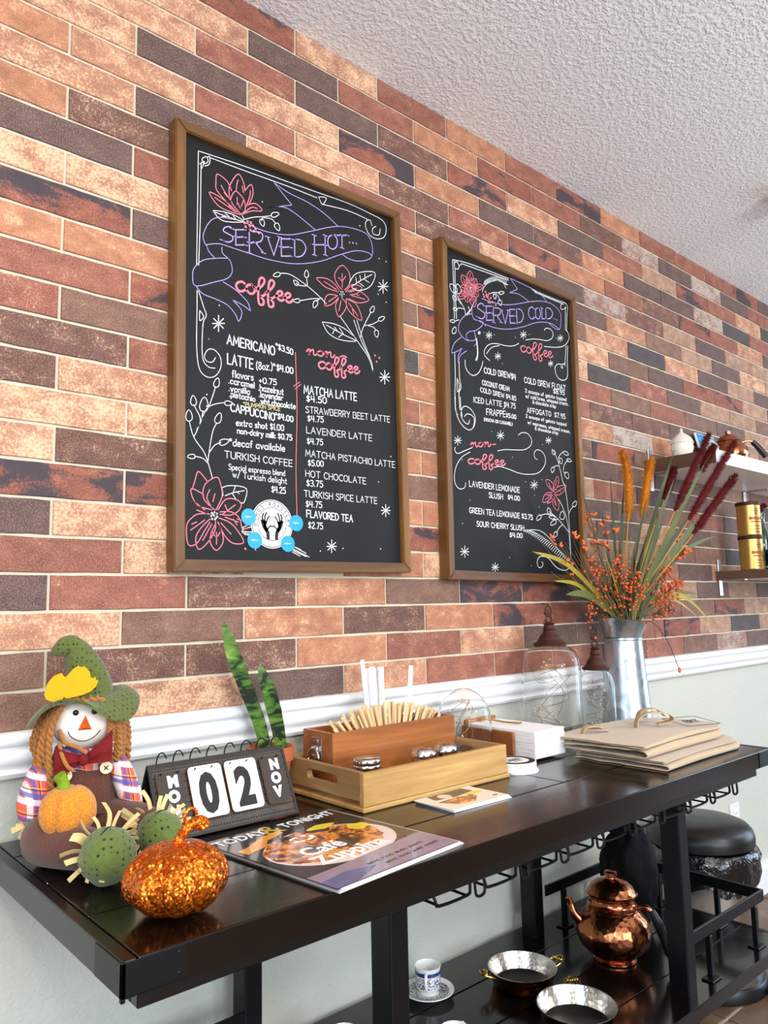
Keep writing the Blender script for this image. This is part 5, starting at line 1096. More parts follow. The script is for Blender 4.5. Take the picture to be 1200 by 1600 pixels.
# stir sticks, straws, tea packets
sm = G().box(-.0032, .0032, -.0007, .0007, 0, .13, .0006).mesh('stir_stick', MT['stick'])
q = random.Random(3); n_ = 0
for k in range(84):
    t = (k+.5)/84; row = k % 4; u = t*2-1
    x = .640+.052*u; y = -.146+.011*row+q.uniform(-.002, .002)
    o = part('stir_stick', sm, None, (x, y, TZ+.026), (q.uniform(-.10, .02), u*.80+q.uniform(-.05, .05), q.uniform(-.5, .5))); o.rotation_mode = 'ZYX'
    o.scale = (1, 1, q.uniform(.95, 1.03)*(1.0+.06*u*u))
    tag(o, 'thin birch stir stick fanned out of the divided wooden box', 'stir stick', 'birch stir sticks in the divided box')
st = G().box(-.0056, .0056, -.0018, .0018, 0, .215, .0013, seg=2).mesh('paper_straw', MT['straw'] if 'straw' in MT else plain('straw_paper', (240, 242, 248), .6, var=.03), True)
for i, (x, y, ly, h) in enumerate(((.600, -.098, -.10, .205), (.607, -.092, -.05, .225), (.612, -.101, -.02, .205), (.620, -.094, -.07, .206), (.626, -.101, -.09, .206), (.632, -.093, -.03, .207), (.639, -.100, -.08, .207), (.646, -.093, -.09, .206), (.652, -.100, -.06, .206), (.690, -.096, .06, .205))):
    o = part('paper_straw', st, None, (.628+(x-.600)*.62+(.040 if i == 9 else 0), y+.006*(i % 3), TZ+.020), (-.02, (-.11+.020*i if i < 9 else .10), q.uniform(-.5, .5))); o.scale = (1, 1, h/.215)
    if i == 9: tag(o, 'single white straw standing apart, right of the straw bunch', 'straw')
    elif i == 1: tag(o, 'tallest white straw, sticking up above the bunch', 'straw', 'white straws in the divided box')
    else: tag(o, '%s white straw from the left in the dense bunch' % ('first' if i == 0 else ORD[i]), 'straw', 'white straws in the divided box')
MT['pack_g'] = plain('pale_green_print', (206, 226, 196), .4, var=.1, vs=60); MT['pack_d'] = plain('dark_green_print', (22, 48, 30), .4)
for nm, loc, rot, w_, h_, lb in (('tea_packet', (.758, -.122, .838), (.12, .5, -.2), .046, .060, 'pale green tea packet tilted above the box rim'), ('tea_packet', (.728, -.118, .845), (.05, .75, -.1), .03, .045, 'small dark tea packet leaning among the stir sticks')):
    p = thing(nm, lb, 'packet', loc, rot=rot)
    G().box(-w_/2, w_/2, -.0012, .0012, -h_/2, h_/2, .0006).build('packet_body', MT['pack_d'], p)
    G().box(-w_/2+.002, w_/2-.002, -.0016, -.0012, -h_/2+.002, h_/2-.002).build('packet_label', MT['pack_g'] if w_ > .04 else MT['white'], p)
    G().box(w_/2-.016, w_/2-.005, -.0019, -.0016, h_/2-.018, h_/2-.005).box(-w_/2+.006, w_/2-.02, -.0019, -.0016, -h_/2+.005, -h_/2+.012).build('packet_print', MT['pack_d'], p, kind='stuff')
# shakers
MT['jarfill'] = plain('brown_spice', (120, 62, 36), .9, var=.3, vs=300)
J = thing('spice_jar', 'glass spice jar with a ridged chrome lid in the near corner of the tray', 'jar', (.497, -.2335, TZ+.0095))
G().lathe([(0, 0), (.022, 0), (.024, .003), (.024, .040), (.021, .047), (.0215, .052), (.0195, .052), (.0185, .046), (.0215, .039), (.0215, .004), (0, .003)], 32).build('jar_glass', MT['glass'], J, True)
G().lathe([(0, .0045), (.0205, .0045), (.0205, .022), (0, .024)], 28).build('spice', MT['jarfill'], J, True, 30)
G().lathe([(.0245, .048), (.0255, .049), (.0255, .056), (.0245, .0575), (.0255, .059), (.0255, .066), (.0235, .069), (.015, .0705), (0, .071)], 36).build('jar_lid', MT['chrome'], J, True, 50)
for i, (x, y, lb) in enumerate(((.660, -.215, 'rounded chrome sugar shaker in the tray, nearer the glass jar'), (.726, -.212, 'rounded chrome sugar shaker in the tray, farther from the glass jar'))):
    s_ = thing('sugar_shaker', lb, 'shaker', (x, y, TZ+.0095), 0, 'chrome shakers in the tray')
    G().lathe([(0, 0), (.017, 0), (.0195, .003), (.0195, .030), (.0175, .034), (0, .034)], 28).build('shaker_base', MT['black'], s_, True, 40)
    G().lathe([(.019, .0345), (.0235, .038), (.0255, .046), (.0245, .055), (.0195, .0605), (.0185, .0595), (.012, .0600), (0, .0600)], 32).build('shaker_head', MT['chrome'], s_, True, 50)
    g = G()
    for k in range(7):
        a = k*2.4; r_ = .0035*math.sqrt(k); g.lathe([(0, 0), (.0011, 0), (.0011, .0003), (0, .0003)], 8, c=(r_*math.cos(a), r_*math.sin(a), .0602))
    g.build('shaker_holes', MT['blackink'], s_, kind='stuff')
G().box(-.02, .02, -.006, .006, 0, .003).tube([(-.02, -.01, .006), (-.005, .006, .012), (.012, -.006, .009), (.024, .01, .013)], .0012, 6, sm=4).tube([(-.018, .012, .004), (.004, -.012, .014), (.02, .004, .006)], .0012, 6, sm=4)
c_ = G().tube([(-.022, -.012, .004), (-.01, .008, .011), (.004, -.008, .014), (.014, .012, .008), (.024, -.004, .012)], .0013, 6, sm=5).tube([(-.018, .012, .003), (.0, -.004, .016), (.02, .010, .004)], .0013, 6, sm=5).build('spoon_rest_wire', MT['chrome'], None, True)
c_.location = (.778, -.208, TZ+.0105); tag(c_, 'small tangle of silver wire lying in the far corner of the tray', 'wire')
# ------------------------------------------------------------------ domes and fairy lights
def fairy(name, label, loc, R_, Z_, n, seed, rmin=.3):
    q = random.Random(seed); t_ = thing(name, label, 'string lights', loc); pts = []
    for k in range(n):
        a = k*1.9+q.uniform(-.8, .8); z = .008+(Z_-.008)*(.5-.5*math.cos(k/n*PI*5+q.uniform(-.4, .4))) ; rr = R_*q.uniform(rmin, .95)
        if z > Z_*.75: rr *= math.sqrt(max(.1, 1-((z-Z_*.75)/(Z_*.27))**2))
        pts.append((rr*math.cos(a), rr*math.sin(a), z))
    C = crom(pts, 6); G().tube(C, .00065, 5).build('light_wire', MT['wire'], t_, True)
    g = G()
    for k in range(2, len(C), 9): g.ball(C[k], (.0016, .0016, .0022), 7, 5)
    g.build('bulbs', MT['bulb'], t_, True, kind='stuff')
t = NT('warm_bulb'); t.base(lin((255, 236, 200))); t.b.inputs['Emission Color'].default_value = lin((255, 222, 170)); t.b.inputs['Emission Strength'].default_value = .25; MT['bulb'] = t.m
D = thing('glass_dome', 'small round-topped clear glass dome between the tray and the napkins', 'dome', (.906, -.100, TZ))
G().lathe([(.0615, .001), (.063, .003), (.063, .085)]+[(.063*math.cos(a), .085+.076*math.sin(a)) for a in [PI/2*k/10 for k in range(1, 11)]]+[(.0613*math.cos(a), .085+.0743*math.sin(a)) for a in [PI/2*k/10 for k in range(10, -1, -1)]]+[(.0613, .003), (.0615, .001)], 48, cap=False).build('dome_glass', MT['glass'], D, True, 80)
fairy('fairy_lights', 'fine fairy-light wire coiled inside the small round-topped dome', (.906, -.100, TZ), .054, .135, 34, 5)
def finial(root, z0, r_, hgt, idx):
    G().lathe([(0, z0), (r_*1.02, z0), (r_*1.04, z0+.004), (r_*.98, z0+.007), (r_*.80, z0+.011), (r_*.66, z0+.020), (r_*.60, z0+.026), (r_*.44, z0+.031), (r_*.36, z0+.040), (r_*.42, z0+.043), (r_*.36, z0+.046), (r_*.30, z0+.054), (r_*.38, z0+.057), (r_*.20, z0+.061), (0, z0+.062)], 36).build('iron_cap', MT['rust'], root, True, 40)
    zz = z0+.060; k = (hgt-.060); g = G()
    for sx in (-1, 1):
        g.tube([(sx*.004, 0, zz), (sx*.012, 0, zz+k*.18), (sx*.0085, 0, zz+k*.36), (sx*.0125, 0, zz+k*.58), (sx*.010, 0, zz+k*.8), (0, 0, zz+k*.97)], .0022, 7, sm=5)
        g.tube([(sx*.009, .001, zz+k*.4), (sx*.016, .001, zz+k*.5), (sx*.013, .001, zz+k*.62)], .0016, 6, sm=4)
        g.tube([(sx*.005, 0, zz+k*.3), (sx*.0035, 0, zz+k*.55), (sx*.006, 0, zz+k*.75)], .0016, 6, sm=4)
        g.tube([(sx*.011, 0, zz+k*.05), (sx*.017, 0, zz+k*.1), (sx*.012, 0, zz+k*.22)], .0016, 6, sm=4)
    g.ball((0, 0, zz+k*.42), (.004, .004, .006), 8, 6).ball((0, 0, zz+k), (.0035, .0035, .004), 8, 6)
    g.build('scroll_finial', MT['rust'], root, True, 80)
def cloche(label, loc, R_, Hh, cr_, fh, lights, seed):
    c = thing('bell_cloche', label, 'cloche', loc)
    G().lathe([(R_, .001), (R_+.002, .004), (R_+.0005, .008), (R_, .02), (R_, Hh-.055), (R_*.97, Hh-.035), (R_*.86, Hh-.016), (R_*.68, Hh-.004), (cr_*.95, Hh), (cr_*.90, Hh-.002), (R_*.66, Hh-.0058), (R_*.84, Hh-.0178), (R_*.95, Hh-.036), (R_-.0018, Hh-.055), (R_-.0018, .02), (R_-.0015, .004), (R_, .001)], 56, cap=False).build('cloche_glass', MT['glass'], c, True, 80)
    finial(c, Hh+.0005, cr_, fh, 0)
    return fairy('fairy_lights', lights, loc, R_*.86, Hh*.82, 46 if R_ > .06 else 40, seed, .4)
cloche('taller glass bell cloche with rusty scroll finial, nearer the napkins', (1.2385, -.106, TZ), .0765, .243, .042, .108, 'fairy-light wire tangled inside the taller bell cloche', 21)
cloche('shorter glass bell cloche with rusty scroll finial, beside the metal pitcher', (1.432, -.115, TZ), .048, .168, .037, .116, 'fairy-light wire tangled inside the shorter bell cloche', 33)
# ------------------------------------------------------------------ napkins
NH = thing('napkin_holder', 'dark wooden napkin holder with a brass spring arm', 'napkin holder', (1.034, -.125, TZ))
boxy(NH, 'base_board', MT['acacia'], -.068, .052, -.075, .092, 0, .006, b=.001)
boxy(NH, 'side_board', MT['acacia'], -.068, -.060, -.068, .092, .0062, .062, b=.001)
boxy(NH, 'back_board', MT['acacia'], -.0598, .052, .084, .092, .0062, .075, b=.001)
G().tube([(-.01, .078, .066), (-.01, .07, .074), (-.006, .01, .0715), (.001, -.028, .0715), (.006, -.034, .0722), (.010, -.028, .0715)], .0022, 8, sm=6, M=None).build('spring_arm', MT['brass'], NH, True)
nm_ = G().box(-.056, .056, -.102, .102, 0, .0021, .0008).mesh('paper_napkin', MT['white'])
q = random.Random(9); NN = 27
for k in range(NN):
    o = part('paper_napkin', nm_, None, (1.036+q.uniform(-.0007, .0007), -.143+q.uniform(-.0009, .0009), TZ+.0066+k*.00222), (0, 0, q.uniform(-.006, .006)))
    tag(o, 'topmost folded white napkin under the brass spring arm' if k == NN-1 else 'lowest folded white napkin of the thick stack' if k == 0 else '%s folded white napkin from the top of the thick stack' % ORD[NN-1-k], 'napkin', 'paper napkins in the holder')
cm = G().lathe([(0, 0), (.046, 0), (.0462, .0015), (.046, .003), (0, .003)], 48).mesh('paper_coaster', MT['white'])
for k in range(7):
    o = part('paper_coaster', cm, None, (.886+(.003 if k == 0 else q.uniform(-.0006, .0006)), -.262+(-.003 if k == 0 else q.uniform(-.0006, .0006)), TZ+.0002+k*.00315))
    tag(o, 'topmost round coaster, with a dark printed ring' if k == 6 else ('lowest white coaster, shifted out of the coaster stack' if k == 0 else '%s round white coaster from the top of the coaster stack' % ORD[6-k]), 'coaster', 'round coasters beside the tray')
    if k == 6:
        G().lathe([(.044, .00305), (.044, .0032), (.031, .0032), (.031, .00305)], 48, cap=False).build('printed_ring', MT['blackink'], o)
        g = G().box(-.02, .018, -.004, .004, .00305, .0032).box(-.014, .02, .008, .012, .00305, .0032).box(-.016, .012, -.014, -.010, .00305, .0032); g.build('printed_lines', MT['cardk'], o, kind='stuff')
# postcards
pm = G().box(-.075, .075, -.049, .049, 0, .0009, .0002).mesh('postcard', MT['white'])
MT['card_print'] = plain('menu_card_print', (238, 222, 206), .35, coat=.3, var=.04, vs=30)
for k in range(5):
    o = part('postcard', pm, None, (.628-.0012*k+.0, -.354+.0006*k, TZ+.0003+k*.00105), (0, 0, math.radians(-1.5+k*.9)))
    tag(o, 'top postcard of the small pile, printed with coffee and food photos' if k == 4 else '%s postcard from the top of the small pile' % ORD[4-k], 'postcard', 'postcards in front of the tray')
    if k == 4:
        G().box(-.0745, .0745, -.0485, .0485, .00092, .00105).build('card_face', MT['card_print'], o)
        G().prism([(-.058, .005), (-.04, -.028), (.0, -.034), (.03, -.012), (.028, .0), (-.01, .008)], .0011, .0012).build('food_photo', MT['food'], o)
        G().prism([(-.045, .046), (.05, .046), (.052, .018), (.0, .010), (-.05, .018)], .0011, .0012).build('coffee_photo', MT['cover'], o)
        G().lathe([(0, .0012), (.014, .0012), (.014, .00135), (0, .00135)], 24, c=(-.018, .026, 0)).build('coffee_cup_print', MT['plate_print'], o)
        G().prism([(.02, -.002), (.06, .0), (.062, .014), (.022, .012)], .0011, .0012).build('fruit_photo', MT['yellow_print'], o)
        p = part('lettering', text_mesh('ro', .012, MT['blackink'], .0003, .0001), o, (.050, -.036, .0012))
# ------------------------------------------------------------------ galvanised pitcher and dried stems
VX, VY = 1.583, -.112
V = thing('galvanised_pitcher', 'tall galvanised metal pitcher holding the dried bouquet', 'pitcher', (VX, VY, TZ))
G().lathe([(0, .001), (.069, .001), (.0715, .004), (.0705, .010), (.0535, .243), (.0555, .245), (.0555, .250), (.0535, .252)], 56, cap=False).build('pitcher_body', MT['galv'], V, True, 35)
def spout(a, z):
    k = max(0, (z-.252)/.048); return 1+.20*k*max(0, math.cos(a-math.radians(215)))**3+.05*k*math.cos(2*a)
g = G(); n = 56; prof_ = [(.0528, .2525), (.055, .262), (.061, .280), (.069, .296), (.0705, .2975), (.067, .2945), (.059, .279), (.053, .262), (.051, .2525)]
v = []; f = []
for i, (r_, z) in enumerate(prof_):
    for k in range(n):
        a = 2*PI*k/n; sp_ = spout(a, z); lift_ = .014*max(0, (z-.25)/.047)*(math.cos(a-math.radians(160)))**1; v.append((r_*sp_*math.cos(a), r_*sp_*math.sin(a), z+lift_))
for i in range(len(prof_)-1):
    for k in range(n): f.append((i*n+k, i*n+(k+1) % n, (i+1)*n+(k+1) % n, (i+1)*n+k))
G().add(v, f).build('flared_collar', MT['galv'], V, True, 60)
G().tube([(.0535, .02, .236), (.092, .034, .225), (.102, .038, .17), (.085, .032, .10), (.068, .024, .085)], [.004, .006, .006, .006, .004], 8, sm=5).build('pitcher_handle', MT['galv'], V, True)
MT['blade'] = plain('dried_blade', (88, 94, 18), .6, var=.45, vs=18); MT['blade2'] = plain('dark_green_blade', (50, 62, 14), .6, var=.4, vs=18); MT['blade3'] = plain('yellow_blade', (158, 140, 24), .6, var=.3, vs=22)
MT['stalk'] = plain('straw_stalk', (190, 128, 50), .7, var=.3, vs=30); MT['orange_bristle'] = plain('amber_seed_head', (214, 130, 18), .9, var=.5, vs=260, bump=1, bs=500, bd=.003); MT['red_bristle'] = plain('crimson_seed_head', (96, 4, 10), .9, var=.5, vs=260, bump=1, bs=500, bd=.003)
MT['berry'] = plain('orange_berry', (216, 92, 34), .5, var=.35, vs=90); MT['petal'] = plain('orange_petal', (236, 104, 40), .55, var=.25, vs=60); MT['twig'] = plain('dark_twig', (74, 58, 34), .8, var=.3, vs=60); MT['wisp'] = plain('dry_wisp', (132, 112, 74), .8, var=.3, vs=60)
mouth = lambda dx, dy: (VX+dx, VY+dy, TZ+.18)
def bent(tip, dx, dy, sag=0, mid=.55, z1=None):
    a = Vector((VX+dx*.6, VY+dy*.6, TZ+.05)); b = Vector((VX+dx, VY+dy, TZ+.285)); t_ = Vector(tip); m_ = b.lerp(t_, mid)+Vector((0, 0, sag)); return [a, b, m_, t_]
blades = [  # tip, half width, sag, material, in-mouth offset, label
 ((1.585, -.10, 1.478), .0095, .02, 'blade2', (-.02, .0), 'upright dark green blade, leftmost of the tall pair left of the amber heads'),
 ((1.665, -.10, 1.495), .0105, .02, 'blade2', (-.015, .01), 'upright dark green blade just left of the amber seed heads'),
 ((1.395, -.12, 1.475-.04), .007, .03, 'blade2', (-.03, .0), 'thin green blade with a bleached tip, left side of the bouquet'),
 ((1.935, -.13, 1.605), .012, .02, 'blade', (.015, .0), 'tallest broad green blade reaching the upper shelf'),
 ((1.865, -.28, 1.556), .013, .02, 'blade', (.02, -.01), 'broad green blade leaning right below the crimson heads'),
 ((2.27, -.13, 1.452), .012, .05, 'blade', (.03, .0), 'long green blade bending right under the lowest crimson head'),
 ((2.26, -.10, 1.335), .008, .055, 'blade', (.035, .005), 'narrow green blade pointing right above the lower shelf'),
 ((1.19, -.10, 1.242), .009, .05, 'blade3', (-.035, -.005), 'yellow blade crossing the lower corner of the second menu board'),
 ((1.28, -.10, 1.165), .007, .04, 'blade3', (-.04, .0), 'thin yellow blade just under the second menu board'),
 ((1.30, -.12, 1.128), .012, .035, 'blade', (-.04, -.01), 'green blade drooping left above the cloches'),
 ((2.13, -.13, 1.012), .0085, .10, 'blade3', (.045, .0), 'yellow-green blade arching right, lowest of the bouquet'),
 ((2.10, -.10, 1.125), .007, .04, 'blade', (.04, .01), 'short olive blade pointing right beside the shelf bracket'),
 ((2.02, -.13, 1.045), .006, .07, 'blade3', (.045, .0), 'small yellow blade drooping right above the lowest one'),
 ((1.90, -.14, 1.50), .010, .02, 'blade', (.01, -.01), 'green blade between the crimson heads and the amber heads'),
 ((1.44, -.16, 1.235), .006, .02, 'blade3', (-.02, -.02), 'curly yellow blade twisting above the pitcher'),
 ((1.74, -.15, 1.34), .007, .02, 'blade3', (.0, -.02), 'bright yellow curled blade at the middle of the bouquet'),
 ((1.56, -.17, 1.20), .008, .0, 'blade', (-.01, -.03), 'short green blade rising from the pitcher mouth'),
 ((1.63, -.18, 1.24), .009, .01, 'blade', (.0, -.03), 'short broad green blade near the pitcher centre'),
 ((1.78, -.16, 1.36), .013, .02, 'blade', (.01, -.01), 'broad green blade in the right half of the bouquet, below the crimson heads'),
 ((1.70, -.15, 1.42), .012, .02, 'blade2', (.0, .0), 'broad dark blade standing between the amber heads'),
 ((1.92, -.17, 1.37), .011, .03, 'blade2', (.02, -.01), 'dark green blade leaning right behind the berry sprays'),
 ((1.66, -.19, 1.30), .010, .01, 'blade', (.0, -.02), 'green blade in front of the amber stems'),
 ((1.50, -.12, 1.30), .008, .02, 'blade2', (-.02, .0), 'dark green blade behind the left berry sprays'),
 ((1.72, -.16, 1.22), .009, .01, 'blade', (.02, -.02), 'short green blade leaning right from the pitcher mouth')]
for tip, wd, sag, mt, (dx, dy), lb in blades:
    b_ = G().blade(bent(tip, dx, dy, sag), wd*1.5, 7, (.25, -1, .2)).build('dried_blade', MT[mt], None, True, 80); tag(b_, lb, 'leaf', 'dried blades in the pitcher')
def cattail(tip, dx, dy, ln, r_, mt, lb, sag=0, curve=(0, 0, 0)):
    t_ = thing('seed_head_stem', lb, 'dried stem', (VX, VY, TZ), group='bristly seed heads in the pitcher')
    L = Vector((VX, VY, TZ)); P = [p-L for p in bent(tip, dx, dy, sag)]; C = crom(P, 14); tot = 0; i = len(C)-1
    while i > 0 and tot < ln: tot += (C[i]-C[i-1]).length; i -= 1
    for k_ in range(i, len(C)):
        x = (k_-i)/max(1, len(C)-1-i); C[k_] = C[k_]+Vector(curve)*x*x
    G().tube(C[:i+2], [.0032, .0018], 7).build('stem', MT['stalk'], t_, True)
    q_ = random.Random(int(tip[0]*1000)); H = [C[i]+(C[-1]-C[i])*0]+C[i:]; m = len(C)-i; g = G(); g.tube(C[i:], [r_*.35, r_*.8, r_*.9, r_*.8, r_*.6, r_*.15], 12)
    for k_ in range(1500):
        x = q_.random(); j = i+min(int(x*(m-1)), m-2); p = C[j].lerp(C[j+1], q_.random()); ax = (C[j+1]-C[j]).normalized(); a = ax.orthogonal().normalized(); b = ax.cross(a); th_ = q_.uniform(0, 6.28); d = a*math.cos(th_)+b*math.sin(th_)
        s_ = ax.cross(d)*.0006; rr = r_*(.9 if .08 < x < .9 else .5); p0 = p+d*rr*.7; p1 = p+d*rr*1.7+ax*.007; o = len(g.v); g.v += [tuple(p0-s_), tuple(p0+s_), tuple(p1), tuple(p0+ax*.0015)]; g.f += [(o, o+1, o+2), (o+1, o+3, o+2), (o+3, o, o+2)]
    g.build('seed_head', MT[mt], t_, True, 80)
cattail((1.69, -.12, 1.575), -.005, .0, .22, .0115, 'orange_bristle', 'amber seed head curling left, nearer the menu board', 0, (-.070, 0, -.012))
cattail((1.80, -.12, 1.56), .005, .0, .20, .0115, 'orange_bristle', 'straight amber seed head beside the curled one')
cattail((1.849, -.29, 1.615), .01, .0, .27, .0105, 'red_bristle', 'crimson seed head leaning right, reaching the white jar on the shelf')
cattail((2.025, -.29, 1.613), .015, -.005, .33, .011, 'red_bristle', 'crimson seed head crossing the copper pot on the shelf')
cattail((2.015, -.29, 1.503), .025, .0, .26, .0115, 'red_bristle', 'lowest crimson seed head, pointing right')
cattail((1.965, -.11, 1.548), .008, .0, .13, .011, 'red_bristle', 'short upright crimson seed head behind the green blades')
cattail((1.888, -.285, 1.585), .012, .005, .09, .010, 'red_bristle', 'crimson seed head half hidden behind the others')
def spray(tip, dx, dy, n, spread, lb, seed, kind='berry', sag=0.0, br=.0042):
    L = Vector((VX, VY, TZ)); t_ = thing('berry_spray', lb, 'dried spray', L[:], group='orange sprays in the pitcher'); q_ = random.Random(seed)
    P = [p-L for p in bent(tip, dx, dy, sag)]; C = crom(P, 8); G().tube(C, [.0016, .0009], 5).build('stem', MT['twig'], t_, True)
    g = G(); h = G(); tp_ = C[-1]; ax = (C[-1]-C[-5]).normalized()
    for k_ in range(n):
        u = q_.random()**.8; base = C[-1-int(u*(len(C)*.38))]; d = Vector((q_.gauss(0, 1), q_.gauss(0, .8), q_.gauss(0, 1)))*spread*.45*(0.4+u); p = base+d
        if kind == 'berry':
            g.ball(p, br*q_.uniform(.6, 1.15), 7, 5); h.tube([base, base.lerp(p, .6)+Vector((0, 0, -.002)), p], .0005, 4)
        else:
            for j in range(3):
                a = q_.uniform(0, 6.28); e = p+Vector((math.cos(a)*.012, q_.uniform(-.008, .004), q_.uniform(.0, .014))); g.tube([p, p.lerp(e, .5), e], [.001, .0045, .0006], 6)
            h.tube([base, p], .0006, 4)
    g.build('berries' if kind == 'berry' else 'petals', MT['berry' if kind == 'berry' else 'petal'], t_, True, 80, kind='stuff'); h.build('twigs', MT['twig'], t_, kind='stuff')
spray((1.43, -.13, 1.20), -.02, -.01, 70, .055, 'orange berry spray in front of the menu board corner', 1)
spray((1.50, -.16, 1.22), -.01, -.02, 80, .05, 'dense orange berry spray at the left of the bouquet centre', 2)
spray((1.57, -.18, 1.18), .0, -.02, 80, .045, 'orange berry spray above the pitcher mouth', 3)
spray((1.80, -.15, 1.20), .02, -.01, 70, .04, 'bright orange berry spray right of centre', 4)
spray((1.88, -.14, 1.16), .03, -.01, 80, .04, 'largest orange berry spray on the right side', 5, br=.005)
spray((1.80, -.15, 1.09), .03, -.02, 40, .05, 'loose orange berry spray hanging over the pitcher rim', 6)
spray((1.38, -.14, 1.09), -.035, -.01, 30, .05, 'sparse orange berry spray low on the left', 7)
spray((2.02, -.11, 1.275), .03, .0, 14, .03, 'orange blossom tip at the far right of the bouquet', 8, 'petal', .02)
spray((1.455, -.10, 1.345), -.01, .0, 16, .05, 'orange blossom tips above the berry sprays', 9, 'petal', .01)
spray((1.53, -.10, 1.36), -.005, .0, 12, .05, 'orange blossom tips below the thin bleached blade', 10, 'petal', .01)
spray((1.27, -.11, 1.275), -.03, .0, 7, .025, 'orange blossom crossing the menu board frame', 11, 'petal', .02)
spray((1.36, -.11, 1.30), -.02, .0, 8, .03, 'orange blossom beside the menu board frame', 12, 'petal', .02)
spray((1.96, -.12, 1.325), .025, .0, 8, .03, 'pink-orange blossom pair at the right of the bouquet', 13, 'petal', .02)
g = G(); q = random.Random(77)
for k in range(150):
    a = q.uniform(-1.0, 1.15); L_ = q.uniform(.12, .36); dx, dy = .04*math.sin(a)+q.uniform(-.012, .012), q.uniform(-.035, .03)
    b = Vector((VX+dx, VY+dy, TZ+.27)); e = b+Vector((math.sin(a)*L_*1.15, q.uniform(-.10, .05)*L_*2, math.cos(a)*L_)); e.y = min(e.y, -.02)
    g.tube([Vector((VX+dx*.6, VY+dy*.6, TZ+.08)), b, b.lerp(e, .5)+Vector((0, 0, .012)), e], [.0012, .0005], 4, sm=4)
tag(g.build('grass', MT['wisp'], None, True, 80), 'fine dry grass wisps filling the galvanised pitcher', 'grass', None, 'stuff')
g = G(); q = random.Random(78)
for k in range(46):
    a = q.uniform(-1.0, 1.1); L_ = q.uniform(.10, .26); dx, dy = .035*math.sin(a), q.uniform(-.035, .03)
    b = Vector((VX+dx, VY+dy, TZ+.27)); e = b+Vector((math.sin(a)*L_, q.uniform(-.08, .04)*L_*2, math.cos(a)*L_)); e.y = min(e.y, -.02)
    g.blade([Vector((VX+dx*.6, VY+dy*.6, TZ+.1)), b, b.lerp(e, .5)+Vector((0, 0, .012)), e], .0032, 4)
tag(g.build('grass', MT['blade2'], None, True, 80), 'narrow dark green grass leaves packed in the pitcher mouth', 'grass', None, 'stuff')
T_ = thing('bud_stem', 'thin dark stem with one orange bud hanging over the pitcher side', 'dried stem', (VX, VY, TZ))
Lv = Vector((VX, VY, TZ)); P = [Vector(p)-Lv for p in ((1.60, -.13, .95), (1.63, -.165, 1.045), (1.70, -.18, 1.00), (1.79, -.17, .90))]
G().tube(P, .0011, 5, sm=6).build('stem', MT['twig'], T_, True); G().ball(P[-1]+Vector((.004, 0, -.006)), (.005, .005, .009), 10, 8).build('bud', MT['petal'], T_, True)
tag(G().tube([(1.60, -.13, .95), (1.64, -.15, 1.05), (1.70, -.16, 1.04), (1.745, -.15, .985)], .0008, 5, sm=6).build('bare_stem', MT['twig'], None, True), 'bare thin stem drooping right of the pitcher mouth', 'dried stem')
# ------------------------------------------------------------------ folded tote bags
def folded(name, label, x0, x1, layers, zb, seed, mat, bulge):
    # cross section in y-z of a sheet folded back and forth (bends at the front), swept along x
    r = thing(name, label, 'bag', ((x0+x1)/2, -.36, TZ)); q_ = random.Random(seed)
    for li, (yf, yb, z0, gap, th_) in enumerate(layers):
        prof_ = []; n = 10; rg = gap/2+th_
        for k in range(n+1): prof_.append((yb+(yf+rg-yb)*k/n, z0+rg*2*(1-.55*(1-k/n)**.5*0)-rg*.9*(1-k/n)**1.2*.6))
        for k in range(1, 12): a = PI/2+PI*k/12; prof_.append((yf+rg+rg*1.15*math.cos(a), z0+rg+rg*math.sin(a)))
        for k in range(n+1): prof_.append((yf+rg+(yb-yf-rg)*k/n, z0))
        C = [Vector((0, a, b)) for a, b in prof_]; inn = []
        for i, p in enumerate(C):
            t = (C[min(i+1, len(C)-1)]-C[max(i-1, 0)]).normalized(); inn.append(p+Vector((0, -t.z, t.y))*(-th_)*-1)
        m = len(C); nx = 16; v = []; f = []
        for j in range(nx+1):
            u = j/nx; x = x0+(x1-x0)*u
            for arr in (C, inn):
                for i, p in enumerate(arr):
                    topf = 1 if i < n+4 else 0
                    w_ = .0035*noise.noise(Vector((u*3+seed, p.y*9, li*2.0)))+bulge*math.sin(PI*min(1, u*1.1))*topf*(.4+.6*li)
                    sk = .030*u*(p.y+.36)*0; edge = .010*noise.noise(Vector((i*.6, li, seed))) if j in (0, nx) else 0
                    rd = (1-.40*max(0, (u-.8)/.2)**2)
                    v.append((x+edge-(x0+x1)/2, (p.y+.36)*rd+(.012*math.sin(u*3)*(1 if li else .5)), p.z-TZ+max(-.001, w_)*(1-.5*max(0, (u-.85)/.15))*(1 if p.z > z0+.004 else .15)))
        S_ = 2*m
        for j in range(nx):
            for i in range(m-1):
                a = j*S_+i; f.append((a, a+1, a+1+S_, a+S_)); b = a+m; f.append((b, b+S_, b+1+S_, b+1))
            for e_ in (0, m-1):
                a = j*S_+e_; f.append((a, a+S_, a+S_+m, a+m))
        for j in (0, nx):
            for i in range(m-1):
                a = j*S_+i; f.append((a, a+m, a+m+1, a+1))
        g = G().add(v, f); me = g.mesh('folded_panel', mat, True, 60); bm = bmesh.new(); bm.from_mesh(me); bmesh.ops.recalc_face_normals(bm, faces=bm.faces[:]); bm.to_mesh(me); bm.free(); part('folded_panel', me, r)
    return r
B1 = folded('tote_bag', 'lower folded tan canvas tote bag, flat on the table end', 1.09, 1.497, [(-.505, -.275, TZ+.0012, .0085, .0016), (-.498, -.27, TZ+.0155, .001, .0012)], 0, 3, MT['canvas'], .0)
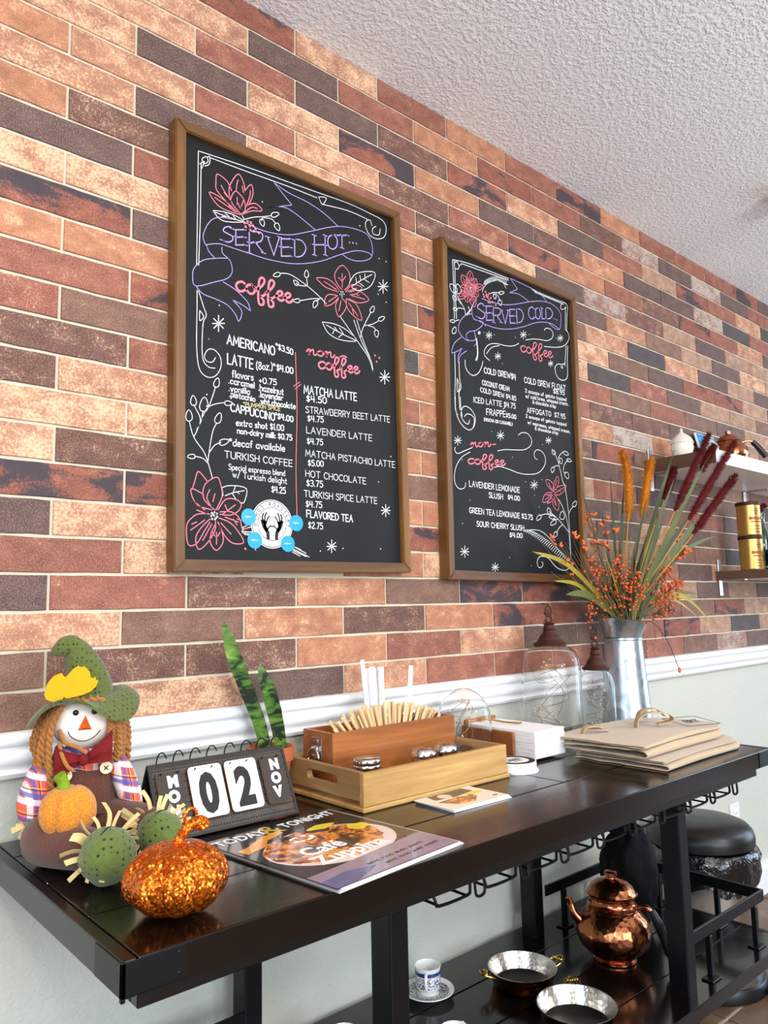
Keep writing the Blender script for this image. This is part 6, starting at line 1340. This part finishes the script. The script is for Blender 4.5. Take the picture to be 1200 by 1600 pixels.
B2 = folded('tote_bag', 'upper folded tan canvas tote bag with a printed label frame', 1.075, 1.490, [(-.465, -.255, TZ+.0225, .0125, .0016), (-.462, -.225, TZ+.0425, .002, .0014)], 0, 11, MT['canvas'], .006)
for pts in ([(1.135, -.262, .792), (1.142, -.270, .812), (1.165, -.290, .812), (1.19, -.312, .798), (1.215, -.33, .800)], [(1.262, -.33, .800), (1.266, -.335, .825), (1.290, -.355, .838), (1.325, -.382, .832), (1.33, -.386, .818), (1.302, -.364, .810)], [(1.34, -.285, .80), (1.35, -.292, .828), (1.38, -.315, .834), (1.40, -.33, .815)], [(1.18, -.22, .777), (1.20, -.235, .800), (1.225, -.255, .802), (1.26, -.28, .785)]):
    C = crom([Vector(p) for p in pts], 7); g = G(); v = []; f = []; m = len(C); s_ = Vector((.62, .74, 0))*.0125
    for i, p in enumerate(C):
        t = (C[min(i+1, m-1)]-C[max(i-1, 0)]).normalized(); nn = t.cross(s_).normalized()*.0008; p = p-Vector(B2.location)
        v += [p-s_-nn, p+s_-nn, p+s_+nn, p-s_+nn]
    for i in range(m-1):
        for k in range(4): f.append((i*4+k, i*4+(k+1) % 4, i*4+4+(k+1) % 4, i*4+4+k))
    f += [(3, 2, 1, 0), tuple((m-1)*4+k for k in range(4))]
    G().add(v, f).build('strap', MT['webbing'], B2, True, 60)
def on_bag(): pass
g = G()
fr = [(-.055, -.045), (.055, -.045), (.055, .035), (-.055, .035)]
LG = (1.395, -.398, TZ+.0605)
for a_, b_ in zip(fr, fr[1:]+fr[:1]):
    d = Vector((b_[0]-a_[0], b_[1]-a_[1])).normalized(); n_ = Vector((-d.y, d.x))*.0011
    g.add([(a_[0]-n_.x, a_[1]-n_.y, 0), (b_[0]-n_.x, b_[1]-n_.y, 0), (b_[0]+n_.x, b_[1]+n_.y, 0), (a_[0]+n_.x, a_[1]+n_.y, 0), (a_[0]-n_.x, a_[1]-n_.y, .0006), (b_[0]-n_.x, b_[1]-n_.y, .0006), (b_[0]+n_.x, b_[1]+n_.y, .0006), (a_[0]+n_.x, a_[1]+n_.y, .0006)], [(0, 1, 2, 3), (4, 5, 6, 7), (0, 1, 5, 4), (1, 2, 6, 5), (2, 3, 7, 6), (3, 0, 4, 7)])
pf = g.build('label_frame', MT['blackink'], B2); pf.location = Vector(LG)-B2.location; pf.rotation_euler = (.10, .02, math.radians(-14))
pt = part('lettering', text_mesh('ERT', .030, MT['blackink'], .0003, .0003), B2, Vector(LG)-B2.location+Vector((-.034, -.012, .0004)), (.10, .02, math.radians(-14)))
# ------------------------------------------------------------------ copper kettle, pans and cups on the lower shelf
KZ = .28
KT = thing('copper_kettle', 'hammered copper teapot with domed lid and black handle on the lower shelf', 'teapot', (1.203, -.276, KZ+.0005))
kz = .82; KP = lambda pr_: [(a, b*kz) for a, b in pr_]
G().lathe(KP([(0, 0), (.046, 0), (.050, .002), (.050, .006), (.046, .009), (.048, .013), (.062, .024), (.079, .046), (.086, .072), (.084, .094), (.074, .116), (.063, .130), (.058, .136), (.0585, .140), (.056, .143), (.0565, .148), (.054, .151)]), 72).build('kettle_body', MT['copper'], KT, True, 50)
G().lathe(KP([(.054, .1512), (.052, .154), (.050, .166), (.052, .172), (.0575, .175), (.0585, .178), (.056, .180)]), 56, cap=False).build('kettle_neck', MT['copper_s'], KT, True, 50)
G().lathe(KP([(.056, .1803), (.054, .184), (.048, .198), (.036, .209), (.020, .216), (.0125, .218), (.0115, .222), (.0145, .225), (.0145, .234), (.012, .236), (0, .2365)]), 56).build('kettle_lid', MT['copper'], KT, True, 50)
G().tube([(-.050, .048, .078), (-.066, .060, .100), (-.070, .066, .122), (-.074, .070, .136)], [.015, .009, .0065, .007], 14, sm=5).build('spout', MT['copper_s'], KT, True)
G().tube([(.010, -.056, .122), (.016, -.078, .130), (.020, -.090, .120)], [.006, .005, .006], 10, sm=5).build('handle_bracket', MT['copper_s'], KT, True)
G().tube([(.019, -.088, .124), (.027, -.100, .096), (.035, -.110, .062), (.040, -.116, .040)], [.009, .0115, .0095, .011], 14, sm=5).ball((.041, -.117, .037), .0125, 14, 10).build('kettle_handle', MT['black'], KT, True)
MT['tin_b'] = plain('worn_tin', (120, 116, 108), .3, 1, var=.35, vs=40, bump=.15, bs=60)  # mottled tin for the pan bottoms, darker than the hammered lining
def pan(label, x, y, R_, rz):
    p = thing('copper_pan', label, 'pan', (x, y, KZ), rz, 'small copper pans on the lower shelf')
    G().lathe([(0, .001), (R_*.78, .001), (R_*.86, .006), (R_*.98, .036), (R_*1.0, .0375)], 64, cap=False).build('pan_body', MT['copper'], p, True, 50)
    G().lathe([(R_*1.0, .0378), (R_*.97, .0378), (R_*.95, .034), (R_*.81, .006)], 64, cap=False).build('pan_lining', MT['tin_h'], p, True, 50); G().lathe([(0, .0032), (R_*.795, .0032), (R_*.81, .0058), (R_*.78, .0046), (0, .0042)], 64).build('pan_bottom', MT['tin_b'], p, True, 50)
    for s_ in (-1, 1):
        h = G(); x0 = s_*R_*.97
        h.tube([(x0, -.015, .030), (x0+s_*.014, -.015, .036), (x0+s_*.026, -.008, .040), (x0+s_*.028, 0, .041), (x0+s_*.026, .008, .040), (x0+s_*.014, .015, .036), (x0, .015, .030)], .0024, 8, sm=4)
        for k in range(5): h.ball((x0+s_*(.016+.003*math.cos(k)), -.010+.005*k, .040), (.004, .003, .003), 8, 6)
        h.tube([(x0+s_*.004, -.012, .031), (x0+s_*.016, 0, .038), (x0+s_*.004, .012, .031)], .0018, 6, sm=4)
        h.build('brass_handle', MT['brass'], p, True)
pan('small hammered copper pan with brass loop handles, nearer the wall', .952, -.205, .075, math.radians(-22))
pan('small hammered copper pan nearest the shelf front edge', .905, -.378, .079, math.radians(40))
def print_mat(nm):
    t = NT(nm); co = t.coord('Object'); f = t.noise(co, 130, 3, .6, 2.5); h = t.noise(co, 75, 2, .5, 3)
    c = t.mix(t.step(f, .48, .54), lin((240, 240, 240)), lin((34, 44, 96))); c = t.mix(t.math('MULTIPLY', t.step(h, .60, .64), .9), c, lin((120, 30, 60))); sp = t.n('ShaderNodeSeparateXYZ'); t.l(co, sp.inputs[0])
    t.base(c); t.set(Roughness=.15); t.b.inputs['Coat Weight'].default_value = .5; return t.m
MT['pattern'] = print_mat('painted_pattern')
def cup(label, x, y, rz, saucer, hdl=True):
    z = KZ
    if saucer:
        s_ = thing('saucer', 'painted porcelain saucer under the blue patterned cup', 'saucer', (x, y, KZ)); G().lathe([(0, .001), (.026, .001), (.030, .004), (.050, .011), (.0555, .0145), (.055, .016), (.048, .0135), (.030, .0065), (0, .0055)], 48).build('saucer_body', MT['porcelain'], s_, True, 50)
        G().lathe([(.022, .0058), (.030, .0067), (.044, .0122), (.0445, .0125), (.030, .0070), (.022, .0061)], 48, cap=False).build('painted_band', MT['pattern2'], s_, True); z = KZ+.0064
    c = thing('coffee_cup', label, 'cup', (x, y, z), rz)
    G().lathe([(0, .0005), (.019, .0005), (.021, .002), (.0205, .007), (.023, .010), (.0265, .016), (.0265, .048), (.0285, .056), (.0272, .0565), (.0248, .048), (.0245, .016), (.018, .010), (0, .009)], 44).build('cup_body', MT['porcelain'], c, True, 50)
    if saucer:
        G().lathe([(.0268, .0165), (.0272, .017), (.0272, .038), (.0268, .0385)], 44, cap=False).build('painted_band', MT['pattern'], c, True); G().lathe([(.0268, .0405), (.0273, .041), (.0273, .0475), (.0268, .048)], 44, cap=False).build('blue_band', MT['blueband'], c, True)
    G().tube([(-.024, 0, .046), (-.036, 0, .050), (-.042, 0, .038), (-.038, 0, .024), (-.025, 0, .018)], .0032, 8, sm=5).build('cup_handle', MT['porcelain'], c, True)
t = NT('painted_rim'); f = t.noise(t.coord('Object'), 150, 2, .5, 2.5); t.base(t.mix(t.step(f, .46, .52), lin((214, 214, 210)), lin((40, 44, 56)))); t.set(Roughness=.2); MT['pattern2'] = t.m
t = NT('blue_border'); f = t.noise(t.coord('Object'), 260, 1); t.base(t.mix(t.step(f, .5, .55), lin((60, 84, 150)), lin((24, 34, 84)))); t.set(Roughness=.15); MT['blueband'] = t.m
cup('blue and red patterned espresso cup standing on the painted saucer', .768, -.098, math.radians(40), True)
cup('plain white espresso cup at the bottom of the frame, nearest the pans', .640, -.300, math.radians(200), False)
cup('plain white espresso cup half hidden beside the table leg', .487, -.165, math.radians(-10), False)
# crumpled black sack standing on the shelf end by the wall
g = G().ball((0, 0, .12), (.075, .065, .125), 36, 26, lambda d: 1+.16*noise.noise(d*3.1)+.10*abs(noise.noise(d*7)))
g.v = [(a, b, max(c, .001)) for a, b, c in g.v]
tag(g.build('black_sack', plain('matt_black_sack', (3, 3, 4), .75, spec=.2, bump=.5, bs=14, bd=.02), None, True, 80), 'crumpled black plastic sack at the back of the lower shelf', 'bag').location = (1.405, -.200, KZ)
# ------------------------------------------------------------------ pedal bin
BN = thing('pedal_bin', 'round steel pedal bin with black lid and bag, right of the table', 'bin', (1.835, -.175, 0))
G().lathe([(0, 0), (.152, 0), (.156, .004), (.156, .030), (.151, .036), (0, .036)], 56).build('bin_base', MT['black'], BN, True, 40)
G().lathe([(.146, .0365), (.146, .385), (.143, .386), (.142, .0365)], 72, cap=False).build('bin_body', MT['steel'], BN, True, 40)
v = []; f = []; n = 72; rr = [(.144, .388), (.152, .385), (.160, .365), (.158, .335), (.156, .305), (.151, .288), (.1475, .300)]
for i, (r_, z) in enumerate(rr):
    for k in range(n):
        a = 2*PI*k/n; w_ = noise.noise(Vector((math.cos(a)*2.6, math.sin(a)*2.6, i*.45)))*.016*(i > 0)+noise.noise(Vector((math.cos(a)*8, math.sin(a)*8, i*.9)))*.007*(i > 0)
        v.append(((r_+max(w_, -.004 if i < 6 else 0))*math.cos(a), (r_+max(w_, -.004))*math.sin(a), z+(noise.noise(Vector((math.cos(a)*3, math.sin(a)*3, 5)))*.035 if i >= 4 else 0)))
for i in range(len(rr)-1):
    for k in range(n): f.append((i*n+k, (i+1)*n+k, (i+1)*n+(k+1) % n, i*n+(k+1) % n))
G().add(v, f).build('bin_liner', MT['bag'], BN, True, 70)
G().lathe([(.148, .392), (.152, .394), (.153, .415), (.148, .432), (.135, .446), (.108, .456), (.06, .462), (0, .464)], 64).build('bin_lid', MT['lid'] if 'lid' in MT else plain('satin_black_lid', (22, 21, 20), .36, bump=.05, bs=400), BN, True, 50)
G().box(-.035, .035, -.215, -.15, .006, .024, .006, TR(0, 0, 0, 0, 0, .35), 2).build('pedal', MT['black'], BN, True)
# ------------------------------------------------------------------ wall shelves on the right
MT['shelf_w'] = plain('white_shelf', (236, 230, 226), .4, var=.02, vs=10); MT['shelf_e'] = plain('brown_shelf_edge', (92, 66, 50), .5, var=.15, vs=20)
def wshelf(label, x0, x1, z0, z1, dep, brs):
    s_ = thing('wall_shelf', label, 'shelf', ((x0+x1)/2, -.001, z0)); hw = (x1-x0)/2
    boxy(s_, 'shelf_board', MT['shelf_w'], -hw, hw, -dep, 0, 0, z1-z0, b=.001)
    boxy(s_, 'edge_band', MT['shelf_e'], -hw-.0022, -hw-.0002, -dep, 0, .0, z1-z0)
    for bx_ in brs:
        xx = bx_-(x0+x1)/2; b = boxy(s_, 'bracket', MT['steel'], xx-.012, xx+.012, -.005, 0, -.060, -.0003, b=.0008)
        boxy(b, 'bracket_top', MT['steel'], xx-.012, xx+.012, -.004, 0, z1-z0+.0003, z1-z0+.045, b=.0008); boxy(b, 'bracket_arm', MT['steel'], xx-.012, xx+.012, -.10, -.0055, -.004, -.0003)
        for zz in (-.045, -.02): G().ball((xx, -.0055, zz), (.003, .0012, .003), 8, 5).build('screw', MT['steel'], b)
wshelf('upper white wall shelf with brown end, holding the jars and copper pot', 1.970, 3.40, 1.545, 1.590, .25, (2.0, 2.74))
wshelf('lower white wall shelf with brown end, holding the gold tins', 2.440, 3.60, 1.180, 1.212, .25, (2.466, 3.2))
MT['jarw'] = plain('painted_white_ceramic', (226, 220, 206), .4, coat=.3, var=.25, vs=140)
def sugar(label, x, y, s_):
    j = thing('lidded_jar', label, 'jar', (x, y, 1.5902), 0, 'white lidded jars on the upper shelf')
    G().lathe([(0, 0), (.020*s_, 0), (.018*s_, .006*s_), (.030*s_, .018*s_), (.036*s_, .035*s_), (.034*s_, .052*s_)], 32).build('jar_body', MT['jarw'], j, True, 40)
    G().lathe([(.0375*s_, .0525*s_), (.036*s_, .057*s_), (.030*s_, .070*s_), (.016*s_, .082*s_), (.006*s_, .090*s_), (.004*s_, .096*s_), (.006*s_, .100*s_), (0, .106*s_)], 32).build('jar_lid', MT['jarw'], j, True, 40)
sugar('larger white patterned jar with pointed lid, nearest the shelf end', 2.058, -.095, 1.05)
sugar('smaller white patterned jar between the larger jar and the copper pot', 2.15, -.15, .78)
cp = thing('copper_pot', 'round copper teapot with black handle on the upper shelf', 'teapot', (2.285, -.155, 1.5902))
G().lathe([(0, 0), (.050, 0), (.060, .010), (.066, .030), (.060, .055), (.046, .072), (.040, .080)], 44).build('pot_body', MT['copper'], cp, True, 50)
G().lathe([(.042, .0803), (.040, .086), (.030, .098), (.012, .106), (.009, .108), (.010, .118), (0, .120)], 40).build('pot_lid', MT['copper_s'], cp, True, 50)
G().tube([(.030, -.030, .076), (.052, -.052, .082), (.064, -.064, .070)], .004, 8, sm=4).build('handle_bracket', MT['copper_s'], cp, True)
G().tube([(.060, -.060, .078), (.078, -.076, .050), (.094, -.088, .022)], [.009, .011, .010], 12, sm=4).build('pot_handle', MT['black'], cp, True)
G().tube([(-.050, .03, .045), (-.068, .045, .065), (-.078, .052, .085)], [.010, .007, .006], 10, sm=4).build('spout', MT['copper_s'], cp, True)
t = NT('blue_painting'); f = t.noise(t.coord('Object'), 40, 5, .6, 1); t.base(t.ramp(f, [(.35, (16, 96, 170)), (.55, (36, 150, 214)), (.75, (150, 206, 226))])); t.set(Roughness=.4); MT['bluetile'] = t.m
bt_ = thing('picture_tile', 'small square blue picture tile leaning behind the copper pot', 'picture', (2.395, -.050, 1.5902), rot=(math.radians(-14), 0, 0))
boxy(bt_, 'tile_body', MT['white'], -.075, .075, -.004, .004, .001, .150, b=.001); boxy(bt_, 'tile_face', MT['bluetile'], -.072, .072, -.0046, -.0041, .004, .147)
MT['goldlabel'] = plain('brown_label_print', (142, 86, 26), .4, .3)
for i, (z, lb) in enumerate(((1.2122, 'lower gold coffee tin of the two stacked on the lower shelf'), (1.2122+.1325*.96, 'upper gold coffee tin of the two, under the upper shelf'))):
    c = thing('coffee_tin', lb, 'tin', (2.475, -.125, z), 0, 'stacked gold tins'); c.scale = (.86, .86, .96)
    G().lathe([(0, 0), (.049, 0), (.050, .002), (.048, .004), (.048, .118), (0, .118)], 48).build('tin_body', MT['gold'], c, True, 40)
    G().lathe([(0, .1182), (.0505, .1182), (.0515, .121), (.0515, .130), (.049, .132), (0, .132)], 48).build('tin_lid', MT['rust'], c, True, 40)
    # printed figure and lines wrapped on the side that faces the room
    g = G(); a0 = math.radians(-118)
    def arc(z0_, z1_, a1, a2, g=g):
        o = len(g.v); n_ = 6
        for k in range(n_+1):
            a = a0+math.radians(a1+(a2-a1)*k/n_); g.v += [(.0486*math.cos(a), .0486*math.sin(a), z0_), (.0486*math.cos(a), .0486*math.sin(a), z1_)]
        for k in range(n_): g.f.append((o+2*k, o+2*k+2, o+2*k+3, o+2*k+1))
    for z0_, z1_, a1, a2 in ((.100, .106, -6, 8), (.092, .098, -12, 12), (.080, .090, -8, 4), (.060, .072, -38, 38), (.050, .056, -30, 34), (.034, .038, -20, 26), (.024, .027, -24, 28), (.012, .016, -16, 20)): arc(z0_, z1_, a1, a2)
    g.build('tin_print', MT['goldlabel'], c, kind='stuff')
sd = thing('flower_saucer', 'white oval dish under the black flower pot', 'dish', (2.588, -.205, 1.2124)); G().lathe([(0, 0), (.045, 0), (.075, .010), (.078, .014), (.070, .012), (.044, .005), (0, .004)], 44).build('dish_body', MT['porcelain'], sd, True, 50)
fp = thing('flower_pot', 'small black pot of purple flowers on the white dish', 'flower pot', (2.588, -.205, 1.2180)); G().lathe([(0, 0), (.040, 0), (.056, .052), (.058, .053), (.058, .060), (.053, .060), (.050, .05), (0, .048)], 36).build('pot_shell', MT['black'], fp, True, 40)
MT['purple'] = plain('purple_petal', (74, 38, 112), .7, var=.4, vs=80); MT['leafg'] = plain('green_leaf', (34, 84, 44), .6, var=.3, vs=60)
g = G(); q = random.Random(8)
for k in range(40):
    a = q.uniform(0, 6.28); r_ = .046*math.sqrt(q.random()); p = Vector((r_*math.cos(a), r_*math.sin(a), .062+q.uniform(0, .014))); g.ball(p, (.010, .009, .007), 7, 5)
g.build('flower_heads', MT['purple'], fp, True, kind='stuff')
bo = thing('green_bottle', 'dark bottle with red blossoms beside the gold tins', 'bottle', (2.645, -.100, 1.2122)); G().lathe([(0, 0), (.030, 0), (.032, .004), (.032, .12), (.026, .15), (.014, .175), (.013, .215), (.015, .217), (.015, .225), (0, .226)], 32).build('bottle_body', plain('dark_green_glass', (14, 40, 24), .12, coat=.6), bo, True, 40)
g = G()
for k in range(16):
    a = q.uniform(0, 6.28); g.ball((.022*math.cos(a)*q.random(), .022*math.sin(a)*q.random(), .232+q.uniform(0, .03)), (.009, .009, .007), 7, 5)
g.build('red_blossoms', MT['red_bristle'], bo, True, kind='stuff')
# ------------------------------------------------------------------ small fixtures
oc = thing('wall_outlet', 'cream electrical outlet cover low on the plaster wall behind the bin', 'outlet', (2.455, .006, .24)); boxy(oc, 'cover_plate', MT['porcelain'], -.036, .036, -.006, 0, 0, .115, b=.002)
for zz in (.034, .080): 
    s_ = boxy(oc, 'socket', MT['white'], -.017, .017, -.008, -.006, zz-.014, zz+.014, b=.0008)
    for xx in (-.007, .007): boxy(s_, 'slot', MT['blackink'], xx-.001, xx+.001, -.0083, -.008, zz-.005, zz+.005)
sd_ = thing('smoke_detector', 'white ceiling fixture at the right edge of the ceiling', 'detector', (2.205, -.455, H-.0405)); G().lathe([(0, 0), (.040, 0), (.052, .006), (.058, .020), (.060, .038), (.060, .040), (0, .040)], 40).build('detector_shell', MT['porcelain'], sd_, True, 40)
for x, y, lb in ((-.35, -1.15, 'round recessed ceiling lamp over the camera side of the boards'),):
    r_ = thing('recessed_lamp', lb, 'ceiling lamp', (x, y, H-.012)); G().lathe([(.30, .0), (.33, .0), (.33, .011), (.30, .011), (.30, 0)], 48, cap=False).build('lamp_trim', MT['trim'], r_, True, 40)
for k, (x, y, z) in enumerate(FILL_POS):  # sockets and cords made up to carry the added fill lights
    r_ = thing('pendant_lamp_fitting', ['pendant lamp socket over the middle of the room', 'pendant lamp socket near the left window', 'pendant lamp socket near the right window'][k], 'ceiling lamp', (x, y, z))
    G().lathe([(.0, .125), (.022, .125), (.024, .16), (.010, .19), (0, .19)], 20).build('socket', MT['black'], r_, True, 40); G().tube([(0, 0, .19), (0, 0, H-z)], .003, 6).build('cord', MT['black'], r_)
